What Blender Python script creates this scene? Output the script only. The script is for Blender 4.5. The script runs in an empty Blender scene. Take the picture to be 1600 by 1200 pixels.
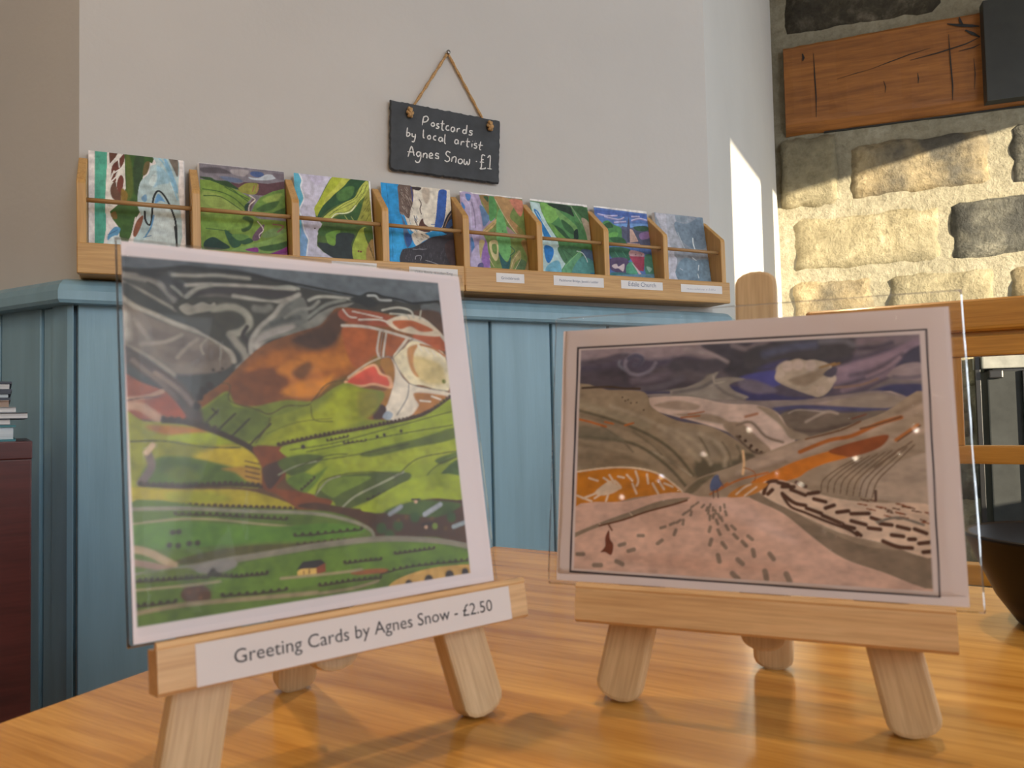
import bpy, bmesh, math, random
import numpy as np
from mathutils import Matrix, Vector

# ------------------------------------------------------------------ camera, world, sun, lights, exposure
scene = bpy.context.scene
EYE = 0.879                                   # eye height above the floor, the table top is at 0.74
TABLE_Z = 0.740
ROLL, PITCH = math.radians(-1.215), math.radians(2.33)
F_PX = 1180.0
_cr, _sr, _cp, _sp = math.cos(ROLL), math.sin(ROLL), math.cos(PITCH), math.sin(PITCH)
_f = Vector((0, _cp, _sp)); _u0 = Vector((0, -_sp, _cp)); _r0 = Vector((1, 0, 0))
_r = _cr * _r0 + _sr * _u0; _u = -_sr * _r0 + _cr * _u0
cam_data = bpy.data.cameras.new('camera')
cam_data.sensor_width = 36.0
cam_data.lens = 36.0 * F_PX / 1600.0
cam_data.clip_start = 0.02
cam_data.dof.use_dof = True
cam_data.dof.focus_distance = 1.15
cam_data.dof.aperture_fstop = 19.0
cam = bpy.data.objects.new('camera', cam_data)
m = Matrix((( _r.x, _u.x, -_f.x, 0), (_r.y, _u.y, -_f.y, 0), (_r.z, _u.z, -_f.z, EYE), (0, 0, 0, 1)))
cam.matrix_world = m
scene.collection.objects.link(cam)
scene.camera = cam

world = bpy.data.worlds.new('world'); scene.world = world
world.use_nodes = True
bg = world.node_tree.nodes['Background']
bg.inputs['Color'].default_value = (0.86, 0.93, 1.0, 1)
bg.inputs['Strength'].default_value = 1.2

def sun_dir(az, tan_el):
    a = math.radians(az); v = Vector((math.sin(a), math.cos(a), tan_el)); return v.normalized()
sd_ = bpy.data.lights.new('sun', 'SUN'); sd_.energy = 15.0; sd_.angle = math.radians(0.6); sd_.color = (1.0, 0.86, 0.62)
sun = bpy.data.objects.new('sun', sd_); scene.collection.objects.link(sun)
sun.rotation_euler = sun_dir(145, 0.13).to_track_quat('Z', 'Y').to_euler()

def area(name, loc, target, sx, sy, power, color):
    d = bpy.data.lights.new(name, 'AREA'); d.shape = 'RECTANGLE'; d.size = sx; d.size_y = sy; d.energy = power; d.color = color
    o = bpy.data.objects.new(name, d); scene.collection.objects.link(o); o.location = loc
    o.rotation_euler = (Vector(loc) - Vector(target)).to_track_quat('Z', 'Y').to_euler(); return o
def lamp(name, loc, power, color, radius=0.03):
    d = bpy.data.lights.new(name, 'POINT'); d.energy = power; d.color = color; d.shadow_soft_size = radius
    o = bpy.data.objects.new(name, d); scene.collection.objects.link(o); o.location = loc; return o
# daylight: two windows in the right-hand wall, plus an added area light behind the viewer on the right, no window there
area('window_daylight', (2.17, -0.37, 1.30), (0.0, 0.9, 1.0), 0.80, 1.05, 6, (0.84, 0.92, 1.0))
area('window_daylight', (2.17, 1.27, 1.30), (0.3, 1.5, 1.0), 1.5, 1.05, 4, (0.86, 0.93, 1.0))
area('window_daylight', (1.85, -1.9, 1.85), (0.0, 0.9, 0.9), 1.2, 1.1, 41, (0.84, 0.92, 1.0))
# warm ceiling spots: two over the back of the table shining down on it, the rest spread over the room
def spot(name, loc, target, power, color, radius, cone, blend):
    d = bpy.data.lights.new(name, 'SPOT'); d.energy = power; d.color = color; d.shadow_soft_size = radius; d.spot_size = math.radians(cone); d.spot_blend = blend
    o = bpy.data.objects.new(name, d); scene.collection.objects.link(o); o.location = loc
    o.rotation_euler = (Vector(loc) - Vector(target)).to_track_quat('Z', 'Y').to_euler(); return o
WARM = (1.0, 0.70, 0.40)
spot('ceiling_spot', (-0.36, 0.66, 2.40), (-0.02, 0.32, 0.74), 34, WARM, .028, 46, .6)
spot('ceiling_spot', (0.37, 0.98, 2.40), (0.14, 0.34, 0.74), 38, WARM, .028, 46, .6)
spot('ceiling_spot', (-0.75, -0.25, 2.40), (-0.45, 0.92, 1.15), 9, WARM, .028, 40, .8)
for lx, ly, pw in ((-1.3, -0.5, 5), (0.3, -1.3, 6), (-0.6, -2.2, 5)):
    lamp('ceiling_lamp', (lx, ly, 2.38), pw, WARM, 0.03)

# strings of tiny bulbs on the walls behind the viewer, seen as glints in the plastic sleeves
for k in range(11):
    lamp('string_light', (-2.3 + k * .26, -2.75, 1.62 + .30 * ((k * 5) % 4) / 3), 1.3, (1.0, 0.82, 0.6), 0.010)

scene.view_settings.view_transform = 'Standard'
scene.view_settings.look = 'None'
scene.view_settings.exposure = -0.06
scene.view_settings.gamma = 1.0
scene.view_settings.use_curve_mapping = False

# ------------------------------------------------------------------ helpers
COL = scene.collection
def tag(o, label=None, cat=None, group=None, kind=None):
    if label: o['label'] = label
    if cat: o['category'] = cat
    if group: o['group'] = group
    if kind: o['kind'] = kind
    return o
def empty(name, matrix, **k):
    o = bpy.data.objects.new(name, None); o.empty_display_size = 0.05; COL.objects.link(o); o.matrix_world = matrix
    return tag(o, **k)
def frame(origin, x, y, z):
    x, y, z, o = Vector(x), Vector(y), Vector(z), Vector(origin)
    return Matrix(((x.x, y.x, z.x, o.x), (x.y, y.y, z.y, o.y), (x.z, y.z, z.z, o.z), (0, 0, 0, 1)))
def link(name, me, mat, parent=None, matrix=None):
    o = bpy.data.objects.new(name, me); COL.objects.link(o)
    if mat is not None and not me.materials: me.materials.append(mat)
    if parent is not None: o.parent = parent
    if matrix is not None: o.matrix_local = matrix
    return o
def shade(me, smooth):
    me.polygons.foreach_set('use_smooth', [smooth] * len(me.polygons))
def bm_mesh(bm, name, smooth=False):
    bmesh.ops.recalc_face_normals(bm, faces=bm.faces[:])
    me = bpy.data.meshes.new(name); bm.to_mesh(me); bm.free(); shade(me, smooth); return me
def box_bm(lo, hi, bevel=0.0, seg=2, bm=None):
    bm2 = bmesh.new()
    bmesh.ops.create_cube(bm2, size=1.0)
    for v in bm2.verts:
        v.co = Vector([lo[i] + (v.co[i] + .5) * (hi[i] - lo[i]) for i in range(3)])
    if bevel > 0:
        bmesh.ops.bevel(bm2, geom=bm2.edges[:], offset=bevel, segments=seg, affect='EDGES', profile=0.6)
    if bm is None: return bm2
    me = bpy.data.meshes.new('tmp'); bm2.to_mesh(me); bm2.free(); bm.from_mesh(me); bpy.data.meshes.remove(me); return bm
def box(name, lo, hi, mat, parent=None, bevel=0.0, seg=2, matrix=None, smooth=False):
    return link(name, bm_mesh(box_bm(lo, hi, bevel, seg), name, smooth), mat, parent, matrix)
def prism(name, poly, axis, a, b, mat, parent=None, bevel=0.0, seg=2, smooth=False, matrix=None):
    """polygon in the two axes that are left, extruded along axis from a to b"""
    bm = bmesh.new()
    def P(p, t):
        q = [0, 0, 0]; o = [i for i in range(3) if i != axis]; q[o[0]] = p[0]; q[o[1]] = p[1]; q[axis] = t; return q
    A = [bm.verts.new(P(p, a)) for p in poly]; B = [bm.verts.new(P(p, b)) for p in poly]
    n = len(poly)
    bm.faces.new(A); bm.faces.new(B[::-1])
    for i in range(n): bm.faces.new((A[i], B[i], B[(i + 1) % n], A[(i + 1) % n]))
    if bevel > 0:
        bmesh.ops.bevel(bm, geom=bm.edges[:], offset=bevel, segments=seg, affect='EDGES', profile=0.6)
    return link(name, bm_mesh(bm, name, smooth), mat, parent, matrix)
def tube_bm(pts, r, sides=10, bm=None, twist=0.0, bump=None):
    bm = bm or bmesh.new(); pts = [Vector(p) for p in pts]; rings = []
    up = Vector((0.13, 0.31, 0.94))
    for i, p in enumerate(pts):
        t = (pts[min(i + 1, len(pts) - 1)] - pts[max(i - 1, 0)]).normalized()
        a = t.cross(up).normalized(); b = t.cross(a)
        rr = r[i] if isinstance(r, (list, tuple)) else r
        ring = []
        for k in range(sides):
            w = 2 * math.pi * k / sides
            r2 = rr * (1 + (bump(w, i) if bump else 0))
            ring.append(bm.verts.new(p + r2 * (math.cos(w) * a + math.sin(w) * b)))
        rings.append(ring)
    for A, B in zip(rings, rings[1:]):
        for k in range(sides): bm.faces.new((A[k], A[(k + 1) % sides], B[(k + 1) % sides], B[k]))
    bm.faces.new(rings[0][::-1]); bm.faces.new(rings[-1])
    return bm
def tube(name, pts, r, mat, parent=None, sides=10, **k):
    return link(name, bm_mesh(tube_bm(pts, r, sides, **k), name, True), mat, parent)
def lathe(name, prof, mat, parent=None, n=48, matrix=None):
    bm = bmesh.new(); rings = []
    for r, z in prof:
        rings.append([bm.verts.new((r * math.cos(2 * math.pi * k / n), r * math.sin(2 * math.pi * k / n), z)) for k in range(n)] if r > 1e-6 else [bm.verts.new((0, 0, z))])
    for A, B in zip(rings, rings[1:]):
        for k in range(n):
            a, b = A[k % len(A)], A[(k + 1) % len(A)]; c, d = B[(k + 1) % len(B)], B[k % len(B)]
            vs = []
            for v in (a, b, c, d):
                if v not in vs: vs.append(v)
            if len(vs) > 2: bm.faces.new(vs)
    return link(name, bm_mesh(bm, name, True), mat, parent, matrix)
def az(deg): a = math.radians(deg); return Vector((math.sin(a), math.cos(a), 0))

# ------------------------------------------------------------------ materials
def new_mat(name):
    ma = bpy.data.materials.new(name); ma.use_nodes = True
    nt = ma.node_tree; return ma, nt, nt.nodes['Principled BSDF']
def lk(nt, a, b): nt.links.new(a, b)
def coords(nt, scale, src='Object', rot=(0, 0, 0)):
    tc = nt.nodes.new('ShaderNodeTexCoord'); mp = nt.nodes.new('ShaderNodeMapping')
    mp.inputs['Scale'].default_value = scale; mp.inputs['Rotation'].default_value = rot
    lk(nt, tc.outputs[src], mp.inputs['Vector']); return mp.outputs['Vector']
def noise(nt, vec, scale=5, detail=4, rough=.55, dist=0.0):
    n = nt.nodes.new('ShaderNodeTexNoise'); n.inputs['Scale'].default_value = scale; n.inputs['Detail'].default_value = detail
    n.inputs['Roughness'].default_value = rough; n.inputs['Distortion'].default_value = dist
    if vec is not None: lk(nt, vec, n.inputs['Vector'])
    return n.outputs['Fac']
def ramp(nt, fac, stops):
    r = nt.nodes.new('ShaderNodeValToRGB'); e = r.color_ramp.elements
    while len(e) < len(stops): e.new(0.5)
    for i, (p, c) in enumerate(stops): e[i].position = p; e[i].color = (*c, 1)
    lk(nt, fac, r.inputs['Fac']); return r.outputs['Color']
def mix(nt, a, b, fac, mode='MIX'):
    m_ = nt.nodes.new('ShaderNodeMixRGB'); m_.blend_type = mode
    for s, v in ((m_.inputs[0], fac), (m_.inputs[1], a), (m_.inputs[2], b)):
        if isinstance(v, (int, float)): s.default_value = v
        elif isinstance(v, tuple): s.default_value = (*v, 1)
        else: lk(nt, v, s)
    return m_.outputs[0]
def bump(nt, bsdf, height, strength, dist):
    b = nt.nodes.new('ShaderNodeBump'); b.inputs['Strength'].default_value = strength; b.inputs['Distance'].default_value = dist
    lk(nt, height, b.inputs['Height']); lk(nt, b.outputs['Normal'], bsdf.inputs['Normal'])
def plain(name, c, rough=.5, var=.12, scale=30, bmp=0.0, spec=.5, metal=0.0):
    ma, nt, b = new_mat(name)
    f = noise(nt, coords(nt, (1, 1, 1)), scale, 5)
    lk(nt, ramp(nt, f, [(.3, tuple(x * (1 - var) for x in c)), (.7, tuple(min(1, x * (1 + var)) for x in c))]), b.inputs['Base Color'])
    b.inputs['Roughness'].default_value = rough; b.inputs['Specular IOR Level'].default_value = spec; b.inputs['Metallic'].default_value = metal
    if bmp: bump(nt, b, f, bmp, .002)
    return ma
def wood(name, dark, light, axis=0, scale=1.0, rough=.4, stretch=14, contrast=1.0, coat=0.0, knots=False, spec=.5):
    ma, nt, b = new_mat(name)
    s = [stretch * scale] * 3; s[axis] = 1.0 * scale
    v = coords(nt, tuple(s))
    f1 = noise(nt, v, 6, 6, .6, .6)
    s2 = [stretch * 7 * scale] * 3; s2[axis] = 3.0 * scale
    f2 = noise(nt, coords(nt, tuple(s2)), 5, 3, .5)
    c1 = ramp(nt, f1, [(.5 - .22 / contrast, dark), (.5 + .2 / contrast, light)])
    c2 = ramp(nt, f2, [(.35, (.72, .68, .62)), (.6, (1, 1, 1))])
    c = mix(nt, c1, c2, .55, 'MULTIPLY')
    if knots:
        k = noise(nt, coords(nt, (1, 1, 1)), 9, 2)
        c = mix(nt, c, ramp(nt, k, [(.3, (.45, .36, .3)), (.38, (1, 1, 1))]), .8, 'MULTIPLY')
    lk(nt, c, b.inputs['Base Color']); b.inputs['Roughness'].default_value = rough
    b.inputs['Specular IOR Level'].default_value = spec
    b.inputs['Coat Weight'].default_value = coat; b.inputs['Coat Roughness'].default_value = .12
    bump(nt, b, f2, .12, .0006)
    return ma
def oak_table():
    ma, nt, b = new_mat('oak_table')
    v = coords(nt, (1.0, 7.0, 7.0))
    f1 = noise(nt, v, 3.2, 5, .55, 1.4)
    w_ = nt.nodes.new('ShaderNodeTexWave'); w_.wave_type = 'BANDS'; w_.bands_direction = 'Y'; w_.inputs['Scale'].default_value = 2.6; w_.inputs['Distortion'].default_value = 14.0
    w_.inputs['Detail'].default_value = 3; w_.inputs['Detail Scale'].default_value = .7; lk(nt, v, w_.inputs['Vector'])
    f2 = noise(nt, coords(nt, (7, 150, 150)), 4, 3, .5)
    c = ramp(nt, f1, [(.32, (.47, .215, .038)), (.68, (.71, .385, .092))])
    c = mix(nt, c, ramp(nt, w_.outputs['Fac'], [(.0, (.74, .64, .54)), (.35, (1, 1, 1))]), .45, 'MULTIPLY')
    c = mix(nt, c, ramp(nt, f2, [(.36, (.74, .68, .60)), (.58, (1, 1, 1))]), .6, 'MULTIPLY')
    lk(nt, c, b.inputs['Base Color']); b.inputs['Roughness'].default_value = .26; b.inputs['Coat Weight'].default_value = .3; b.inputs['Coat Roughness'].default_value = .1
    bump(nt, b, f2, .10, .0004); return ma
M = {}
def plaster(name, c):
    ma, nt, b = new_mat(name)
    f = noise(nt, coords(nt, (1, 1, 1)), 3.0, 6, .6); f2 = noise(nt, coords(nt, (1, 1, 1)), 90, 4)
    lk(nt, ramp(nt, f, [(.3, tuple(x * .93 for x in c)), (.7, c)]), b.inputs['Base Color'])
    b.inputs['Roughness'].default_value = .75; b.inputs['Specular IOR Level'].default_value = .25
    m_ = nt.nodes.new('ShaderNodeMath'); m_.operation = 'MULTIPLY_ADD'; lk(nt, f, m_.inputs[0]); m_.inputs[1].default_value = 4; lk(nt, f2, m_.inputs[2])
    bump(nt, b, m_.outputs[0], .18, .002); return ma
M['plaster'] = plaster('cream_plaster', (.60, .58, .555))
M['plaster_return'] = plaster('white_plaster', (.62, .61, .585))
def paint_blue(name, c):
    ma, nt, b = new_mat(name)
    f = noise(nt, coords(nt, (14, 14, 1.2)), 3, 5); f2 = noise(nt, coords(nt, (1, 1, 1)), 45, 5, .7)
    c1 = ramp(nt, f, [(.3, tuple(x * .88 for x in c)), (.7, tuple(x * 1.08 for x in c))])
    c2 = mix(nt, c1, tuple(x * .35 for x in c), ramp(nt, f2, [(.235, (1, 1, 1)), (.27, (0, 0, 0))]))
    lk(nt, c2, b.inputs['Base Color']); b.inputs['Roughness'].default_value = .38
    bump(nt, b, f, .25, .003); return ma
M['blue'] = paint_blue('blue_gloss_paint', (.245, .405, .50))
M['pine'] = wood('varnished_pine', (.50, .27, .085), (.66, .40, .15), 0, 1.0, .42, 16)
M['pine_z'] = wood('varnished_pine_upright', (.52, .28, .085), (.68, .41, .15), 2, 1.0, .42, 16)
M['dowel'] = wood('pine_dowel', (.36, .20, .08), (.50, .30, .13), 0, 1.0, .35, 20)
M['easel_x'] = wood('pale_easel_pine', (.56, .33, .15), (.70, .46, .24), 0, 2.0, .5, 10)
M['easel_y'] = wood('pale_easel_pine_leg', (.50, .33, .17), (.66, .47, .27), 1, 2.0, .5, 12)
M['oak'] = oak_table()
M['chair'] = wood('honey_oak', (.40, .17, .02), (.58, .28, .045), 0, 1.2, .35, 14, 1, .15)
M['chair_z'] = wood('honey_oak_upright', (.40, .17, .02), (.58, .28, .045), 2, 1.2, .35, 14, 1, .15)
M['beam'] = wood('old_timber', (.19, .066, .012), (.37, .140, .026), 0, .6, .6, 9, 1.1)
M['maroon'] = wood('maroon_wood', (.055, .008, .008), (.10, .018, .016), 0, 1.0, .35, 9)
M['slate'] = plain('slate', (.036, .040, .046), .6, .3, 40, .5)
M['chalk'] = plain('chalk', (.72, .72, .70), .9, .2, 300)
M['rope'] = plain('jute_rope', (.50, .30, .13), .9, .4, 400, .6)
M['metal'] = plain('steel', (.35, .34, .33), .3, .1, 50, 0, .5, 1.0)
M['paper'] = plain('white_paper', (.78, .77, .78), .6, .03, 20)
M['strip'] = plain('price_strip_paper', (.64, .585, .57), .6, .03, 20)  # white paper darkened, the shade on the ledge front put into its colour
M['ink'] = plain('print_ink', (.03, .03, .035), .6, .1, 50)
M['ink_blue'] = plain('faded_ink', (.20, .24, .34), .7, .1, 50)
M['black'] = plain('black_paint', (.008, .008, .009), .35, .2, 30)
M['panel'] = plain('dark_panel', (.022, .024, .022), .45, .25, 12, .2)
M['stove'] = plain('grey_cast_iron', (.030, .032, .032), .7, .2, 20, .3, .2)
M['stove_top'] = plain('pale_stove_top', (.22, .22, .20), .6, .2, 30, .4)  # paler than the body: sunlight on the top plate painted in
M['bowl'] = plain('black_lacquer', (.008, .006, .005), .38, .3, 14, 0, .25)
M['floor'] = wood('floor_boards', (.36, .25, .16), (.50, .36, .24), 0, 1.0, .5, 10)  # boards lightened to bounce light onto the low panelling
def stone_mat(name, pal, dark):
    ma, nt, b = new_mat(name)
    v = coords(nt, (1, 1, 1))
    f = noise(nt, v, 14, 8, .68, .4); f2 = noise(nt, v, 45, 6, .7); f3 = noise(nt, v, 5, 4)
    c = ramp(nt, f, [(.30, pal[0]), (.5, pal[1]), (.68, pal[2])])
    c = mix(nt, c, dark, ramp(nt, f3, [(.42, (0, 0, 0)), (.62, (1, 1, 1))]))
    c = mix(nt, c, ramp(nt, f2, [(.3, (.55, .53, .5)), (.6, (1, 1, 1))]), .7, 'MULTIPLY')
    lk(nt, c, b.inputs['Base Color']); b.inputs['Roughness'].default_value = .9; b.inputs['Specular IOR Level'].default_value = .2
    m_ = nt.nodes.new('ShaderNodeMath'); m_.operation = 'ADD'; lk(nt, f, m_.inputs[0]); lk(nt, f2, m_.inputs[1])
    bump(nt, b, m_.outputs[0], .8, .012); return ma
M['stone_pale'] = stone_mat('pale_sandstone', ((.22, .19, .12), (.35, .305, .195), (.47, .42, .29)), (.27, .24, .16))
M['stone_tan'] = stone_mat('tan_sandstone', ((.20, .155, .09), (.36, .29, .175), (.50, .42, .27)), (.12, .11, .09))
M['stone_grey'] = stone_mat('sooty_sandstone', ((.07, .07, .065), (.16, .155, .13), (.36, .34, .27)), (.07, .07, .065))
M['stone_dark'] = stone_mat('dark_lintel_stone', ((.045, .040, .030), (.08, .07, .05), (.24, .21, .16)), (.05, .045, .035))
M['mortar'] = stone_mat('lime_mortar', ((.27, .245, .17), (.35, .32, .235), (.42, .39, .30)), (.31, .285, .21))
def print_mat(name, rough, coat=0.0):
    ma, nt, b = new_mat(name)
    a = nt.nodes.new('ShaderNodeVertexColor'); a.layer_name = 'print'
    lk(nt, a.outputs['Color'], b.inputs['Base Color']); b.inputs['Roughness'].default_value = rough
    b.inputs['Coat Weight'].default_value = coat; b.inputs['Specular IOR Level'].default_value = .35
    return ma
M['print'] = print_mat('printed_card', .5)
M['print_gloss'] = print_mat('printed_gloss_card', .38, .1)
def plastic():
    ma = bpy.data.materials.new('clear_plastic'); ma.use_nodes = True; nt = ma.node_tree
    for n_ in list(nt.nodes): nt.nodes.remove(n_)
    out = nt.nodes.new('ShaderNodeOutputMaterial'); tr = nt.nodes.new('ShaderNodeBsdfTransparent'); gl = nt.nodes.new('ShaderNodeBsdfGlossy')
    df = nt.nodes.new('ShaderNodeBsdfTranslucent'); df.inputs['Color'].default_value = (.8, .8, .8, 1)
    tr.inputs['Color'].default_value = (.985, .985, .985, 1); gl.inputs['Roughness'].default_value = .025
    lw = nt.nodes.new('ShaderNodeLayerWeight'); lw.inputs['Blend'].default_value = .10
    f = noise(nt, coords(nt, (1, .35, 1)), 60, 2, .4, .8)
    b = nt.nodes.new('ShaderNodeBump'); b.inputs['Strength'].default_value = .35; b.inputs['Distance'].default_value = .0012
    lk(nt, f, b.inputs['Height']); lk(nt, b.outputs['Normal'], gl.inputs['Normal']); lk(nt, b.outputs['Normal'], lw.inputs['Normal'])
    m1 = nt.nodes.new('ShaderNodeMixShader'); lk(nt, lw.outputs['Fresnel'], m1.inputs[0]); lk(nt, tr.outputs[0], m1.inputs[1]); lk(nt, gl.outputs[0], m1.inputs[2])
    m2 = nt.nodes.new('ShaderNodeMixShader'); m2.inputs[0].default_value = .035; lk(nt, m1.outputs[0], m2.inputs[1]); lk(nt, df.outputs[0], m2.inputs[2])
    lk(nt, m2.outputs[0], out.inputs['Surface']); return ma
M['plastic'] = plastic()

# ------------------------------------------------------------------ print artwork: strokes and shapes in millimetres, painted into vertex colours
def s2l(c):
    c=np.array(c,np.float32)/255.
    return np.where(c<=.04045,c/12.92,((c+.055)/1.055)**2.4).astype(np.float32)
def smooth(p,closed,k=4):
    p=np.asarray(p,np.float32)
    if len(p)<3: return p
    n=len(p); out=[]
    for i in range(n if closed else n-1):
        if closed: a,b,c,d=p[i-1],p[i],p[(i+1)%n],p[(i+2)%n]
        else: a,b,c,d=p[max(i-1,0)],p[i],p[i+1],p[min(i+2,n-1)]
        for t in np.arange(k)/k:
            out.append(.5*((2*b)+(c-a)*t+(2*a-5*b+4*c-d)*t*t+(3*b-a-3*c+d)*t**3))
    if not closed: out.append(p[-1])
    return np.array(out,np.float32)
def seg_dist(X,Y,P,closed):
    Q=np.roll(P,-1,0) if closed else P[1:]
    A=P if closed else P[:-1]
    D=np.full(X.shape,1e9,np.float32)
    for a,b in zip(A,Q):
        e=b-a; L=float(e@e)+1e-9
        t=np.clip(((X-a[0])*e[0]+(Y-a[1])*e[1])/L,0,1)
        np.minimum(D,(X-a[0]-t*e[0])**2+(Y-a[1]-t*e[1])**2,out=D)
    return np.sqrt(D)
def inside(X,Y,P):
    I=np.zeros(X.shape,bool)
    for a,b in zip(P,np.roll(P,-1,0)):
        if a[1]==b[1]: continue
        c=(a[1]>Y)!=(b[1]>Y)
        I^= c&(X<(b[0]-a[0])*(Y-a[1])/(b[1]-a[1])+a[0])
    return I
def fractal(ny,nx,cells,seed):
    r=np.random.RandomState(seed); o=np.zeros((ny,nx),np.float32); amp=1.
    for _ in range(3):
        g=r.rand(cells+2,cells+2).astype(np.float32)
        yy=np.linspace(0,cells,ny); xx=np.linspace(0,cells,nx)
        yi=yy.astype(int); xi=xx.astype(int); fy=(yy-yi)[:,None]; fx=(xx-xi)[None]
        fy=fy*fy*(3-2*fy); fx=fx*fx*(3-2*fx)
        v=(g[yi][:,xi]*(1-fy)*(1-fx)+g[yi][:,xi+1]*(1-fy)*fx+g[yi+1][:,xi]*fy*(1-fx)+g[yi+1][:,xi+1]*fy*fx)
        o+=amp*(v-.5); amp*=.6; cells*=2
    return o
def paint(ops,W,H,nx,ny,paper,clip=None,grain=.10,seed=1,nbase=0):
    xs=np.linspace(0,W,nx,dtype=np.float32); ys=np.linspace(0,H,ny,dtype=np.float32)
    img=np.empty((ny,nx,3),np.float32); img[:]=s2l(paper)
    base=img.copy()
    px=W/(nx-1)
    nj=np.random.RandomState(seed)
    for oi,o in enumerate(ops):
        if oi==nbase: base=img.copy()
        k=o[0]; col=s2l(o[1]); pts=np.array(o[-1],np.float32).reshape(-1,2)
        if k in 'pq': soft,al=max(o[2],px*.8),o[3]; P=smooth(pts,True) if k=='p' else pts; m=soft
        elif k=='s': w,soft,al=o[2],max(o[3],px*.6),o[4]; P=smooth(pts,False); m=w/2+soft
        elif k=='d': r=o[2]; al=1.; P=pts; m=r*1.3; soft=max(r*.5,px*.8)
        elif k=='r':
            r=o[2]; n_=o[3]; al=1.; C=smooth(pts,False); L=np.r_[0,np.cumsum(np.hypot(*np.diff(C,axis=0).T))]
            t=np.linspace(0,L[-1],n_); P=np.stack([np.interp(t,L,C[:,0]),np.interp(t,L,C[:,1])],1); P[:,1]+=r*.5+nj.rand(n_)*r*.3; m=r*1.3; soft=max(r*.5,px*.8)
        x0=np.searchsorted(xs,P[:,0].min()-m); x1=np.searchsorted(xs,P[:,0].max()+m); y0=np.searchsorted(ys,P[:,1].min()-m); y1=np.searchsorted(ys,P[:,1].max()+m)
        if x1<=x0 or y1<=y0: continue
        X,Y=np.meshgrid(xs[x0:x1],ys[y0:y1])
        if k in 'pq':
            D=seg_dist(X,Y,P,True); D=np.where(inside(X,Y,P),D,-D); a=np.clip(.5+D/soft,0,1)
        elif k=='s':
            D=seg_dist(X,Y,P,False); a=np.clip(.5+(w*.5-D)/soft,0,1)
        else:
            D=np.full(X.shape,1e9,np.float32)
            for c in P: np.minimum(D,np.hypot(X-c[0],Y-c[1]),out=D)
            a=np.clip(.5+(r*.9-D)/soft,0,1)
        a=(a*a*(3-2*a)*al)[...,None]
        img[y0:y1,x0:x1]=img[y0:y1,x0:x1]*(1-a)+col*a
    if grain:
        g=fractal(ny,nx,22,seed)*1.1+fractal(ny,nx,80,seed+5)*.8
        g=g+(np.roll(g,3,1)+np.roll(g,-3,1)+np.roll(g,2,0))*.25
        img*=(1+grain*g)[...,None]
    if clip is not None:
        c=np.array(clip,np.float32).reshape(-1,2); X,Y=np.meshgrid(xs,ys)
        D=seg_dist(X,Y,c,True); D=np.where(inside(X,Y,c),D,-D); a=np.clip(.5+D/(px*1.6),0,1)[...,None]
        img=base*(1-a)+img*a
    return np.clip(img,0,1)
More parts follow.
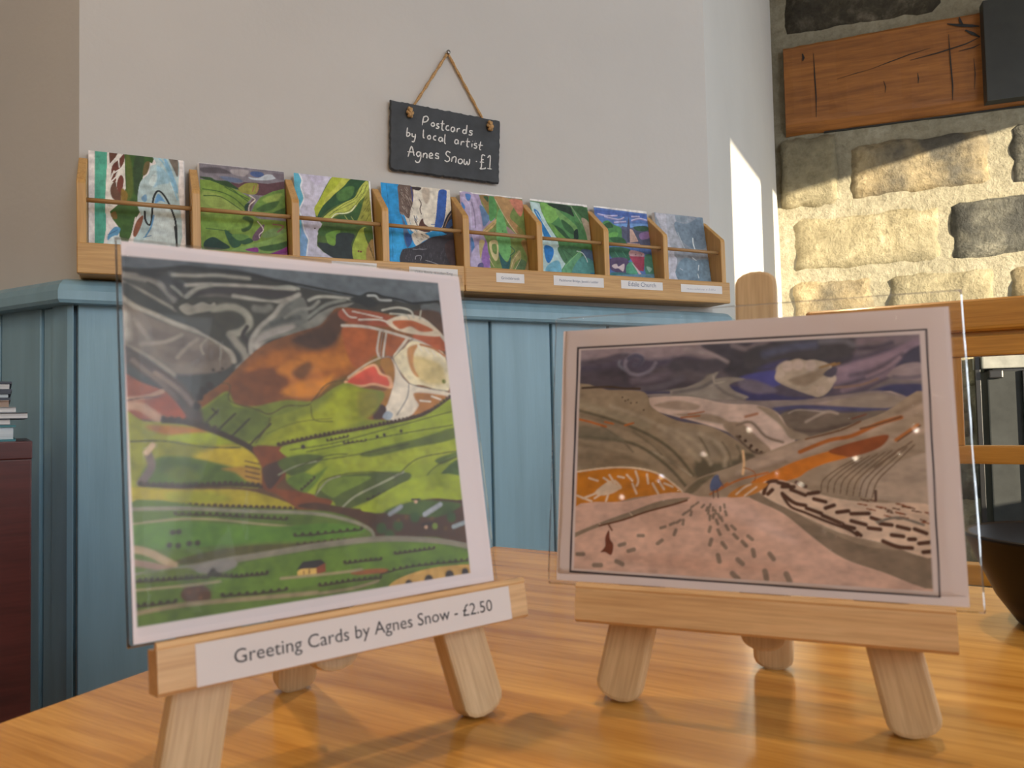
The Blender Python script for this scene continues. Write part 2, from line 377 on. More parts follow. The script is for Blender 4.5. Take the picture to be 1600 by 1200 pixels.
LEFT_ART=[
('q',(91,98,104),0.22,1,[-0.3,144.1,140.7,145.7,140.9,5.2,1.3,5.7]),
('p',(105,114,120),6.6,0.6,[40.5,141.6,73.6,140.2,110.9,137.4,138.8,137.1,141.3,144.7,86.1,146.4]),
('p',(79,84,90),4.4,0.6,[-0.3,144.6,40.6,145,40.5,141.6,-0.4,139.4]),
('q',(57,56,52),0.66,1,[-1.8,139,10.9,139,22.8,141.4,38.4,141.1,51,140.1,61.9,138.5,79.2,136.5,92.5,134.9,97.6,135,101.6,137.1,106.8,136.8,113.3,135.1,125.4,133.4,137.1,135.4,143.1,136.1,140.8,87.9,136.2,75.5,-3,78.3]),
('p',(69,68,62),1.93,1,[-0.5,132.4,13,131.8,22.4,119.5,21.9,105.6,-1.2,96.2]),
('s',(126,122,114),2.89,1.44,1,[-1.2,136.7,7,135.7,13,133.7,16.2,130.7,18.6,127.6]),
('s',(59,58,52),1.25,0.96,1,[9,133.8,13,131.4,14.5,128.7]),
('s',(146,142,130),1.44,1.06,1,[0.3,133.2,6.9,130.1,13.6,126.3,18.4,123.4]),
('s',(59,60,56),5.29,1.93,1,[1,130.7,8.8,125.5,16.7,121,22.4,117.6]),
('p',(114,101,88),1.44,1,[-0.7,124.3,8.6,120.4,18.6,116.5,28.9,112.9,36.5,108.1,39.8,103.5,34.7,99.1,19.9,97.4,13.9,100,6.2,105.1,-1,109.2]),
('p',(87,74,66),2.89,0.6,[9.7,115.5,18.9,113.3,24.6,111.3,20.3,107.4,13.1,109.8,8.4,113.2]),
('p',(89,75,66),2.89,0.6,[14.1,105.4,24.5,107.6,32.2,109.3,37.3,105.7,32.8,103.2,20.1,102.4]),
('s',(156,150,138),2.89,2.89,1,[0.4,120.8,1,111.5]),
('s',(148,140,126),1.44,1.44,0.6,[3.8,118.8,6.8,114,8.3,111.4]),
('s',(158,152,138),1.93,1.16,1,[-1,127.9,4,124,10.6,121.3,18.6,117.7,29,114.1,35.3,110.1,39.1,106.3,40,103.2]),
('s',(144,134,120),1.35,1.44,1,[5.9,109.1,14.3,110.3,20.5,113.4]),
('s',(140,128,114),1.35,1.35,1,[18.5,104.2,22,108.4,26.3,111.8]),
('s',(138,128,114),0.87,0.77,1,[28.2,105.9,27.5,109.1,29.8,112]),
('s',(138,128,114),0.87,0.77,1,[34.3,103.8,35.2,107.1,34.4,110.3]),
('s',(156,146,130),1.93,1.16,1,[-1,108.7,4.3,105.9,10.1,102.5,16.7,96.9]),
('s',(61,55,50),1.93,1.16,1,[-0.7,106.1,4.2,103.9,9.2,100.3,13,96.9]),
('s',(118,108,96),1.25,0.96,1,[-1.1,103.9,4.2,101.1,8,97.6]),
('s',(41,40,38),1.93,1.25,1,[-0.4,138.6,7.1,138.6,16.5,140.2,22.9,141.6,28.5,141.5,39.2,141.6,48.4,141.1,57.8,139.5,67.6,137.9]),
('s',(39,38,36),2.89,2.41,1,[7.1,137.8,13.1,136.5,18,134.7,21.3,133.6]),
('s',(150,148,138),1.44,1.25,1,[18.1,138,25.8,138.4,34.6,139.4,41.3,139.4,48.2,139.2]),
('s',(51,50,44),1.25,0.96,1,[21.4,136.4,30,136.8,38.9,137.1,52.9,137.8]),
('s',(164,160,150),1.44,1.06,1,[23,134.1,29.9,135,38.8,135.6,50.4,136,67.5,136.2]),
('p',(57,52,52),0.77,1,[25.4,130.3,29.9,132.9,38.8,134.4,52.7,134.9,67.3,134.6,62.2,132,52.5,131.9,43.2,132.1,32,131.2]),
('s',(148,146,136),1.73,1.25,1,[21.9,127.9,24.6,131,28.2,133.7,32.6,135.1]),
('s',(95,90,84),1.44,1.44,0.8,[28,129.4,34.1,130.9,40.8,130.4]),
('s',(153,150,140),1.73,1.25,1,[41.3,131,47.7,130.4,57.1,129.5,65.1,131.7]),
('s',(45,42,40),2.89,0.77,0.8,[16.3,134,17.1,131.3,19.9,129.6,20.7,127.3,19.3,124.4]),
('s',(138,138,126),1.06,0.67,1,[17.5,133.2,20,131.1,21.2,129.7]),
('p',(59,58,50),0.96,1,[19.4,127.7,34.1,129.9,47.7,129.5,60,129,56.7,123.7,49.7,117.8,46.3,113.8,46.8,107,44.6,108.4,40.4,114.9,36.8,113.8,39.2,108.2,33.2,111.7,25.7,116.4,20,122.2]),
('p',(144,140,128),0.48,1,[19.9,124.5,22.7,126.5,25.2,125.8,28.7,127.5,31.7,126.6,33.5,127.7,34.1,125.8,32.9,124.4,27.2,122.7,22.9,121.7]),
('s',(144,142,128),2.89,1.73,1,[33,124.5,38.3,126.1,42.8,125.7,46.4,123,47,119.1,43.7,116,39.5,114.4]),
('p',(61,58,48),1.16,1,[22.5,120.5,27.2,122.7,33.8,123.5,40.5,123.5,43.3,121.3,41.5,118.3,36.9,114.7,37.6,110.9,33.2,112.2,25.7,116.9]),
('s',(140,136,124),2.89,1.93,1,[39.1,114.3,42,110.2,44.5,106.5,44.7,102.7,41.9,100.2]),
('s',(47,40,38),1.64,0.77,1,[46.1,118.1,44,114.1,46.1,111.3,46.1,107.5]),
('s',(109,108,100),2.89,1.93,1,[49.8,126.2,53.6,126,56,127.2]),
('p',(105,106,100),1.06,1,[60.9,127.5,67.2,132.6,72.1,131,71.1,118.6,56,113.3,47,107,47.6,112.4,53.5,118.6]),
('s',(154,150,140),1.93,1.25,1,[69.3,133.9,62,129.2,57.7,123.8,51.7,118.4,47.6,112.4,47,107]),
('s',(162,156,148),3.37,2.41,1,[49.3,110,52.3,113.6,57.2,116.3,65.1,118.7]),
('s',(79,82,78),2.41,1.93,1,[56.5,119.7,61.5,122,68.5,123.5]),
('s',(148,150,140),1.25,0.96,1,[58.8,136,64.8,137.1,69.3,136.5]),
('s',(156,156,146),1.35,0.96,1,[73.5,131.6,78.3,133.6,86.2,134,95.5,133.7]),
('s',(130,130,122),1.44,1.16,1,[62.3,123.1,68.5,127.1,74.2,128,78.1,131.5]),
('s',(118,120,112),1.44,1.06,1,[72.8,123.8,77.8,127.8,82.8,130.8,90.5,133]),
('p',(120,120,112),0.77,1,[63.3,117.1,72.2,121.7,78.2,126.2,85.9,129.9,94.7,132,90.1,129.2,85.6,126.7,80.9,121.2,72.8,117.6,60.2,114.5,50.5,111.5]),
('s',(29,32,32),1.06,0.48,1,[57.1,139.7,66.9,138.8,77,137.6,92.9,135.8,98.4,135.3,102,137.2,106.6,137.3,109.9,136.2,118.7,135.3,124.6,134,130.2,134.7,139.8,136.1]),
('p',(39,42,42),0.96,1,[92.7,133.7,98.5,135.8,102,137.2,104,134.6,107.2,132.7,102.4,130.1,98,131.4]),
('s',(170,175,172),1.06,0.48,1,[102.1,136,105.9,136.2,108,134.4,113.8,134.6]),
('p',(91,96,98),0.96,1,[129.3,132.7,133.9,134.2,140.2,134.1,139.8,121.3,132.7,125.5]),
('q',(97,66,34),1.1,1,[-4.6,80.2,154,77.6,149.1,7.5,-5.6,27.6]),
('p',(124,76,36),0.44,1,[22.2,79.3,26.4,87.9,34.9,94.2,44.6,104,53.4,111,67.1,116.7,77.8,120.5,83.1,126,88.3,129.4,107.2,128.3,125.8,125.1,139,117.4,140.4,100.6,140.2,87.9,117.4,78.8,91.4,73,67.9,69.8,46.4,66.9]),
('p',(75,50,34),3.3,1,[64.6,113.7,77.8,120.5,83.1,126.6,90.6,127.7,89.1,118.5,83,111.7,75.7,109,68.9,110.5]),
('p',(166,98,28),4.4,1,[44.4,100.2,59.8,109,68.7,108.2,82.8,109.9,89.7,118.6,103.7,119.3,104.9,107.1,89.1,99.5,76.7,93.6,62.8,89,54.2,90.1]),
('p',(116,66,28),2.64,1,[35.8,92.1,44.3,98.6,54.9,101,61.3,98.9,60.7,90.1,51.7,84.7,41.5,85.8,37.5,86.8]),
('p',(188,116,34),3.3,1,[57,100,66.3,105.8,80.3,107.5,93.5,106.8,84.4,101.2,70.3,99.1,63.4,96.8]),
('p',(95,60,28),2.64,0.8,[63.5,99,70.6,103.7,72.7,101.5,67.7,95.7]),
('p',(194,122,30),3.08,1,[58.5,90.1,65.4,94.6,75.7,95.8,81.8,98.2,76.4,90.1,69.4,87.9]),
('p',(99,82,30),3.3,1,[71.4,84.5,81.5,94.8,88.9,97.2,91,93.7,80.7,85.6]),
('p',(162,86,40),1.76,1,[88.5,120.9,103.8,120.3,104.6,109.6,104.9,106.5,94.2,101.4,89.8,106.6]),
('p',(130,100,30),2.2,1,[94,99.6,102.4,107,105.5,106.5,104.4,102.3]),
('p',(156,86,46),0.66,1,[109.9,118.7,120.3,116.2,114.4,109.9,108.9,107.3]),
('p',(144,72,48),0.88,1,[88.4,128.4,107.2,127.9,122.7,122.3,109.1,121.5,89.5,123.1]),
('p',(81,58,44),1.54,1,[123.6,129.4,139.4,130.5,140.7,118.7,132.7,123.5]),
('p',(172,90,54),0.66,1,[123.2,117.6,135.3,122.1,140.8,117.4,140.4,110.9,130,113.7]),
('s',(188,181,168),1.32,0.44,1,[88.1,120.9,101.2,120.8,119.3,117,130,113.7,140,108.3]),
('s',(188,181,168),0.99,0.44,1,[106.7,119.8,104.3,110.8,104.7,107.1]),
('s',(188,181,168),0.99,0.44,1,[109.9,119.4,107.7,110.9,106.9,107]),
('s',(196,187,172),1.32,0.44,1,[120.6,116.5,115.9,111.2,112.6,107.4]),
('s',(194,187,172),1.76,0.66,1,[111,123.7,120.5,127.2,130.1,126,137.9,119.9,141.1,116.2]),
('p',(203,189,165),0.66,1,[110.7,124.1,120.5,127.3,132.8,124.6,139.2,118.7,129.1,118.2,115.6,120]),
('p',(168,90,50),0.88,1,[113.4,124.3,121.7,125.4,127.1,124.5,135.2,121.1,128,120,122.7,122.3,117,120.7]),
('s',(194,185,172),0.77,0.33,1,[89.2,128.5,91.8,125.4,95.3,125]),
('s',(194,185,172),0.66,0.33,1,[93.7,127.9,101.9,126.7,108.3,125.6]),
('s',(194,185,172),0.88,0.33,1,[96.5,124.1,106.8,124.7,112,123.3]),
('s',(173,172,160),0.99,0.44,1,[108.7,129.4,116.9,131.3,123.6,130.1,124.9,126.9]),
('s',(168,168,155),0.77,0.33,1,[112.5,128,120.6,127.9,122.5,126.1]),
('s',(163,160,145),0.77,0.33,1,[129.3,130.5,128.2,126.5]),
('p',(223,213,179),0.55,1,[112.1,106.8,118,111.3,123.2,115.3,134,112,140,108.3,140.1,91.4,126.1,93.8,119.1,95]),
('p',(197,175,110),3.3,0.8,[122.3,107.7,134.6,105.6,138.9,100.6,137.3,94.2,124.9,95.9]),
('p',(178,120,60),1.1,0.9,[120,111.4,125.8,113.5,123.1,109,122.4,102.7,124.5,97.8,121.9,99,119.8,103.9]),
('s',(174,108,62),1.1,0.55,1,[127.2,113.6,134,112,140,108.3]),
('s',(225,219,204),0.66,0.33,1,[125.7,113.2,127.5,110.7]),
('s',(225,219,204),0.66,0.33,1,[129.5,111.9,131.3,109.4]),
('s',(225,219,204),0.66,0.33,1,[133.3,110.6,135.1,108.1]),
('s',(225,219,204),0.66,0.33,1,[137.1,109.4,138.9,106.9]),
('d',(109,112,30),1.21,[137.8,95.7]),
('p',(217,207,189),0.55,1,[111.1,105.9,113.7,103.7,118.8,94.6,139,90.4,139.7,88.4,126.1,83,112,77.4,104.5,79.6,108.8,89.1,111.7,97.6]),
('p',(170,114,56),1.1,1,[122.2,90.3,138.7,88.5,136.1,85.4,119.5,79.2,122.8,84.2,121.1,87.3]),
('s',(217,207,189),0.88,0.44,1,[123.8,86.4,129.2,85.9]),
('s',(217,207,189),0.88,0.44,1,[130.2,88.5,134.9,86.9]),
('p',(162,112,42),0.88,1,[105.3,104.7,111.1,105.9,112.1,98.8,108.9,90.3,106.3,84.3,101,82.6,93.1,90.2,108.5,92.1]),
('p',(223,168,126),0.55,1,[86.9,95.3,92.8,99.4,102,103.7,105.4,99.3,109.7,97.5,110,92.1,100.9,93.6,94.6,92.6,89.1,93.2]),
('p',(215,84,60),0.44,1,[88.4,95.3,94,99,101.6,102.4,104,98.6,107.7,97.3,108.3,93.3,101.1,94.8,95.9,93.8,90.4,94.2]),
('s',(126,122,116),0.44,0.22,1,[108.3,119.6,105.5,107.2,111.4,106.6,118.8,94.6,140.1,90.9]),
('s',(126,122,116),0.55,0.22,1,[118.8,94.6,117.2,87.9,111,79.8]),
('s',(126,122,116),0.44,0.22,1,[112.5,107.1,118.1,112.3,123.3,116.3]),
('s',(194,179,150),0.77,0.44,1,[105.4,106.5,98.2,103.3,88.9,97.2]),
('p',(69,42,34),0.66,1,[99.8,83.2,103.8,84.9,106.1,82.6,103.7,78.5,99.3,78]),
('p',(148,160,174),0.66,1,[103.8,79,106.3,81.7,109.1,80.2,106.8,77.5]),
('s',(212,204,194),0.88,0.44,1,[96.4,80.3,99.1,81.8]),
('p',(122,132,34),0.88,1,[22.7,79.8,29.7,86.3,36.7,90.8,39.5,85.8,47.5,84.5,60.4,87,71.5,86.5,81.2,91.9,88,94.6,94.6,92.3,105.7,90.3,101.7,83.2,95.6,78.4,108.1,77.2,91.4,73.5,73.5,69.9,46.4,66.9,31.9,73.5]),
('p',(150,158,26),3.3,1,[55.2,73.9,74.7,83.4,87.3,93.4,98.1,90.2,101.8,84.4,94.3,78,79.6,73.3,62.4,70,48.6,68.3]),
('p',(124,116,40),3.3,0.8,[93.1,90.2,101.8,90.3,102.5,84.4,95.6,78.6,92.2,81]),
('p',(95,108,36),0.88,1,[22.9,80,30.6,86,36.7,90,38.6,84.7,47.5,83.4,52.9,79.3,48.9,73,42.6,70.1,32,74]),
('p',(107,118,36),0.88,1,[47.5,83.6,58.2,86.6,69.2,86.1,69.1,84.6,55.7,80.3,52.5,79.8]),
('s',(57,46,26),0.77,0.33,1,[26.8,77.2,32.9,83.2]),
('s',(57,46,26),0.77,0.33,1,[31.5,74.5,39.2,81.6]),
('s',(57,46,26),0.77,0.33,1,[37.2,72.3,44.7,79.4]),
('s',(57,46,26),0.77,0.33,1,[44.6,69.2,53.3,77.2]),
('s',(57,46,26),0.77,0.33,1,[30.5,83.8,32.3,81.7]),
('s',(73,62,28),0.44,0.22,1,[34.9,94.2,37.9,93.1,37.5,86.8,47.5,83.4,53.1,81.2,60.3,84.6,69.1,84.6,72.8,87.9,79.1,94.2,88.8,96]),
('s',(79,76,24),0.44,0.22,1,[70.8,84.5,71.8,78.4,79.9,77.5]),
('s',(79,70,24),0.44,0.22,1,[53,79.8,52.2,76.6,46.6,69.5]),
('s',(95,96,26),0.33,0.22,1,[51,73,64.1,77.5,80.1,78.9]),
('p',(148,78,48),0.88,1,[-2.6,97.6,6,93.8,14.8,89.9,20,81.8,21.3,78.8,12.6,79.5,-2.9,82.6]),
('s',(194,152,124),1.54,0.88,1,[-0.2,87.9,6.7,88.4,12.6,90.7]),
('s',(184,146,118),3.3,1.54,1,[-2,85,4.9,84.9,11.3,79.8]),
('s',(89,64,56),0.55,0.33,1,[-0.7,87.1,4.9,88.1,13.9,88.9]),
('p',(158,72,36),0.88,1,[7.5,85.9,13.9,88.9,18.3,84.9,21.3,79,15.4,80.4]),
('s',(73,60,50),6.16,1.76,1,[-1.6,106.5,7.9,99.8,17.6,91.9,22.5,84.8,24.1,78.8]),
('s',(126,106,92),1.98,1.32,1,[10.5,97.9,18.5,91.4,23,85.8]),
('s',(109,92,78),1.76,1.1,1,[2.7,102.7,11.3,94.9,17.5,87.9]),
('d',(45,36,28),1.76,[30,93.1,27.5,91,25.9,88.4,24.8,84.8]),
('d',(59,50,44),0.77,[31.7,99.4,35.2,100,34.2,98.4]),
('p',(140,142,28),0.55,1,[-2.9,83.1,5.6,79.3,13.5,78.8,22.6,77,31.9,73.3,42.4,67.5,47.7,62.7,49.9,56.4,48,51.4,35.7,52.8,17.1,54.5,-3.5,54.6]),
('p',(164,108,32),1.32,1,[6.4,77.6,18,77.1,31,74.8,22.5,74,12.5,74.1]),
('p',(148,160,22),1.32,1,[17.9,73.9,31,74.1,38.6,70.3,26.9,69.2,13.3,72.1]),
('p',(188,166,22),2.64,1,[30.7,68.5,42.4,67.4,47.2,62.7,46,59.2,34.2,60.8,22.1,63.9]),
('p',(79,102,22),1.54,1,[9.1,65,20.3,65.2,34.2,61.3,41.8,57.4,48.1,52.4,21.6,54,4.1,56.2]),
('p',(103,118,26),2.64,0.8,[12,60.6,20.1,61.1,24.5,56.9,17.2,55.5]),
('p',(162,124,34),1.54,1,[33.2,59.9,47,59.6,49.1,52.3,42.7,54.3,37.9,58.1]),
('s',(81,76,28),0.55,0.22,1,[1.1,71.9,13.3,71.5,26.9,68.7,40.5,67.9]),
('s',(114,98,88),2.86,0.66,1,[7,66.6,7.7,61.8,4.1,56.4]),
('s',(203,175,140),2.2,0.66,1,[8.5,70.1,6.3,67.5]),
('s',(61,44,20),0.99,0.33,1,[4.1,55.4,17.1,54,35.7,53.3,48.7,51.6]),
('r',(61,44,20),1.1,22,[4.1,55.4,17.1,54,35.7,53.3,48.7,51.6]),
('s',(69,44,24),0.55,0.33,1,[42.1,62.4,47.6,60.9]),
('s',(69,44,24),0.55,0.33,1,[42,60.4,47.5,58.9]),
('s',(69,44,24),0.55,0.33,1,[41.9,58.4,47.3,56.8]),
('s',(69,44,24),0.55,0.33,1,[41.8,56.4,47.2,54.8]),
('p',(166,152,24),0.55,1,[-3.5,55,17.1,53,35.6,51.7,45.4,49.8,57.4,44.8,65,40.6,45,43,16.8,46,-3.6,47.8]),
('p',(138,150,24),3.3,0.7,[12.6,52,28,51.4,35.4,47.4,16.9,47.4]),
('s',(69,46,20),0.99,0.33,1,[-2,47.8,16.8,46.4,40.1,43.8,63.4,40.8]),
('r',(69,46,20),1.1,30,[-2,47.8,16.8,46.4,40.1,43.8,63.4,40.8]),
('s',(57,40,22),2.42,0.66,1,[12.6,79.5,20.8,78.6,31,74.8,42.5,68.9,47.3,64.8]),
('s',(57,40,22),0.89,0.3,1,[12.6,79.8,20.8,79,31.1,75.6]),
('r',(57,40,22),0.99,8,[12.6,79.8,20.8,79,31.1,75.6]),
('p',(120,62,24),0.88,1,[45.5,67.9,56.9,67.5,63.7,64.9,56.5,62.2,58.2,55.9,53.6,51,61.9,48.9,76.9,43.8,82.1,38.3,65.5,39.6,54.5,47.9,48.5,51.2,48.2,59.6]),
('p',(71,48,36),1.1,1,[48.5,59,55.4,61.8,59.1,61.6,54.9,54,50.5,50.7]),
('p',(140,156,30),0.44,1,[56.9,67.3,79.4,71.5,104.1,75.7,124.2,79.3,140.2,87.6,141.9,70.4,143.1,34,141.7,24.7,79.6,36.4,77,44.6,66.2,48,58,53.8,60.2,61.5]),
('p',(162,172,40),4.4,0.6,[78.5,61.2,102.7,63.4,136.4,66.9,139.5,58.2,114.8,57.1,89.6,55.1]),
('p',(87,100,30),1.1,1,[91,62.8,103,65.7,122.9,69.1,140.4,73.1,139.7,67.7,115.7,64.3,97.5,61.4]),
('p',(79,94,30),1.1,1,[55.4,61.8,65.3,64,74.6,62.7,70.4,58.9,62.4,55.1,57.7,57]),
('s',(138,142,110),0.55,0.33,1,[55,56.1,62.7,59.3,72.8,60.9]),
('p',(95,120,30),1.1,1,[58,53.3,64.7,56.5,70.1,55.2,75.9,58.1,69.7,50.9,65.1,48.1]),
('p',(75,88,32),0.88,1,[69.4,46.7,77.7,53.1,89.5,54.5,111.8,53.8,114.7,50.7,103.2,45.3,85.8,40.1,79.8,38.5,76.9,44]),
('p',(109,130,40),1.1,1,[71.8,49.7,77.7,53.1,89.4,53.4,95.3,52,81.8,46.9,77,45.1]),
('s',(144,146,116),0.88,0.44,1,[80.5,40,87.4,44.8,99.9,49.4,111.8,53.8]),
('s',(148,146,110),0.66,0.33,1,[69.9,46.7,75.4,52.2,81.3,53.9]),
('p',(71,94,36),1.1,1,[128.2,46.9,131.7,52.6,141.2,58.1,141.7,52,133.5,45.4]),
('p',(83,100,34),0.88,1,[128.3,58.2,137,60.8,142.1,61.8,141.1,59.4,132.2,56.2]),
('s',(71,70,24),0.44,0.22,1,[60.5,66.1,79.1,68,103.8,73.2,140.1,81]),
('s',(71,70,24),0.44,0.22,1,[67.5,64.9,90.9,68.2,116.6,71.7,140,74.4]),
('s',(71,70,24),0.44,0.22,1,[71.7,61,90.4,62.8,115.9,66.4]),
('s',(71,70,24),0.44,0.22,1,[70,46.7,73.2,52.3,84.8,54.8,99.3,54.5,107.7,52]),
('s',(71,70,24),0.44,0.22,1,[106.3,50.1,114.8,57.1,123.1,60.2,141.7,62]),
('s',(71,70,24),0.44,0.22,1,[114.1,40.8,120.3,48.6,129.3,55.7,141.3,59.3]),
('s',(71,70,24),0.44,0.22,1,[62.7,58.8,76.3,62.9,85.6,63.1]),
('s',(65,42,22),0.89,0.3,1,[55.9,68,67.9,70.1,79.4,71.9,91.4,73.5,104,75.5,124.2,79.3,140.2,87.6]),
('r',(65,42,22),0.99,44,[55.9,68,67.9,70.1,79.4,71.9,91.4,73.5,104,75.5,124.2,79.3,140.2,87.6]),
('s',(61,46,22),0.59,0.2,1,[76.9,69.1,86.4,70.6]),
('r',(61,46,22),0.66,6,[76.9,69.1,86.4,70.6]),
('s',(61,46,22),0.59,0.2,1,[84.3,67.8,94.6,68.5]),
('r',(61,46,22),0.66,6,[84.3,67.8,94.6,68.5]),
('d',(51,40,22),0.88,[100.3,70.2,103.8,70.9,112.4,72.4]),
('d',(59,48,44),1.1,[66.1,67.1]),
('s',(51,44,20),0.69,0.23,1,[93.1,42.7,107.2,47.2]),
('r',(51,44,20),0.77,6,[93.1,42.7,107.2,47.2]),
('s',(59,50,22),0.59,0.2,1,[64.1,49.2,69.9,53.6]),
('r',(59,50,22),0.66,5,[64.1,49.2,69.9,53.6]),
('p',(85,108,32),0.48,1,[-3.1,48,29.4,45.3,61.9,41.4,79.8,38.6,93.1,31.2,97.8,25.9,125.5,24.2,146.6,18.4,144.2,2.6,95.5,4.8,48.1,5,-0.5,4.8,-4,6.3]),
('p',(73,46,26),0.96,1,[62,42.5,69.2,43.8,81.3,40.8,90,39.1,99,36.6,117.4,40.5,149.6,37.9,146.3,16.2,125.3,23.3,104.4,24.9,93.9,26.3,93.1,30.6,81,37.6]),
('p',(150,166,30),0.48,1,[89.8,39.8,99.9,44.9,117.3,50.6,139.7,50.5,142.7,39.1,117.6,42,100.5,38,92.5,37.7]),
('p',(69,90,34),1.2,1,[100.4,37,113.1,40.2,124.6,39.9,140,36.7,126.5,32.2,111.1,34.9]),
('d',(53,76,30),2.65,[98.3,30.1]),
('d',(53,76,30),2.65,[106.4,30.4]),
('d',(53,76,30),2.65,[101.9,26.7]),
('d',(53,76,30),2.65,[133.9,31.5]),
('d',(53,76,30),2.65,[115.1,33.3]),
('d',(95,70,34),1.08,[110.9,33.6,123.6,31.8,106.7,32.8,130.2,26.8]),
('s',(148,154,160),1.93,0.96,1,[102.9,35.8,108.7,38.5]),
('s',(154,160,168),2.17,0.96,1,[120.2,34,128.8,37.7]),
('s',(138,150,155),1.93,0.96,1,[134.5,27,144,29]),
('d',(194,156,126),0.96,[116.3,40.1,120.2,28.3]),
('s',(45,36,32),0.84,0.36,1,[114.4,41.2,118.4,40.9]),
('s',(45,36,32),0.84,0.36,1,[118.2,29.7,123.3,29.7]),
('d',(118,140,50),1.56,[124.8,28.3]),
('s',(134,130,108),1.44,0.6,1,[-3.1,47.4,19.3,45.7,39.7,42.9,67.7,39.4,83.2,35.1,92.4,30.6,94.2,26.7,90,25.6]),
('s',(61,50,22),0.76,0.25,1,[15.4,43.8,31.3,41.9,43.8,39.9,57.1,37.8]),
('r',(61,50,22),0.84,18,[15.4,43.8,31.3,41.9,43.8,39.9,57.1,37.8]),
('s',(144,136,94),0.84,0.36,1,[-3.3,41.4,14.3,42.1,29.1,40.7,45.9,37.3,63.7,34.1]),
('p',(83,122,30),0.72,1,[-3.3,40.8,19.1,40.8,50.2,35.8,73.3,34.9,85.5,32.5,90.3,29.5,72.7,28.3,45.4,30.3,18.7,31.2,-3.4,33.6]),
('s',(57,50,22),0.76,0.25,1,[60,30.9,72.9,30.6,89.1,30.4]),
('r',(57,50,22),0.84,10,[60,30.9,72.9,30.6,89.1,30.4]),
('d',(57,50,22),1.2,[14.2,37.4,16.3,37.4,12.9,32.9,15.9,32.4,19.8,32.7,22.7,32.6]),
('p',(79,76,30),0.6,1,[12.8,25.8,20.6,28.2,38.9,29.5,60.9,28.1,92.6,26.6,92.5,25,49.5,26.2,28.4,25]),
('s',(65,48,24),0.65,0.22,1,[60.9,27.2,79.9,26.8,92.6,25.9]),
('r',(65,48,24),0.72,12,[60.9,27.2,79.9,26.8,92.6,25.9]),
('s',(170,148,112),2.65,0.96,1,[-3.4,33.8,4.6,31.7,10.1,28.3,14.2,25.4]),
('s',(148,120,100),2.41,1.2,1,[-3.5,29.3,4.5,27,12.7,24.2]),
('s',(128,122,104),2.41,0.72,1,[-3.6,23.1,13.7,23.5,23.3,24,31.4,24.6,49.5,25.3,72.6,26.1,97.8,25.6,125.1,21.7,146.2,15.9]),
('p',(132,126,116),0.96,1,[21.4,23.6,28.4,25,35.5,24.9,36.4,22.2,30.2,20.5,23.2,21.4]),
('p',(91,120,32),0.72,1,[32.2,20.2,45,23.7,72.4,23.9,97.6,24,124.9,20.2,145.7,12.4,145.2,9.3,96.2,11,59.6,10.6,30.8,13.1,28,16.7]),
('p',(89,104,30),0.96,1,[1.7,23.8,18.5,24,21.2,20.7,12.6,19.9,1.6,20.5]),
('s',(57,46,22),0.76,0.25,1,[0.7,21.4,13.6,20.3,26.1,19.5]),
('r',(57,46,22),0.84,14,[0.7,21.4,13.6,20.3,26.1,19.5]),
('s',(57,46,22),0.76,0.25,1,[26.6,20.1,36.2,18.2,47.9,17.7]),
('r',(57,46,22),0.84,12,[26.6,20.1,36.2,18.2,47.9,17.7]),
('s',(57,46,22),0.76,0.25,1,[1.4,12.7,14.2,12.2]),
('r',(57,46,22),0.84,6,[1.4,12.7,14.2,12.2]),
('s',(57,46,22),0.76,0.25,1,[30.7,11.9,44.2,10.7,55.1,10.5]),
('r',(57,46,22),0.84,9,[30.7,11.9,44.2,10.7,55.1,10.5]),
('s',(57,46,22),0.76,0.25,1,[80.3,17.5,96.8,17]),
('r',(57,46,22),0.84,8,[80.3,17.5,96.8,17]),
('s',(57,46,22),0.76,0.25,1,[103.7,18.5,123.2,18.4]),
('r',(57,46,22),0.84,9,[103.7,18.5,123.2,18.4]),
('s',(57,46,22),0.76,0.25,1,[68.8,10,83.3,9.9,96,9.3]),
('r',(57,46,22),0.84,12,[68.8,10,83.3,9.9,96,9.3]),
('s',(57,46,22),0.76,0.25,1,[96.2,11,112.5,12,140,10.9]),
('r',(57,46,22),0.84,15,[96.2,11,112.5,12,140,10.9]),
('d',(51,44,20),1.2,[27.7,21.6,29.1,20.1]),
('p',(205,168,88),0.24,1,[60.6,17.4,67.7,17.6,67.6,15,60.8,14.8]),
('q',(47,40,40),0.24,1,[59.9,17.8,62.4,20.5,70.1,20.4,71.9,18.8,68,17.3]),
('q',(126,62,34),0.24,1,[67.8,17.4,71.9,18.8,71.8,15.3,67.8,14.7]),
('s',(109,70,40),0.48,0.24,1,[62.6,16.9,62.5,15.4]),
('s',(109,70,40),0.48,0.24,1,[64.9,17.1,64.8,15.6]),
('p',(144,84,40),0.6,1,[82.4,13.4,90,13.8,99,12.8,97.5,11.4,86,12]),
('p',(83,54,30),0.96,1,[16,14.5,18.2,17.6,22.1,18,26.1,15,26.2,11.4,21.8,10.6,18,11.7]),
('d',(109,70,40),0.72,[19.1,15,22,15.6,22.8,12.5]),
('s',(138,124,90),1.68,0.72,1,[-0.4,10.4,17.9,10.9,48.3,8.8,67.4,7.6]),
('s',(150,138,100),1.08,0.6,1,[53.2,15.2,77.5,14.1,87.5,14.1]),
('s',(138,124,90),1.2,0.6,1,[68.5,7.1,83,7,94.6,8.3]),
('s',(148,140,100),0.96,0.48,1,[0.7,18.5,18.2,17.6,30,17.4]),
('p',(197,154,76),0.48,1,[101,6.7,112.2,9.4,126.5,10.1,145,8.2,144.2,2.6,103.3,3.6]),
('d',(47,34,26),1.93,[108.9,5.1]),
('d',(47,34,26),2.41,[118.9,5.4]),
('d',(47,34,26),2.53,[129.7,5.8]),
('d',(47,34,26),2.05,[138.1,6.1])]
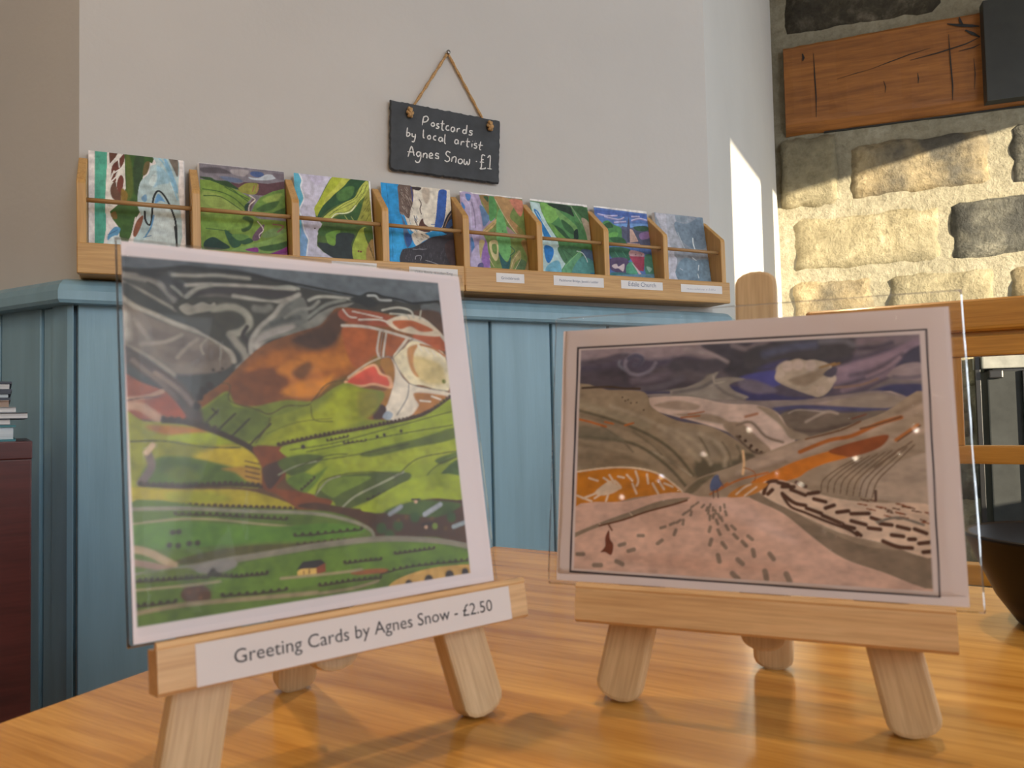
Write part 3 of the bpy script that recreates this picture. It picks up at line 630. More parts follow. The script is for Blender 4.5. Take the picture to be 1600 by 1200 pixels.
RIGHT_ART=[
('q',(48,42,57),0.17,1,[7.7,118.1,168.4,117.6,167.1,3,6.4,3.9]),
('q',(220,210,213),0.17,1,[8.8,117,167.6,116.8,166.4,3.7,7.4,4.9]),
('q',(88,85,109),0.23,1,[9.8,116.3,165.3,115.2,164.4,5.4,8.7,5.9]),
('p',(142,132,143),3.08,1,[6.3,120,70.8,118.4,81.4,107.1,62.4,111.1,45.4,113.9,26.3,113,6.4,108.6]),
('p',(76,72,87),5.13,1,[6.4,103.3,27.7,105.6,51,100.4,70.4,96.9,62.1,92.9,33.6,95.1,6.4,95.8]),
('s',(120,124,145),1.54,1.28,1,[33.7,104.6,30.1,107.7,32.2,112.5,38.9,113.6,42.5,110.8,41,107.3,38.1,107.4]),
('s',(76,76,100),1.15,1.03,1,[31.5,110.6,35.2,112.6,40.3,110.7]),
('p',(103,98,111),3.85,1,[45.3,102,52.5,106.1,70.5,104,81.3,105,89.1,99.1,70.4,96.9]),
('p',(71,72,87),2.82,1,[70.8,117.4,92.2,117.3,97.3,111.2,115.1,113.1,136.9,112.7,134.1,101.6,108.5,104.6,99.5,100.2,89.1,97.8,81.3,102.2,81.4,107.8]),
('p',(78,81,130),3.08,1,[94.6,107.2,107.5,110.8,112.5,109.2,104.7,102.7,97,103]),
('p',(99,104,122),2.82,1,[105.1,116.4,117.7,116.2,115,111.8,108.7,109.3]),
('p',(80,85,163),1.8,1,[89.1,98.9,105.9,101.6,108.2,95.8,98,92,91.6,94.9]),
('p',(65,68,122),1.8,1,[82.4,94.5,94.2,93.5,109.3,89.1,121.5,88.1,126.3,86.1,104.2,86.5,91.4,87.8]),
('p',(120,115,139),2.05,1,[89.1,97.8,96.9,96.8,105.6,91.8,96.7,90.7,89,93.6]),
('p',(139,135,132),1.54,1,[45.2,90.2,59.3,94.4,67.6,94.5,74.8,101.3,77.5,98.7,83.9,99,91.1,97.7,86.4,96.7,83.1,93.8,91.4,87.8,70.2,88.3]),
('p',(71,72,89),3.08,1,[127.3,112.5,138.2,114,136.5,104.2,131.6,99.1,126.9,101.9]),
('p',(125,115,132),3.85,1,[136.9,113.4,166.2,115.1,166.6,110.6,150.8,110.1,141.4,106.6]),
('s',(144,128,152),4.62,3.59,1,[127.8,95.2,144.6,100.6,165.4,110]),
('s',(99,91,113),2.82,2.57,1,[131.3,91.2,147.7,94.6,160.5,101.9]),
('s',(137,122,143),2.31,1.8,1,[133.6,91.1,150.1,97.2,161.9,105.7]),
('p',(67,70,98),1.8,1,[154.9,100.8,160.8,107,167,109.3,166.6,100.4,159.3,99.4]),
('p',(131,124,132),1.8,1,[144.1,90.9,152.4,95.8,159.3,100,166.6,101,166.1,91.6,154.4,91.9]),
('p',(63,70,122),2.31,1,[131,86,145.3,90.9,154.5,93.2,166,90.3,165.7,85.3,158.5,84.2,147.4,88.2]),
('s',(150,126,119),1.03,0.77,1,[130.1,92.5,140.8,93.3,147.8,95.9]),
('d',(195,184,173),4.62,[109.9,101.2,114.7,102.1,121.4,101]),
('p',(189,178,167),0.64,1,[104.8,98.6,108.5,103.6,115.4,105.8,122.8,104.7,127.9,102.9,126.2,98.2,129.8,97,128.4,91.9,123.4,88.5,114.9,91.3,106.4,95.6]),
('d',(203,193,186),3.33,[108.4,101.5,114.7,103.1,121.5,102.6]),
('d',(195,184,180),2.31,[128.4,96.5,123.5,91.7]),
('p',(150,139,126),1.8,0.8,[108.3,97.2,118.3,99.5,125.1,101.9,126.8,100.3,120.6,95.5,111.9,93.7]),
('s',(150,117,76),1.15,1.03,1,[124.5,101.7,132.4,103.5]),
('p',(78,76,100),1.03,1,[124.9,98,128.1,101.2,130.4,100.4,127.7,97.6]),
('p',(157,145,158),3.63,1,[5.6,116.5,44.7,116.7,64.8,115,62.1,111.1,44.6,109.8,30.8,113.9,20.2,110.8,5.6,110]),
('s',(99,94,113),3.03,2.42,1,[7.8,109.2,18.7,109.5,28,111.2,33.6,111.6]),
('p',(84,79,94),3.63,1,[5.7,104.3,23.7,103.7,32.2,100.6,25.1,96.6,5.7,97.2]),
('s',(135,132,154),1.82,1.45,1,[41.9,110.9,38.5,112.5,34.7,110.6,33.2,107.1,35.7,103.2,41.2,102,46.3,104.2,48.7,107.6]),
('s',(90,91,117),2.06,1.21,1,[35,110.5,38.5,111.8,41.9,110.2,40.5,107.2,37.8,107.3]),
('s',(112,104,122),3.63,3.03,1,[37.7,99,48.6,100.1,55.3,102.5]),
('s',(103,100,117),3.03,2.42,1,[40.4,94.8,52.6,95.9,61.9,99.6]),
('p',(84,83,98),2.42,1,[54,106,60.1,109.5,69.8,108.1,80.7,108.6,83.8,104.8,74.8,101.2,64.6,103.6,58,102.5]),
('s',(163,154,163),2.06,1.82,1,[63.4,113.7,71.2,112,77.6,110.4,83.2,106.8]),
('p',(76,76,91),1.82,1,[71.3,115.4,85.9,115.3,91.4,111.7,88.8,106,82.6,108.2,76.4,111.8]),
('s',(129,122,132),2.42,2.06,1,[85.9,114.6,92.1,112.4,97.6,114.1,101.3,114.5]),
('p',(154,150,147),0.97,1,[48.5,92.9,61.1,94.2,70.9,97.7,76.1,101,79,101.7,77.6,98.5,83.6,98.9,91.1,97.9,84.2,96,86.3,92.3,92.6,88.8,77.1,88.3,64.4,91.2]),
('s',(120,117,122),1.82,1.57,1,[57.8,92.4,69.6,94.1,76,97.2]),
('s',(129,126,128),1.57,1.33,1,[77.9,95.2,82.8,91.1,89.6,88.4]),
('s',(178,171,165),0.73,0.61,1,[76.7,99.8,77.3,96.5,81.7,97]),
('s',(82,83,113),1.57,0.97,1,[40.4,93.1,48.5,92.6,55.2,92.6]),
('s',(161,154,158),0.61,0.48,1,[43.8,91.5,51.2,91.6,56.5,91.2]),
('p',(78,79,91),2.42,1,[93,112.3,114.8,115.7,137.8,115.8,139.4,108.9,129.5,105.9,114.5,107.2,103.8,105.4,92.8,102.5]),
('s',(90,98,128),3.63,3.03,1,[100.3,109.4,111.8,112.1,122.3,112.8]),
('s',(112,113,128),2.42,2.18,1,[125.2,114,134.3,114.1,138.7,112]),
('p',(137,126,141),2.42,1,[139.9,114.5,154.2,114.9,166.4,115.4,166.2,111.3,154,111.3,143,108.7]),
('s',(90,87,107),2.42,2.06,1,[140.9,110.1,148.5,110.3,154,111.9]),
('s',(157,139,163),3.63,2.66,1,[132.6,100.5,142.8,103.2,153.8,106.4,160.3,109.8,166.7,111.9]),
('s',(105,96,117),2.42,2.06,1,[137,97.8,145.9,99.4,152.5,102.8,158,106.2]),
('s',(148,132,152),1.57,1.33,1,[143.6,97,151.3,100.4,156.9,105]),
('p',(71,74,100),1.57,1,[158,105,161.3,108.5,166.1,110.1,165.8,103.5,160.5,102.5]),
('p',(157,145,154),1.21,1,[151.7,97.4,155.6,100.9,161,102.5,165.7,101.7,165.3,94.8,158.5,95.3,152.7,96.4]),
('s',(120,113,130),1.82,1.33,1,[154.3,96.4,159.6,95.9,164.9,96.3]),
('p',(63,70,117),1.45,1,[150.9,91.9,156.3,93,165.2,92.7,164.9,87.4,159.7,86.9,155,89.4]),
('p',(178,163,163),0.73,1,[93.6,86.7,108,87.2,116.7,86.4,125.3,87.5,138.7,87.3,147.5,89.3,152.9,89.9,159.1,86.2,147.2,82.9,125.1,82.4,113.7,83.8,93.5,85.1]),
('s',(137,128,137),2.06,1.45,1,[95.9,84.7,113.7,84.4,130.8,83.5,150,84.1]),
('s',(214,199,199),0.48,0.42,1,[125.3,87.3,138.7,87.3,147.5,89.1,152.7,89.8,157.5,86.7]),
('p',(195,184,171),0.48,1,[104.8,99.5,107.3,103.9,111.5,105.7,115.1,106.5,118.6,105.4,122,105.6,127.1,104.1,129.3,101.8,125.8,99.5,128,97.2,130.6,97.7,129.8,94.3,126.6,90.1,122.5,88.3,118.6,90.9,110.6,94.3,105.3,97]),
('d',(212,199,195),2.79,[110.3,103.2,115,103.6,120.2,103.1]),
('d',(206,195,186),2.06,[107.2,99.5,129.1,96.5,124.3,91.4]),
('p',(157,143,128),1.82,0.85,[110.6,96.8,121.2,100.2,127.1,103.2,128.2,101.6,123.4,96.4,116.4,93.5]),
('s',(161,128,85),0.85,0.85,1,[124.2,102,130.5,103.7]),
('p',(86,85,107),0.97,1,[125.5,98.8,129.3,101.8,131.5,101.1,130.3,98.1,128.3,97.2]),
('s',(150,141,143),2.05,1.28,1,[46.6,90.7,75.6,87.5,109.2,85.9,133.5,88,147.5,89.5,158.1,86.5]),
('p',(161,150,143),1.03,1,[126.2,85.4,135.8,87.8,147.5,89.3,158.6,86.1,149.4,82.4,132.1,84]),
('s',(78,83,130),1.8,1.03,1,[104.1,83.1,116.5,83.9,133.3,82.7,151.7,81.5]),
('p',(120,109,102),0.77,1,[105.8,79.5,114,83,121.3,81.6,127.3,81.9,134.4,80.7,151.7,81.5,139.9,74.3,119.6,69.1,111.1,70.5]),
('s',(171,160,152),1.15,1.03,1,[117.5,77,126.1,81.4,130.8,80.5]),
('s',(99,87,83),1.8,1.54,1,[112.4,73.1,123.4,73,135.3,75.6]),
('s',(171,163,158),0.64,0.51,1,[110.2,81.1,114.6,82.6,126.1,81.4]),
('s',(129,76,55),0.64,0.38,1,[136.6,78.1,142.5,80]),
('q',(159,143,126),1.28,1,[-2.8,67.6,172.9,67.9,168.8,-2.4,-2.3,-17.1]),
('p',(216,197,191),0.51,1,[44,89.8,64.8,90.3,82.2,86.4,96.5,85.3,105.3,81.4,108.8,75.8,112.5,67.8,100.9,63.2,88.4,70.5,70,77.4,47.9,84]),
('p',(159,143,128),1.54,0.8,[48,86.1,59.2,88.5,70.2,85.7,64.7,83.3]),
('p',(161,145,130),1.8,1,[57.7,81.7,75.5,81.5,85.9,75.9,75.4,77.4]),
('s',(171,104,61),0.77,0.51,1,[61.2,80,70.1,80.7]),
('s',(171,104,61),0.64,0.51,1,[64.6,81.6,72.1,82.7]),
('s',(171,119,91),1.28,1.28,1,[91.2,79.9,96.4,81.2]),
('p',(161,147,132),1.28,1,[96.5,84.7,104,82.5,110,74.4,118.4,70.5,111.1,69.1,106.3,75.8,100.2,81.2]),
('p',(157,141,126),1.28,1,[80.7,76,88.6,77.3,96.1,70.5,102.2,63.8,95.8,59.8,88.3,67.8]),
('s',(129,115,104),1.28,1.28,1,[87.2,75.9,93.7,77.2,99.9,70.5,107.3,67.8]),
('d',(76,55,46),0.9,[88.4,70.5,90.9,68.5,93.4,66.2,95.9,64.1,97.8,63.1,92.7,65.1]),
('s',(103,87,76),1.28,1.03,1,[87.1,70.5,93.3,63.8,99.6,62.5]),
('p',(157,142,122),0.51,1,[6.4,95.8,24.7,94.8,40.9,93.8,45.2,90.5,47.2,85.4,59.1,78.6,75.3,75.4,88.3,67.8,95.8,59.5,88,56.4,69.5,50.7,62.6,43.7,47.6,52.3,26,54.8,6.5,52.3]),
('s',(76,59,51),1.15,0.38,1,[11,96.3,24.7,96.4,32.1,95.4,40.9,94.9]),
('d',(86,72,59),0.51,[32.1,90.8,35,89.5,36.5,87.8,39.4,88,42.9,84.1,33.6,89]),
('s',(161,152,132),3.85,3.33,0.8,[9.5,88.3,27.6,82.1,45,76.2]),
('p',(161,150,135),5.13,0.8,[50.7,74.8,69.9,73.3,83,65.1,69.6,59.5,58.9,65]),
('p',(97,91,76),3.08,1,[66.9,54,69.7,60.9,77.6,58.3,88.1,60.3,93.2,60.4,86.7,56.4,70.8,50.7]),
('p',(99,91,76),1.28,1,[88.2,62.4,93.9,62.5,95.1,59.5,88.7,57.7]),
('s',(103,96,79),1.54,1.28,1,[9.5,84.6,27.6,79.2,45,72,57.5,63.6,66.8,52.4]),
('s',(103,96,79),1.54,1.28,1,[9.6,71.3,26.1,69.8,40.6,66.3,54.6,56.6,63.3,47.1]),
('s',(125,115,98),1.03,1.03,1,[69.9,70.5,73.7,63.7,74.9,56.9]),
('s',(125,115,98),1.03,1.03,1,[80.5,67.8,83.6,62.4,84.1,57.7]),
('s',(125,115,98),1.03,1.03,1,[87,66.4,88.8,62.4]),
('s',(125,115,98),1.03,1.03,1,[21.7,76.4,32,69.1,37.7,63.4]),
('s',(125,115,98),1.03,1.03,1,[37.8,73.4,47.7,66.3,51.9,62.1]),
('p',(120,115,100),2.31,0.8,[9.5,76.5,23.1,74.9,33.4,69.1,18.6,69.1,9.6,70.6]),
('s',(167,158,141),0.64,0.38,1,[47.7,63.5,57.4,58,66.1,52]),
('s',(182,169,150),2.05,2.05,0.7,[26.2,86.5,45,79.1,59,70.5,69.6,59.5]),
('s',(182,169,150),2.05,2.05,0.7,[50.7,76.2,67.1,69.1,75,58.2]),
('s',(182,169,150),2.05,2.05,0.7,[69.9,71.9,80.4,65.1,81.5,57]),
('s',(120,109,91),2.31,2.31,0.6,[11.1,82.3,30.5,76.3,47.7,67.7,58.7,56.7]),
('s',(120,109,91),2.31,2.31,0.6,[9.6,67.6,27.5,63.4,44.8,56.5]),
('s',(120,109,91),2.31,2.31,0.6,[75.2,67.8,80.3,61]),
('p',(127,113,94),3.85,0.7,[11.1,63.3,33.4,62,50.4,55.1,33.3,55.6,11.1,55.3]),
('s',(189,107,44),1.03,0.51,1,[9.5,80.1,15.6,78.6,23.9,76.1]),
('s',(189,107,44),0.9,0.51,1,[23.2,78.5,27.6,77.5]),
('s',(189,107,44),0.9,0.51,1,[33.5,76.6,37.8,77.7]),
('p',(199,128,29),0.38,1,[6.5,52.3,26,55.1,40.5,54.7,51.7,51.6,61.9,44.1,47.4,42.3,37.5,40.9,26,37.5,6.6,34]),
('s',(223,203,180),0.9,0.26,1,[6.5,53,26,55.6,40.5,55.3,51.8,52.1,62.6,43.9]),
('s',(220,201,182),1.03,0.38,1,[12.6,40.2,20.1,43.3,26,47.7,23.1,50.5]),
('s',(220,201,182),1.03,0.38,1,[18.6,40.4,26,44.8,31.8,45.7,28.9,49.1]),
('s',(220,201,182),1.03,0.38,1,[9.6,41.5,17.1,38.9]),
('s',(220,201,182),1.03,0.38,1,[26,51.9,28.9,47.7]),
('s',(220,201,182),1.03,0.38,1,[39.1,53.9,40.5,49.4,39.7,46.9]),
('s',(220,201,182),1.03,0.38,1,[44.7,52.5,45.4,48.1]),
('s',(220,201,182),1.03,0.38,1,[34.8,52.1,37.6,49.3]),
('s',(220,201,182),1.03,0.38,1,[37.6,47.9,39.7,43.1]),
('s',(220,201,182),1.03,0.38,1,[50.3,49.6,53,45.5]),
('s',(220,201,182),1.03,0.38,1,[15.6,50.3,20.1,49]),
('s',(220,201,182),1.03,0.38,1,[53.1,48.3,57.2,46.7]),
('s',(220,201,182),1.03,0.38,1,[24.5,39.1,26,44.1]),
('s',(220,201,182),1.03,0.38,1,[33.3,50.7,30.4,51.3]),
('s',(220,201,182),1.03,0.38,1,[47.5,48.1,50.2,43.4]),
('p',(219,201,182),0.64,1,[18.6,43.2,26,49.1,28.2,47.7,31.8,46.4,28.9,43.5,23,41.9]),
('p',(165,149,132),0.51,1,[61.9,43.7,69.5,51.1,85.4,56.7,111,67.6,131.7,74,149.3,80.5,166,89.6,167.4,63,166.1,38.7,136.2,42.6,100.5,49.3,81.2,42]),
('p',(178,160,147),3.08,1,[88,57,111,66.5,131.6,71.7,146.7,72.9,125.4,65.3,105.7,57.3]),
('p',(118,109,91),1.28,1,[62.6,44.1,69.5,50.5,77.5,52.9,72.1,48.7,66.7,43.8]),
('s',(189,171,158),2.82,2.57,0.7,[113.4,65.2,131.6,70.4,149.1,75.5,164,82.9]),
('s',(189,171,158),2.82,2.57,0.7,[87.9,53,108.3,61.3,125.5,66.6]),
('s',(189,171,158),2.82,2.57,0.7,[146.3,65.4,155.6,70.4,164.5,72.9]),
('s',(135,119,107),2.05,2.05,0.6,[80,48.9,95.6,54.5,108.2,58.6]),
('s',(135,119,107),2.05,2.05,0.6,[136.8,57.7,148.5,62.9,159.7,64.2]),
('s',(135,119,107),2.05,2.05,0.6,[155,80.5,164.1,85.4]),
('p',(210,126,31),0.64,1,[92.9,49.2,103.1,54.6,113.2,59.3,127.8,64,144.2,67.9,135.9,61.5,125.2,58.2,117.9,54.9,112.9,51.5,104.2,49.4]),
('p',(146,76,33),0.77,1,[126.6,64,142,69.2,150.9,70.7,147.5,65.4,137,61.3,132.4,61.5]),
('s',(184,107,40),1.8,0.64,1,[114.5,63.3,126.8,68.5,136.2,70.4,146.8,75.5,156.2,78.4]),
('s',(118,79,51),0.9,0.51,1,[139.9,73.6,148,75.7,156.2,78.7]),
('s',(118,79,51),0.77,0.51,1,[117.2,69.1,131.7,73,140,76.8]),
('s',(184,113,55),1.54,0.77,1,[153.8,68.5,159,72.3,162.4,74.8]),
('s',(103,72,51),0.64,0.38,1,[154.3,67.9,163.5,74.7]),
('s',(191,113,48),0.9,0.64,1,[77.3,44.8,87.8,50.4,100.6,53.9]),
('s',(191,113,48),0.77,0.51,1,[74.6,43.4,82.6,48.9]),
('p',(180,165,152),0.51,1,[140,52.1,145.9,56,155,59.4,167.7,62,166.5,41.1,147.5,42.7,138.6,44.5]),
('s',(116,96,79),0.51,0.26,1,[122.9,45.7,123.7,50.5,129.8,55.7,136.9,60]),
('s',(116,96,79),0.51,0.26,1,[125.5,45.4,126.5,50.5,132.8,56.1,140,60.8]),
('s',(116,96,79),0.51,0.26,1,[128,45.1,129.3,50.6,135.9,56.6,143,61.6]),
('s',(116,96,79),0.51,0.26,1,[130.6,44.8,132.1,50.7,138.9,57,146,62.3]),
('s',(116,96,79),0.51,0.26,1,[133.1,44.5,134.9,50.7,141.9,57.4,149,63.1]),
('s',(116,96,79),0.51,0.26,1,[135.7,44.2,137.7,50.8,144.9,57.8,151.9,63.9]),
('s',(116,96,79),0.51,0.26,1,[138.2,43.9,140.4,50.8,147.8,58.2,154.8,64.7]),
('s',(116,96,79),0.51,0.26,1,[140.7,43.6,143.2,50.9,150.7,58.6,157.8,65.4]),
('s',(116,96,79),0.51,0.26,1,[143.2,43.3,145.9,51,153.7,59.1,160.7,66.2]),
('s',(120,98,83),0.64,0.38,1,[144.8,56.6,153,62.9]),
('s',(120,98,83),0.64,0.38,1,[148.3,59.1,156.4,65.4]),
('s',(120,98,83),0.64,0.38,1,[151.8,61.6,159.9,67.9]),
('p',(214,182,169),0.38,1,[6.6,34.6,33.2,39.1,50.2,43,61.9,44.1,69.3,42.5,79.9,42.2,92.7,42.3,107.5,35.9,118,26.2,130.5,17.3,146,12.2,166.2,5.8,166,3.2,123,4.7,60.6,5.4,6.7,3.1]),
('p',(223,195,188),5.13,0.8,[69.3,40.5,87.6,39.8,100,32.4,111.9,22.7,94.8,28.3,79.7,35.5]),
('p',(220,186,171),6.41,0.6,[12.6,24.6,33.2,29.6,54.3,34.6,63.7,28.2,33,11.7,12.7,11.9]),
('p',(206,167,150),5.13,0.6,[33.1,14.4,74,14.1,111.5,11.3,86.7,8.4,47,8.5]),
('p',(144,130,115),0.38,1,[6.6,22.1,23,29.2,37.5,34.7,51.6,40,65.3,41.8,58.4,38.6,47.4,35.4,33.2,30.3,18.6,25.5,6.6,20]),
('s',(220,197,180),0.38,0.15,1,[20.8,28.4,23.7,26.5]),
('s',(220,197,180),0.38,0.15,1,[36.1,34.2,38.2,31.9]),
('s',(103,63,38),0.9,0.38,1,[21.5,27.1,33.2,30.3,44.6,34.5,57.1,38.1,63.9,40.4]),
('p',(137,122,107),0.38,1,[92.1,42.5,99.1,44.3,112.3,36.1,124,29,140.9,22.4,165.9,20.2,165.1,6.4,146,12.2,130.5,17.3,118,26.2,106.2,35.9]),
('p',(223,201,184),0.38,1,[97.7,49,106.7,50.5,124.6,43.8,141.8,41.3,168.1,39.7,166.9,19.4,146.6,24.3,129.8,28,112.3,36.1,97.6,43.8]),
('s',(80,46,31),1.8,0.51,1,[98.5,44.3,100.5,49.3,104.2,50.1]),
('s',(80,46,31),1.8,0.51,1,[100.3,44.1,102.3,46.1]),
('s',(80,46,31),1.8,0.51,1,[104.8,49.4,109.1,48.5]),
('s',(80,46,31),1.8,0.51,1,[106.5,44.5,111.3,40.5,116.1,39.4]),
('s',(80,46,31),1.8,0.51,1,[106.6,47.5,111.5,47.6]),
('s',(80,46,31),1.8,0.51,1,[110.3,46.3,116.2,43.9]),
('s',(80,46,31),1.8,0.51,1,[116.6,38.2,122.5,36.1]),
('s',(80,46,31),1.8,0.51,1,[119.8,42.3,124.5,41.2]),
('s',(80,46,31),1.8,0.51,1,[123.1,35.2,131.1,31.8]),
('s',(80,46,31),1.8,0.51,1,[124.4,38.4,127.9,39.8]),
('s',(80,46,31),1.8,0.51,1,[131.1,31.2,135.6,30.1]),
('s',(80,46,31),1.8,0.51,1,[129,36.7,133.6,37.5]),
('s',(80,46,31),1.8,0.51,1,[134.6,33.2,140.2,31.8]),
('s',(80,46,31),1.8,0.51,1,[134.7,36.3,141.6,36.6]),
('s',(80,46,31),1.8,0.51,1,[141.3,30.4,145.8,30]),
('s',(80,46,31),1.8,0.51,1,[136.7,28.3,138,27.2]),
('s',(80,46,31),1.8,0.51,1,[146.7,25.1,152.1,23,157.5,22.7]),
('s',(80,46,31),1.8,0.51,1,[145.9,32.4,150.3,32]),
('s',(80,46,31),1.8,0.51,1,[150.1,27.8,154.5,27.4]),
('s',(80,46,31),1.8,0.51,1,[152.5,31.5,156.8,30.5]),
('s',(80,46,31),1.8,0.51,1,[159,30.6,163.2,29]),
('s',(80,46,31),1.8,0.51,1,[160.3,24.7,165.2,25.5]),
('s',(80,46,31),1.8,0.51,1,[161.7,21.2,164.9,21.7]),
('s',(80,46,31),1.8,0.51,1,[156.6,26.3,158.8,26.4]),
('s',(80,46,31),1.8,0.51,1,[142.6,34.8,146,33.7]),
('s',(80,46,31),1.8,0.51,1,[112.8,49.6,116.4,47.8]),
('s',(80,46,31),1.8,0.51,1,[117.5,44.6,121.7,45.3]),
('s',(80,46,31),1.28,0.51,1,[106.5,43.6,110,38.6,116,36.2,124.1,32.8,133.3,29.4,136.6,27.1]),
('s',(99,63,46),0.64,0.26,1,[164.8,36.6,167.8,36]),
('s',(99,63,46),0.64,0.26,1,[157.5,39.8,159.4,39.1]),
('s',(99,63,46),0.64,0.26,1,[144.6,39.6,146.9,38.9]),
('s',(146,81,44),0.64,0.26,1,[161.8,33.7,164.6,33.1]),
('s',(146,81,44),0.64,0.26,1,[137.5,40.7,141,40.1]),
('s',(99,63,46),0.64,0.26,1,[149.7,35.2,153,34.6]),
('s',(99,63,46),0.64,0.26,1,[142.4,42.5,144.7,41.8]),
('s',(99,63,46),0.64,0.26,1,[158.4,38.3,161.7,37.7]),
('s',(146,81,44),0.64,0.26,1,[152.5,41.1,155.3,40.5]),
('s',(146,81,44),0.64,0.26,1,[152.4,37.2,155.3,36.6]),
('s',(99,63,46),0.64,0.26,1,[148.7,37.7,151,37.1]),
('s',(99,63,46),0.64,0.26,1,[148.2,38.7,150.5,38]),
('s',(99,63,46),0.64,0.26,1,[153.3,37.2,155.8,36.6]),
('s',(146,81,44),0.64,0.26,1,[155.8,40.2,158,39.5]),
('s',(99,63,46),0.64,0.26,1,[163.5,37.5,166.1,36.9]),
('s',(146,81,44),0.64,0.26,1,[163.2,37.8,165.9,37.2]),
('s',(99,63,46),0.64,0.26,1,[161.3,34.6,163.4,34]),
('s',(99,63,46),0.64,0.26,1,[154.6,39.9,157.9,39.3]),
('s',(146,81,44),0.64,0.26,1,[152.1,37.5,154.9,36.9]),
('s',(146,81,44),0.64,0.26,1,[141,38.6,144.2,38]),
('s',(99,63,46),0.64,0.26,1,[138.8,42.7,141.6,42]),
('s',(146,81,44),0.64,0.26,1,[153.7,35.6,156.8,35]),
('s',(99,63,46),0.64,0.26,1,[151.9,35.2,154.1,34.5]),
('s',(146,81,44),0.64,0.26,1,[147.7,36,150,35.4]),
('s',(99,63,46),0.64,0.26,1,[151,39.2,153.6,38.6]),
('s',(146,81,44),0.64,0.26,1,[144.9,39.7,148.3,39.1]),
('s',(129,122,115),1.15,0.64,1,[144.8,33,152.7,35.2,162.3,32.5]),
('s',(86,61,53),1.15,0.26,1,[144.8,46.3,144.7,42.6]),
('p',(88,107,154),0.26,1,[74.5,47.1,75.6,50.7,77.7,52.6,79.3,50.2,80,48.2,78.1,45.9,75.2,45]),
('s',(116,91,85),0.64,0.26,1,[76,45.3,76.2,41.8]),
('s',(116,91,85),0.64,0.26,1,[77.9,45.9,78.3,42.1]),
('s',(99,91,119),0.51,0.26,1,[79,50.2,80.6,47.3]),
('d',(93,102,141),0.9,[78,51.8]),
('s',(238,203,160),1.15,0.51,1,[89.7,63.8,90.1,58.4,89.5,53.1]),
('s',(161,100,55),0.51,0.26,1,[90,56,93.7,54.7,95.2,52.5,94.5,49.9]),
('p',(197,132,59),0.51,1,[82.5,42.3,87.7,47.1,95.5,49.2,100.5,48.5,93.4,43.6]),
('s',(220,201,182),0.77,0.38,1,[86.4,43.7,90.3,47.1,92.9,48.4]),
('s',(220,201,182),0.77,0.38,1,[90.2,43.2,95.4,47.2]),
('s',(144,128,117),1.04,0.25,1,[68,38.7,69.2,39.6]),
('s',(144,128,117),1.1,0.26,1,[65.9,37.3,67.2,38.2]),
('s',(144,128,117),1.18,0.28,1,[64.2,35.2,65.6,36.2]),
('s',(144,128,117),1.24,0.3,1,[62,33.7,63.5,34.8]),
('s',(144,128,117),1.24,0.3,1,[65.6,33.5,66,35.2]),
('s',(144,128,117),1.39,0.33,1,[59.1,29.9,60.8,31.1]),
('s',(144,128,117),1.41,0.34,1,[62,29.2,62.2,31.2]),
('s',(144,128,117),1.5,0.36,1,[51.5,27.1,53.6,27.8]),
('s',(144,128,117),1.43,0.34,1,[56,28.8,57.9,29.7]),
('s',(144,128,117),1.6,0.38,1,[57.8,24.2,58.7,26.4]),
('s',(144,128,117),1.66,0.4,1,[40.7,23.1,43.1,23.2]),
('s',(144,128,117),1.78,0.43,1,[50,19.8,52.1,21.4]),
('s',(144,128,117),1.94,0.47,1,[35.9,15.6,38.7,16.5]),
('s',(144,128,117),1.83,0.44,1,[31.5,18.1,34.1,19]),
('s',(144,128,117),1.1,0.26,1,[70.7,37.3,71.8,38.5]),
('s',(144,128,117),1.1,0.26,1,[74.3,37.3,74.7,38.8]),
('s',(144,128,117),1.15,0.28,1,[75.8,35.9,75.8,37.5]),
('s',(144,128,117),1.21,0.29,1,[73.7,34.5,73.9,36.2]),
('s',(144,128,117),1.21,0.29,1,[77.3,34.6,76.8,36.2]),
('s',(144,128,117),1.15,0.28,1,[79.1,36,79.1,37.7]),
('s',(144,128,117),1.29,0.31,1,[75.9,32.5,76.1,34.3]),
('s',(144,128,117),1.29,0.31,1,[78.9,32.7,78.3,34.4]),
('s',(144,128,117),1.32,0.32,1,[74.3,31.7,74.5,33.6]),
('s',(144,128,117),1.35,0.32,1,[80,31.4,79.3,33.1]),
('s',(144,128,117),1.41,0.34,1,[78,29.9,77.3,31.7]),
('s',(144,128,117),1.55,0.37,1,[74,26.3,74.6,28.4]),
('s',(144,128,117),1.6,0.38,1,[78.9,25.2,78,27.2]),
('s',(144,128,117),1.52,0.36,1,[82.6,27.5,81.6,29.3]),
('s',(144,128,117),1.52,0.36,1,[85.7,27.8,84.2,29.2]),
('s',(144,128,117),1.79,0.43,1,[74.3,20.3,75,22.8]),
('s',(144,128,117),1.86,0.45,1,[81.4,19.4,79.9,21.4]),
('s',(144,128,117),1.69,0.4,1,[86.6,23.8,85.1,25.4]),
('s',(144,128,117),1.72,0.41,1,[93.1,23.6,91.3,24.9]),
('s',(144,128,117),2.11,0.51,1,[78.5,13,77.9,15.8]),
('s',(144,128,117),2.18,0.52,1,[88.7,12.5,86.6,14.3]),
('s',(144,128,117),2.01,0.48,1,[93.8,16.3,93.3,18.9]),
('s',(144,128,117),2.08,0.5,1,[102.1,15.3,100.5,17.5]),
('s',(144,128,117),2.43,0.58,1,[98.9,6.6,98.3,9.8]),
('s',(144,128,117),2.49,0.6,1,[108.6,6.1,107.3,9.1]),
('s',(144,128,117),2.46,0.59,1,[86.6,5.8,84.2,7.9]),
('s',(144,128,117),2.22,0.53,1,[19,8.1,22.5,8.3]),
('s',(144,128,117),2.18,0.52,1,[30.1,10.5,33.1,9.4]),
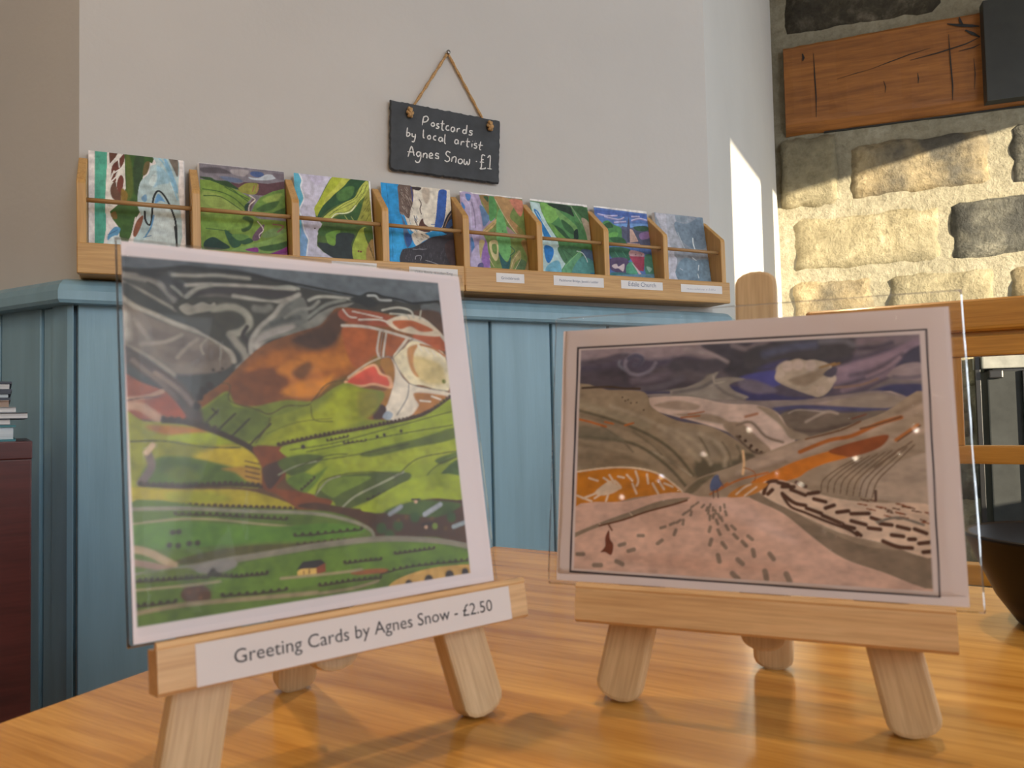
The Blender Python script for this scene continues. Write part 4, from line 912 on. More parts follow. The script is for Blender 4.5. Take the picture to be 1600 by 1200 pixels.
('s',(144,128,117),2.01,0.48,1,[10.3,12.9,13.5,13.1]),
('s',(144,128,117),1.1,0.26,1,[81.2,37.5,80.9,39]),
('s',(144,128,117),1.24,0.3,1,[81.9,34.1,81.4,35.8]),
('s',(144,128,117),1.83,0.44,1,[90.4,20.6,88.8,22.4]),
('s',(144,128,117),1.15,0.28,1,[72.9,35.8,73.4,37.4]),
('p',(112,57,38),0.51,1,[24.4,21.6,26.2,25.2,26.8,21,28.5,18.3,27.6,13.4,24.4,14.6,22.2,14.5,24.4,17.4]),
('s',(118,76,55),0.9,0.51,1,[25.9,27.9,27.7,25.2])]
CARD_ART=[[
('q',(235,229,227),0.34,1,[-3.8,162.5,118.6,165.3,120.4,9.3,-2.4,1.8]),
('q',(85,175,151),0.45,1,[7.3,164,24.7,163.7,20.4,133.7,19.5,93.8,19.7,54.7,16.6,33.7,15.7,3,6.6,2.4]),
('p',(233,229,221),0.45,1,[23.6,166.3,42.7,163.5,44.9,112.5,42.7,101.6,36,92.9,29.5,73.8,19.6,72.9,19.4,107,21,136.4]),
('q',(99,62,46),0.56,1,[23.6,162.2,34.8,162.4,27,145.2,24.2,144.8]),
('p',(111,60,48),0.56,1,[27,141.2,34.8,151.6,41.5,160.6,40.4,146.9,31.5,131,31.5,121.7,26,121]),
('p',(117,62,50),0.67,1,[33.2,121.9,37.1,130.3,40.4,125.4,39.3,113.2,37.1,101,32.7,111.1]),
('p',(109,76,60),0.9,1,[24.9,110.3,30.4,121.5,32.7,111.1,37.1,101,36,92.9,27.2,97.3]),
('s',(237,233,227),1.57,0.45,1,[24.8,143.6,34.8,158.3]),
('s',(237,233,227),1.57,0.45,1,[26,119.7,34.8,131.4]),
('s',(237,233,227),1.57,0.45,1,[27.1,130.5,43.2,144.6]),
('s',(237,233,227),1.57,0.45,1,[34.8,152.9,35.4,140.9]),
('s',(237,233,227),1.57,0.45,1,[24.9,122.2,29.3,134.8]),
('q',(63,99,44),0.67,1,[41.5,164.7,79.4,165.7,74.7,151.3,68.9,153.3,65.4,141.9,61.9,122.5,59.6,103.4,56.2,92.3,60.7,84.7,53.9,70.8,49.4,50.6,42.8,33.1,36.2,32.6,33.9,58.5,27.3,68.4,24,78.5,37.2,93,42.7,112.3]),
('p',(95,113,46),3.37,1,[43.2,158.1,49.5,150.8,51.7,110.6,45,93.8,40.5,101.3,43.8,112.4]),
('p',(51,76,46),3.37,1,[54,158.2,65.5,158.3,60.8,125.1,55.1,102.9,51.7,124]),
('p',(118,91,40),0.9,1,[25.1,76,30.5,79.2,32.8,71.5,30.6,68.7,26.2,70.9]),
('p',(148,119,50),2.25,1,[38.2,111.8,45,104.5,42.7,93.6,37.2,93]),
('p',(111,97,60),1.12,1,[65.5,150.1,71.2,153.6,71.2,145.4,67.7,135.4,63.1,133.5]),
('p',(184,207,211),0.67,1,[74.8,166.4,105.4,163.6,106.1,116.6,106,35.1,53.9,31.3,56.2,57.8,60.7,74.1,56.2,92.3,59.7,122.2,70,135.7,72.4,146.9,79.4,151.9]),
('p',(211,229,231),1.12,1,[70,123.4,78.1,138,80.4,127.3,75.7,118.6]),
('p',(158,197,215),2.7,1,[80.5,149.3,93.3,138.5,95.6,126.4,83.9,122.3,75.7,117.3,80.4,130.1]),
('p',(138,187,217),1.12,1,[88.8,158.6,93.5,156.5,105,121.9,102.6,113.4]),
('s',(219,235,237),1.57,0.67,1,[96.8,126.5,104.8,102.7]),
('s',(148,197,221),1.8,1.12,1,[82.9,159.2,91,147.9,104.8,102.7]),
('p',(118,109,99),1.12,1,[94.7,162.2,106,162.3,105.7,135.8,100.5,146.3]),
('p',(109,165,215),1.57,1,[76.8,94.4,79.1,105.5,82.6,108.5,89.5,98.4,83.7,99.2]),
('p',(118,161,197),1.12,1,[60.8,100.8,66.5,106.8,67.6,98.8,64.2,95.8]),
('p',(202,217,219),2.7,1,[74.4,86.1,98.8,85.7,100.2,40,62.9,34.6,67.5,50.8,73.2,61.9]),
('s',(28,34,40),2.47,0.56,1,[64.7,82.5,65.2,71.8,68.6,64.8,72.1,67.1,73.9,86,75.6,102.4,80.3,112.4,86.1,110.3,93,98.8,98.8,83,102.2,67.1,102.5,34.9]),
('s',(39,42,46),2.47,0.56,1,[101,64.3,103,34.9]),
('s',(93,151,197),1.8,1.12,1,[75.5,78.1,72,61.8,65.2,48]),
('s',(59,111,161),0.9,0.56,1,[62.9,46.5,72,49.8]),
('p',(138,85,62),0.9,1,[55.1,68.3,63,77,60.7,63.5,53.9,47.1,50.6,50.7]),
('s',(223,215,207),1.35,0.56,1,[53.9,73.5,49.4,50.6,46.1,41.2]),
('p',(97,159,201),1.12,1,[21.9,47.1,29.5,58.1,36.1,56.1,31.7,45.3,21.9,39.3]),
('p',(213,227,229),1.12,1,[21.9,39.3,36.1,44.3,36.2,4.2,15.7,3]),
('s',(59,101,151),0.67,0.45,1,[21.9,47.1,32.8,54.5])],
[
('q',(130,125,135),0.34,1,[-0.7,159.2,118.4,159.7,122.4,-1.4,-0.5,-7.9]),
('p',(91,85,93),2.7,1,[1.6,152.5,26.3,155.6,41.3,148.9,26.2,147,5.2,145.9]),
('p',(168,161,165),2.25,1,[41.4,154.6,64.3,156,59,146.7,43.8,147.7]),
('p',(75,97,147),1.57,1,[69.5,155.2,82.5,155.3,85,149.8,74.5,147.1,66.8,150.5]),
('p',(188,197,207),1.35,1,[64.1,145.9,77,146,90.3,153.4,103.4,150.5,92.7,144.9,71.8,142.5]),
('p',(103,117,147),2.25,1,[26.1,142.8,48.7,142.6,56.2,137.8,38.5,135.7]),
('p',(111,101,113),1.8,1,[97,155.6,116.9,155.1,116.7,147.7,103.3,147.6]),
('q',(95,64,72),0.67,1,[39.7,135.9,51.1,134.3,58.8,138.1,76.8,138.7,89.9,138.8,118,146.4,118.6,124.5,76.4,120,48.4,125.5]),
('p',(146,147,64),0.67,1,[48.3,124.1,56.1,133.5,63.9,137.2,76.8,137.3,75.2,124.1,66.1,120.3]),
('s',(148,97,74),1.35,0.67,1,[71.5,133.8,68.7,124.9]),
('s',(174,131,91),1.57,0.67,1,[76.8,135.8,73.9,125.4]),
('p',(45,76,40),0.9,1,[0.2,138.3,13.7,139.9,21,136.5,36,136.9,43.4,132,50.9,125.8,32.1,129.3]),
('q',(122,153,64),0.45,1,[0.2,135.5,13.6,135.4,25.9,131.5,44.6,126.5,58.4,119.5,67.2,114.7,60.6,106.9,61.6,92.8,75.5,85.6,125.3,84.4,125,-1.3,-1.7,-8]),
('p',(148,169,85),4.5,1,[2.4,117.6,20.7,116.8,37.9,107.4,57.7,92.5,25.2,90.7,2,87.1]),
('s',(59,93,40),1.35,0.9,1,[3.6,121.9,25.7,120.2,44.3,112.3,59.2,98.2]),
('s',(59,93,40),1.35,0.9,1,[25.9,131.5,40.8,126.1,53.2,116.1,62,109.9]),
('s',(59,93,40),1.35,0.9,1,[32.1,127.9,48.2,119.8,63.3,112.9]),
('s',(59,93,40),1.35,0.9,1,[4.7,112.3,25.6,113.1,44.1,102.4,57.7,92.5]),
('p',(39,72,54),1.35,1,[58,103.8,64.5,107.3,64.1,93.1,57.8,95.3]),
('q',(109,147,66),1.12,1,[65.4,93.2,70.8,105.1,78.9,117.4,96.1,127.9,119,136.2,120.4,98.5,114.9,92.1,75.5,88.5]),
('p',(148,175,85),3.37,1,[81.4,114.8,97.3,123.6,109.3,126.4,102.3,114,89.1,109.8]),
('p',(69,105,52),2.7,1,[73.2,99.6,89.1,109.8,105,114.3,96.7,101.9,80.9,96.1]),
('p',(63,101,44),1.8,1,[95.2,96,119.4,107.1,120.2,92.6,101.6,90.9]),
('s',(111,87,93),4.5,1.8,1,[69.7,112.1,65.7,104.6,62.9,95.8]),
('s',(211,201,191),1.57,0.45,1,[64.7,118.7,71.7,113.7,68.3,109.1,63.7,103,62.8,92.9]),
('p',(53,85,40),1.57,1,[55.1,86.6,67.8,84.9,67.5,76.4,62.2,67.5,52.1,65.3]),
('p',(130,167,74),3.37,1,[3.1,81.7,40,85.2,62.5,78.8,54.7,69.7,24.7,64.4,2.9,65.2]),
('p',(43,87,60),1.35,1,[29.7,64.8,39.5,60.1,51.7,47.1,39.1,40.7]),
('p',(30,64,54),1.35,1,[3.8,46.2,14.8,53.9,26.9,48,36.6,40.5,24.2,36.8,4.9,36.8]),
('p',(47,85,56),1.12,1,[49.3,52.5,62,56.3,66.9,51.1,54.2,45.9]),
('s',(59,97,50),1.12,0.9,1,[6.5,65.6,37.1,64]),
('p',(101,143,70),1.57,1,[39.4,58.7,52,61.1,62,57.7,49.3,51.1]),
('p',(109,83,105),1.35,1,[67.1,59.5,75.1,71.4,83,77.8,80.1,66.2,74.7,54.5,67,52.5]),
('p',(118,151,91),1.8,1,[80,63.4,95.9,73.2,114.2,71.9,100.8,62.2,82.4,57.9]),
('s',(146,91,101),1.8,1.35,1,[94.7,78.8,109.1,77.2,100.9,67.9]),
('s',(219,207,207),1.24,0.45,1,[74.1,81.3,80.3,73.3,80.8,67.7,75.5,61.6,76,57.4]),
('p',(132,169,89),0.9,1,[36.5,36.4,56.7,44.7,87.5,55.5,122.1,69.7,122,26.8,33.9,26.6]),
('p',(59,97,50),2.25,1,[74.4,43.3,100.4,50.8,121.8,58.2,122.7,48.2,87.1,38.6]),
('p',(132,54,133),1.35,1,[56.5,39.2,71.8,43.1,72.9,36.2,61.5,36.8]),
('p',(136,50,141),1.57,1,[84.3,30,105.4,42.7,118.7,48,123.3,26.9]),
('p',(164,91,161),1.35,1,[97.3,33.7,118.5,39.4,123.5,32.6,99.8,31])],
[
('q',(205,203,223),0.32,1,[-3.7,164.7,119.9,163.8,119.6,6.1,-6.8,-0.7]),
('q',(95,179,207),0.64,1,[-1.1,165,7.8,161.9,11.2,149.7,8.9,139.6,12.8,123.3,9.2,111.8,5.8,106,7.7,86.9,9.7,73.3,15.6,60.1,14.6,50.5,12.1,34,8.3,0.1,-6.8,-0.7]),
('p',(130,171,215),1.49,1,[7.5,81.4,10.9,70.7,15.6,58.8,13.8,46.4,10.7,29.9,3.1,29.4]),
('s',(233,235,243),1.91,0.85,1,[7.7,160.5,11.5,149.7,9.3,139.6,13.1,123.3,9.6,113.3,5.7,103.2,9,89.7,11,73.4,16.4,60.2,15.3,51.9,12.3,32.7]),
('p',(188,181,209),4.25,0.6,[21.9,158,43,159,37.2,145.6,26.7,147.2]),
('q',(77,105,48),0.42,1,[57.8,162.2,80.9,162.1,111.3,162.1,115.6,34,114.1,5.8,65.3,3.2,56.1,32.2,36.9,42.5,28.2,51.5,29.4,66.7,37.3,85.4,28.6,94.3,27.1,108.1,34.9,122.8,45,143.7,52.2,155.9]),
('p',(178,191,60),0.85,1,[57.8,161.5,72.7,161.9,61,142.6,44.1,122.4,36.9,106.2,31.2,95.9,27.6,102.5,27.9,110.9,34.9,121.4,46.4,143.8]),
('p',(194,201,85),0.85,1,[72.6,161.1,83.6,161,72,146.7,55.1,130.6,41.1,112.2,44.3,126.6,61.1,145.5]),
('p',(43,85,50),0.85,1,[84.9,160.4,109.2,161.1,90.9,141.6,87.6,131.2,65.3,118.9,48.8,108.8,33.7,93.4,31.3,97.3,41.2,115,60.7,135.4,73.4,148.3]),
('p',(79,123,62),2.12,1,[60.6,134,77.4,147.3,88.4,147.1,82.1,130.6,65.5,123.2]),
('p',(188,199,93),0.64,1,[108.4,160.3,110.6,148.1,104.4,135.8,92.7,123.1,86.6,111,64.6,103.3,53.6,96.6,45.4,90.3,36.2,90.8,48.7,104.6,70.8,120.9,87.6,131.2,96.7,148]),
('s',(91,113,44),0.74,0.42,1,[102.5,153,90.4,131.5,70.7,118,48.4,98.9]),
('s',(91,113,44),0.74,0.42,1,[108.1,153.7,97.3,132.2,78.4,110.2,59.3,104.2]),
('s',(91,113,44),0.74,0.42,1,[54,105.1,70.5,113.7,87.2,124]),
('s',(229,237,201),1.7,0.64,1,[49.5,92.7,57.9,102.6,71.4,104.6,81.1,109.1,88.3,118.4]),
('p',(59,101,52),1.06,1,[59,97.1,78.1,104.5,95.5,123.4,99,112.2,88.4,91.3,64,89.1]),
('s',(174,189,111),1.06,0.53,1,[71.2,101.1,77.5,91.7]),
('s',(174,189,111),1.06,0.53,1,[80.7,100.5,85.7,92.5]),
('p',(166,171,76),1.49,1,[104.4,135.8,111.8,143.9,116.1,93.8,104.8,89.9,88.3,89.9,94.6,106.1]),
('s',(95,105,44),0.64,0.32,1,[92.8,121.6,96.6,127.7]),
('s',(95,105,44),0.64,0.32,1,[104.1,146.1,107.9,152.3]),
('s',(95,105,44),0.64,0.32,1,[96.5,139.9,100.2,146.1]),
('s',(95,105,44),0.64,0.32,1,[102.1,138.6,105.9,144.8]),
('s',(95,105,44),0.64,0.32,1,[94.9,131.6,98.6,137.8]),
('s',(95,105,44),0.64,0.32,1,[94.9,98.1,98.6,104.1]),
('s',(95,105,44),0.64,0.32,1,[114.1,153.3,117.9,159.6]),
('s',(95,105,44),0.64,0.32,1,[106.9,118.5,110.7,124.6]),
('s',(95,105,44),0.64,0.32,1,[110.8,112.9,114.6,119]),
('s',(95,105,44),0.64,0.32,1,[103.4,109.9,107.1,116]),
('s',(95,105,44),0.64,0.32,1,[100,110.1,103.8,116.2]),
('s',(95,105,44),0.64,0.32,1,[109.9,125.6,113.8,131.8]),
('s',(95,105,44),0.64,0.32,1,[111.2,104.3,115,110.4]),
('s',(95,105,44),0.64,0.32,1,[114.3,144.9,118.1,151.2]),
('s',(95,105,44),0.64,0.32,1,[102,94.5,105.8,100.6]),
('s',(95,105,44),0.64,0.32,1,[105,100.1,108.7,106.2]),
('s',(95,105,44),0.64,0.32,1,[114,143.9,117.8,150.1]),
('s',(95,105,44),0.64,0.32,1,[96.5,98.5,100.2,104.6]),
('s',(95,105,44),0.64,0.32,1,[110.7,107.1,114.5,113.2]),
('s',(95,105,44),0.64,0.32,1,[99.9,124.7,103.7,130.9]),
('s',(95,105,44),0.64,0.32,1,[105.3,123.2,109.1,129.3]),
('s',(95,105,44),0.64,0.32,1,[102.8,126.8,106.6,132.9]),
('s',(95,105,44),0.64,0.32,1,[111.8,143.5,115.7,149.8]),
('s',(95,105,44),0.64,0.32,1,[106.3,110.1,110.1,116.3]),
('p',(65,101,48),1.27,1,[37.2,81.2,85.2,82.5,82.1,73.8,57.8,71.8,32.7,67]),
('p',(107,151,60),1.7,1,[42,70.5,58.1,77.4,63.3,75,51.9,57.4,44.1,59.6]),
('p',(45,56,58),1.49,1,[57.8,71.8,76.7,74.7,84.7,71.2,78.6,56.7,80.2,34.4,56.1,32.9,38.2,42.6,29,55.7,41.4,56.6,54.6,57.6]),
('p',(118,161,66),1.06,1,[43.2,67.8,54.8,61.8,53.1,53.4,44,56.8]),
('p',(170,191,78),0.85,1,[87.4,71.4,94.8,83.3,104.3,81.3,100.4,31.6,82.7,30.4,79.6,51.1]),
('d',(115,60,56),1.7,[88.9,47.6,92.3,47.1]),
('p',(79,111,50),1.06,1,[98.9,83.7,112.7,82,113.1,64.9,103.3,61.3]),
('p',(182,151,93),0.85,1,[101.5,52.7,111.9,67.7,112.8,32.4,100.4,31.6]),
('s',(89,81,44),0.74,0.32,1,[100.9,68.2,107.2,57.4]),
('s',(89,81,44),0.74,0.32,1,[102.8,62.7,108.3,52.4]),
('s',(89,81,44),0.74,0.32,1,[104.7,57.2,109.4,47.4]),
('s',(89,81,44),0.74,0.32,1,[106.6,51.7,110.6,42.4]),
('s',(89,81,44),0.74,0.32,1,[108.6,46.2,111.7,37.4]),
('s',(89,81,44),0.74,0.32,1,[110.5,40.7,112.8,32.4]),
('q',(237,239,237),0.42,1,[110.7,162.7,115.5,161.1,115.5,31.8,113.4,31.7]),
('d',(49,46,56),1.27,[26.4,77.8])],
[
('q',(43,153,221),0.3,1,[-2.7,160.9,124.9,162.6,121.4,3.5,5.3,-2.2]),
('p',(59,175,241),2,1,[11.3,78.6,31.4,77.6,28.9,58.3,22.7,44.3,23.2,30.8,8.5,29.9]),
('s',(28,111,181),0.6,0.4,1,[8.5,158,12.6,78.7,10.6,32.7]),
('q',(229,223,209),0.4,1,[28.3,160.3,122,162.2,120.8,127.5,105.3,94.8,82.1,90,53.5,79.3,40.4,89.3,33.7,113.5,26.8,135]),
('p',(111,93,85),0.6,1,[28.3,159.6,50.3,158.5,50.1,134.6,45.1,120.2,41.4,105.9,33.5,110.7,26.9,114.3,27,137.8]),
('s',(168,151,141),0.6,0.3,1,[38.1,124.5,40,119.7]),
('s',(69,58,56),0.6,0.3,1,[36.8,115.9,40.1,111.3]),
('s',(188,177,165),0.6,0.3,1,[31.3,146.8,32.7,142]),
('s',(168,151,141),0.6,0.3,1,[37.9,155.8,40.2,151]),
('s',(69,58,56),0.6,0.3,1,[41.2,144.6,44.1,139.9]),
('s',(188,177,165),0.6,0.3,1,[40.8,156.4,43.4,151.6]),
('s',(168,151,141),0.6,0.3,1,[33.3,137.5,35.2,132.7]),
('s',(69,58,56),0.6,0.3,1,[41.6,137.2,43.3,132.3]),
('s',(188,177,165),0.6,0.3,1,[37.7,121.2,39.8,116.4]),
('s',(168,151,141),0.6,0.3,1,[32.6,138.7,36,134]),
('s',(69,58,56),0.6,0.3,1,[46.4,127,49.8,122.3]),
('s',(188,177,165),0.6,0.3,1,[44.7,140.4,46.3,135.5]),
('s',(168,151,141),0.6,0.3,1,[40.5,131.7,42.6,126.9]),
('s',(69,58,56),0.6,0.3,1,[32.6,137.8,35,133.1]),
('s',(188,177,165),0.6,0.3,1,[33.8,143.2,36.2,138.4]),
('s',(168,151,141),0.6,0.3,1,[44.4,130.8,46.4,125.9]),
('s',(69,58,56),0.6,0.3,1,[33.5,135.7,35.3,130.9]),
('s',(188,177,165),0.6,0.3,1,[31.9,132.8,33.4,128]),
('s',(168,151,141),0.6,0.3,1,[37.8,140.4,40.7,135.7]),
('s',(69,58,56),0.6,0.3,1,[41.9,125.7,44.8,121]),
('s',(188,177,165),0.6,0.3,1,[34.8,126,36.8,121.2]),
('s',(168,151,141),0.6,0.3,1,[39.6,142.3,41.9,137.5]),
('s',(69,58,56),0.6,0.3,1,[29.9,145.1,33.4,140.4]),
('s',(188,177,165),0.6,0.3,1,[31.9,124.7,34.7,120]),
('s',(168,151,141),0.6,0.3,1,[42.1,135.6,44.8,130.9]),
('s',(69,58,56),0.6,0.3,1,[30.5,153,32.3,148.1]),
('s',(188,177,165),0.6,0.3,1,[32.1,151.9,33.7,147]),
('s',(168,151,141),0.6,0.3,1,[39.6,148.6,43.1,144]),
('s',(69,58,56),0.6,0.3,1,[41.1,132.5,44,127.8]),
('s',(188,177,165),0.6,0.3,1,[31.9,113.9,35.1,109.3]),
('s',(168,151,141),0.6,0.3,1,[42.1,135.4,45.3,130.7]),
('s',(69,58,56),0.6,0.3,1,[42,127.1,45.3,122.4]),
('s',(188,177,165),0.6,0.3,1,[40.7,140.5,43.2,135.8]),
('s',(168,151,141),0.6,0.3,1,[32.7,147.7,35.6,143]),
('s',(69,58,56),0.6,0.3,1,[41.8,112.8,45.1,108.1]),
('s',(188,177,165),0.6,0.3,1,[39.7,153.2,42.1,148.4]),
('s',(168,151,141),0.6,0.3,1,[45.1,121.6,47.6,116.8]),
('s',(69,58,56),0.6,0.3,1,[37.6,147,39.4,142.2]),
('s',(188,177,165),0.6,0.3,1,[28.4,115.2,31.1,110.4]),
('s',(168,151,141),0.6,0.3,1,[31,137.3,32.5,132.4]),
('s',(69,58,56),0.6,0.3,1,[31.4,122.8,34.2,118.1]),
('s',(188,177,165),0.6,0.3,1,[37.9,144.4,40.7,139.7]),
('s',(168,151,141),0.6,0.3,1,[46.7,138,48.2,133.1]),
('s',(69,58,56),0.6,0.3,1,[30.3,152.5,33.8,147.8]),
('s',(188,177,165),0.6,0.3,1,[37.5,118.5,39.2,113.7]),
('s',(168,151,141),0.6,0.3,1,[32.5,124.7,35.8,120]),
('s',(235,233,225),0.7,0.3,1,[43.7,111.5,45.3,106.1]),
('s',(109,89,81),0.7,0.3,1,[52.8,106.7,54.4,101.2]),
('s',(118,161,191),0.7,0.3,1,[50.8,109.8,52.4,104.4]),
('s',(235,233,225),0.7,0.3,1,[48.9,92.6,50.4,87.2]),
('s',(109,89,81),0.7,0.3,1,[50.2,104.7,51.8,99.3]),
('s',(118,161,191),0.7,0.3,1,[50.6,110.2,52.2,104.8]),
('s',(235,233,225),0.7,0.3,1,[42.7,102.5,44.3,97.1]),
('s',(109,89,81),0.7,0.3,1,[53.3,110.1,54.9,104.7]),
('s',(118,161,191),0.7,0.3,1,[52.3,93.9,53.9,88.5]),
('s',(235,233,225),0.7,0.3,1,[54.6,104.9,56.2,99.5]),
('s',(109,89,81),0.7,0.3,1,[41,106.8,42.6,101.4]),
('s',(118,161,191),0.7,0.3,1,[51.1,89.7,52.6,84.3]),
('s',(235,233,225),0.7,0.3,1,[49.5,101.6,51.1,96.2]),
('s',(109,89,81),0.7,0.3,1,[41.5,92.1,43.1,86.7]),
('s',(118,161,191),0.7,0.3,1,[53.3,111.7,54.9,106.3]),
('s',(235,233,225),0.7,0.3,1,[40.3,92.1,41.8,86.7]),
('s',(109,89,81),0.7,0.3,1,[52.5,106,54.1,100.6]),
('s',(118,161,191),0.7,0.3,1,[42,102.2,43.6,96.8]),
('s',(235,233,225),0.7,0.3,1,[47.3,111,48.8,105.6]),
('s',(109,89,81),0.7,0.3,1,[51.9,100.5,53.5,95.1]),
('s',(118,161,191),0.7,0.3,1,[51.3,108,52.9,102.6]),
('s',(235,233,225),0.7,0.3,1,[53.9,95.3,55.5,89.8]),
('s',(109,89,81),0.7,0.3,1,[42.4,89.3,43.9,84]),
('s',(118,161,191),0.7,0.3,1,[49,92.6,50.5,87.2]),
('s',(43,60,131),1.4,0.6,1,[48.2,158.3,49.5,145.8,49.4,134.6]),
('p',(57,46,48),0.5,1,[50.3,158.5,65,158.8,61.1,153.4,51.4,154.4]),
('p',(194,181,165),3,1,[67,157.6,78.3,157.4,77.1,140.2,71,132.5,66.1,144.7]),
('s',(71,54,48),1.6,0.6,1,[60.1,138.5,63.2,131.8,60.5,123.1,62.1,114.8]),
('p',(55,97,179),0.5,1,[95.5,157.9,105.7,159,107.5,153.4,103.1,123,98.9,105.6,92.3,93.7,82.3,92.8,86.8,115.7,91.8,146]),
('p',(91,58,50),0.6,1,[57.5,99.1,63.7,108,65.9,99.8,73.9,93.5,73.4,86.5,56.8,87.9]),
('s',(39,44,60),1,0.5,1,[50,110.9,52.1,101.4,55.8,93.4]),
('s',(49,91,161),1,0.5,1,[77.1,99.4,85.6,98.7,82.2,91.4]),
('p',(47,44,52),0.6,1,[122.8,134.9,113.5,126.8,103.9,114.5,97.1,99.7,94.8,88.3,119.2,87.5]),
('s',(148,121,105),1.4,0.6,1,[119.3,127.4,108.2,114.9,99.7,97.2]),
('p',(51,81,131),0.8,1,[101.2,97.3,109.3,109.3,119.7,113.1,119.3,107.4,105.3,94.8]),
('d',(35,56,111),0.7,[84.1,118.3,92.4,114.9,96.9,118.1,103.2,124.4,101.8,125]),
('p',(87,111,147),0.8,1,[29.4,110.3,34.2,99.8,39.8,81,44.8,73.1,35.7,58.8,31.1,72.1,31.1,94]),
('p',(53,89,151),0.8,1,[33,80.4,42.5,79.8,43.1,67.5,35.8,60.1]),
('p',(225,219,207),0.8,1,[44,81.3,62.1,84.2,72.9,78.1,61.2,70.3,49.6,62.5]),
('s',(79,66,62),0.6,0.3,1,[47.8,82.2,50.5,80.2]),
('s',(79,66,62),0.6,0.3,1,[64.1,79.7,66.7,77.7]),
('s',(79,66,62),0.6,0.3,1,[58.9,81.5,61.5,79.5]),
('s',(79,66,62),0.6,0.3,1,[69.5,77.1,72.1,75.1]),
('s',(79,66,62),0.6,0.3,1,[66.4,83.4,69,81.4]),
('s',(79,66,62),0.6,0.3,1,[58.1,82.9,60.7,80.9]),
('s',(79,66,62),0.6,0.3,1,[67.3,77.8,70,75.8]),
('s',(79,66,62),0.6,0.3,1,[48.3,81.9,51,79.9]),
('s',(79,66,62),0.6,0.3,1,[59.5,82.8,62.1,80.8]),
('s',(79,66,62),0.6,0.3,1,[50.7,76.6,53.3,74.6]),
('s',(79,66,62),0.6,0.3,1,[58,75,60.6,73]),
('s',(79,66,62),0.6,0.3,1,[61.1,78.4,63.7,76.4]),
('s',(79,66,62),0.6,0.3,1,[61.3,81.7,63.9,79.7]),
('s',(79,66,62),0.6,0.3,1,[52.5,71.3,55.1,69.3]),
('p',(61,58,66),0.5,1,[22.7,44.3,28.7,55.5,43.9,59.4,61.1,68.9,75.7,78.3,95.8,82.8,123.6,87.8,122.1,30,27.2,31.1,22.1,34.8]),
('p',(73,56,58),2,1,[97.7,68.9,122.7,76.4,122.4,34.2,103.8,35.9]),
('s',(91,89,99),0.5,0.3,1,[38.3,57.7,38.5,52.3]),
('s',(91,89,99),0.5,0.3,1,[62.2,66.2,63.1,60.7]),
('s',(91,89,99),0.5,0.3,1,[60.6,61.2,59.3,55.6]),
('s',(91,89,99),0.5,0.3,1,[84.1,50.2,82.7,44.6]),
('s',(91,89,99),0.5,0.3,1,[55.7,64.3,55.3,58.8]),
('s',(91,89,99),0.5,0.3,1,[53.2,47.5,53.8,42.1]),
('s',(91,89,99),0.5,0.3,1,[42.5,40.3,42.6,34.9]),
('s',(91,89,99),0.5,0.3,1,[55.3,37.5,55.4,32]),
('s',(91,89,99),0.5,0.3,1,[36.9,43.3,36,37.8]),
('s',(91,89,99),0.5,0.3,1,[71.7,65.7,71.4,60.1]),
('s',(91,89,99),0.5,0.3,1,[27.7,56.2,26.5,50.7]),
('s',(91,89,99),0.5,0.3,1,[31.7,55.1,29.5,49.5]),
('s',(91,89,99),0.5,0.3,1,[97.3,54.1,95.8,48.4]),
('s',(91,89,99),0.5,0.3,1,[72.4,52.8,70.5,47.2]),
('s',(91,89,99),0.5,0.3,1,[38.5,39.6,39.4,34.2]),
('s',(91,89,99),0.5,0.3,1,[89.1,47.6,88.6,42]),
('s',(91,89,99),0.5,0.3,1,[75.2,53.2,73.6,47.6]),
('s',(91,89,99),0.5,0.3,1,[35,48.9,33.1,43.4]),
('s',(91,89,99),0.5,0.3,1,[94.6,61.9,94.8,56.3]),
('s',(91,89,99),0.5,0.3,1,[92.6,57.9,93.4,52.4]),
('s',(91,89,99),0.5,0.3,1,[78.5,54.8,77.1,49.2]),
('s',(91,89,99),0.5,0.3,1,[61,51,60.6,45.5]),
('s',(91,89,99),0.5,0.3,1,[46.8,38,45.6,32.5]),
('s',(91,89,99),0.5,0.3,1,[82.9,40.5,83.1,35]),
('s',(91,89,99),0.5,0.3,1,[92.6,42.1,91.9,36.5]),
('s',(91,89,99),0.5,0.3,1,[68.4,63.2,66.9,57.6]),
('s',(91,89,99),0.5,0.3,1,[39.2,48.5,39.8,43.1]),
('s',(91,89,99),0.5,0.3,1,[31.9,45.7,31.3,40.3]),
('s',(91,89,99),0.5,0.3,1,[74.8,43.1,72.5,37.5]),
('s',(91,89,99),0.5,0.3,1,[32.7,45.1,31.8,39.6]),
('s',(91,89,99),0.5,0.3,1,[73.5,50.5,72.7,45]),
('s',(91,89,99),0.5,0.3,1,[89.8,54.5,89,48.8]),
('s',(91,89,99),0.5,0.3,1,[77.5,64.6,77,59.1]),
('s',(91,89,99),0.5,0.3,1,[34.9,60,35.9,54.6]),
('s',(91,89,99),0.5,0.3,1,[42.4,58.2,41.7,52.7]),
('s',(91,89,99),0.5,0.3,1,[67.1,41.6,66.5,36.1]),
('s',(91,89,99),0.5,0.3,1,[91.6,56.3,90.1,50.7]),
('s',(91,89,99),0.5,0.3,1,[66.2,47.6,66.4,42.1]),
('s',(91,89,99),0.5,0.3,1,[94.2,45.1,94.7,39.5]),
('s',(91,89,99),0.5,0.3,1,[64.4,36.3,65.2,30.8]),
('s',(168,169,177),0.7,0.4,1,[43.8,56.6,65.9,58.2]),
('s',(166,167,175),0.9,0.5,1,[46.8,40.5,48.5,46,56.8,46.6,55,39.6]),
('s',(176,177,185),0.9,0.5,1,[63.3,40.2,72.9,38,83.9,34.6])],
[
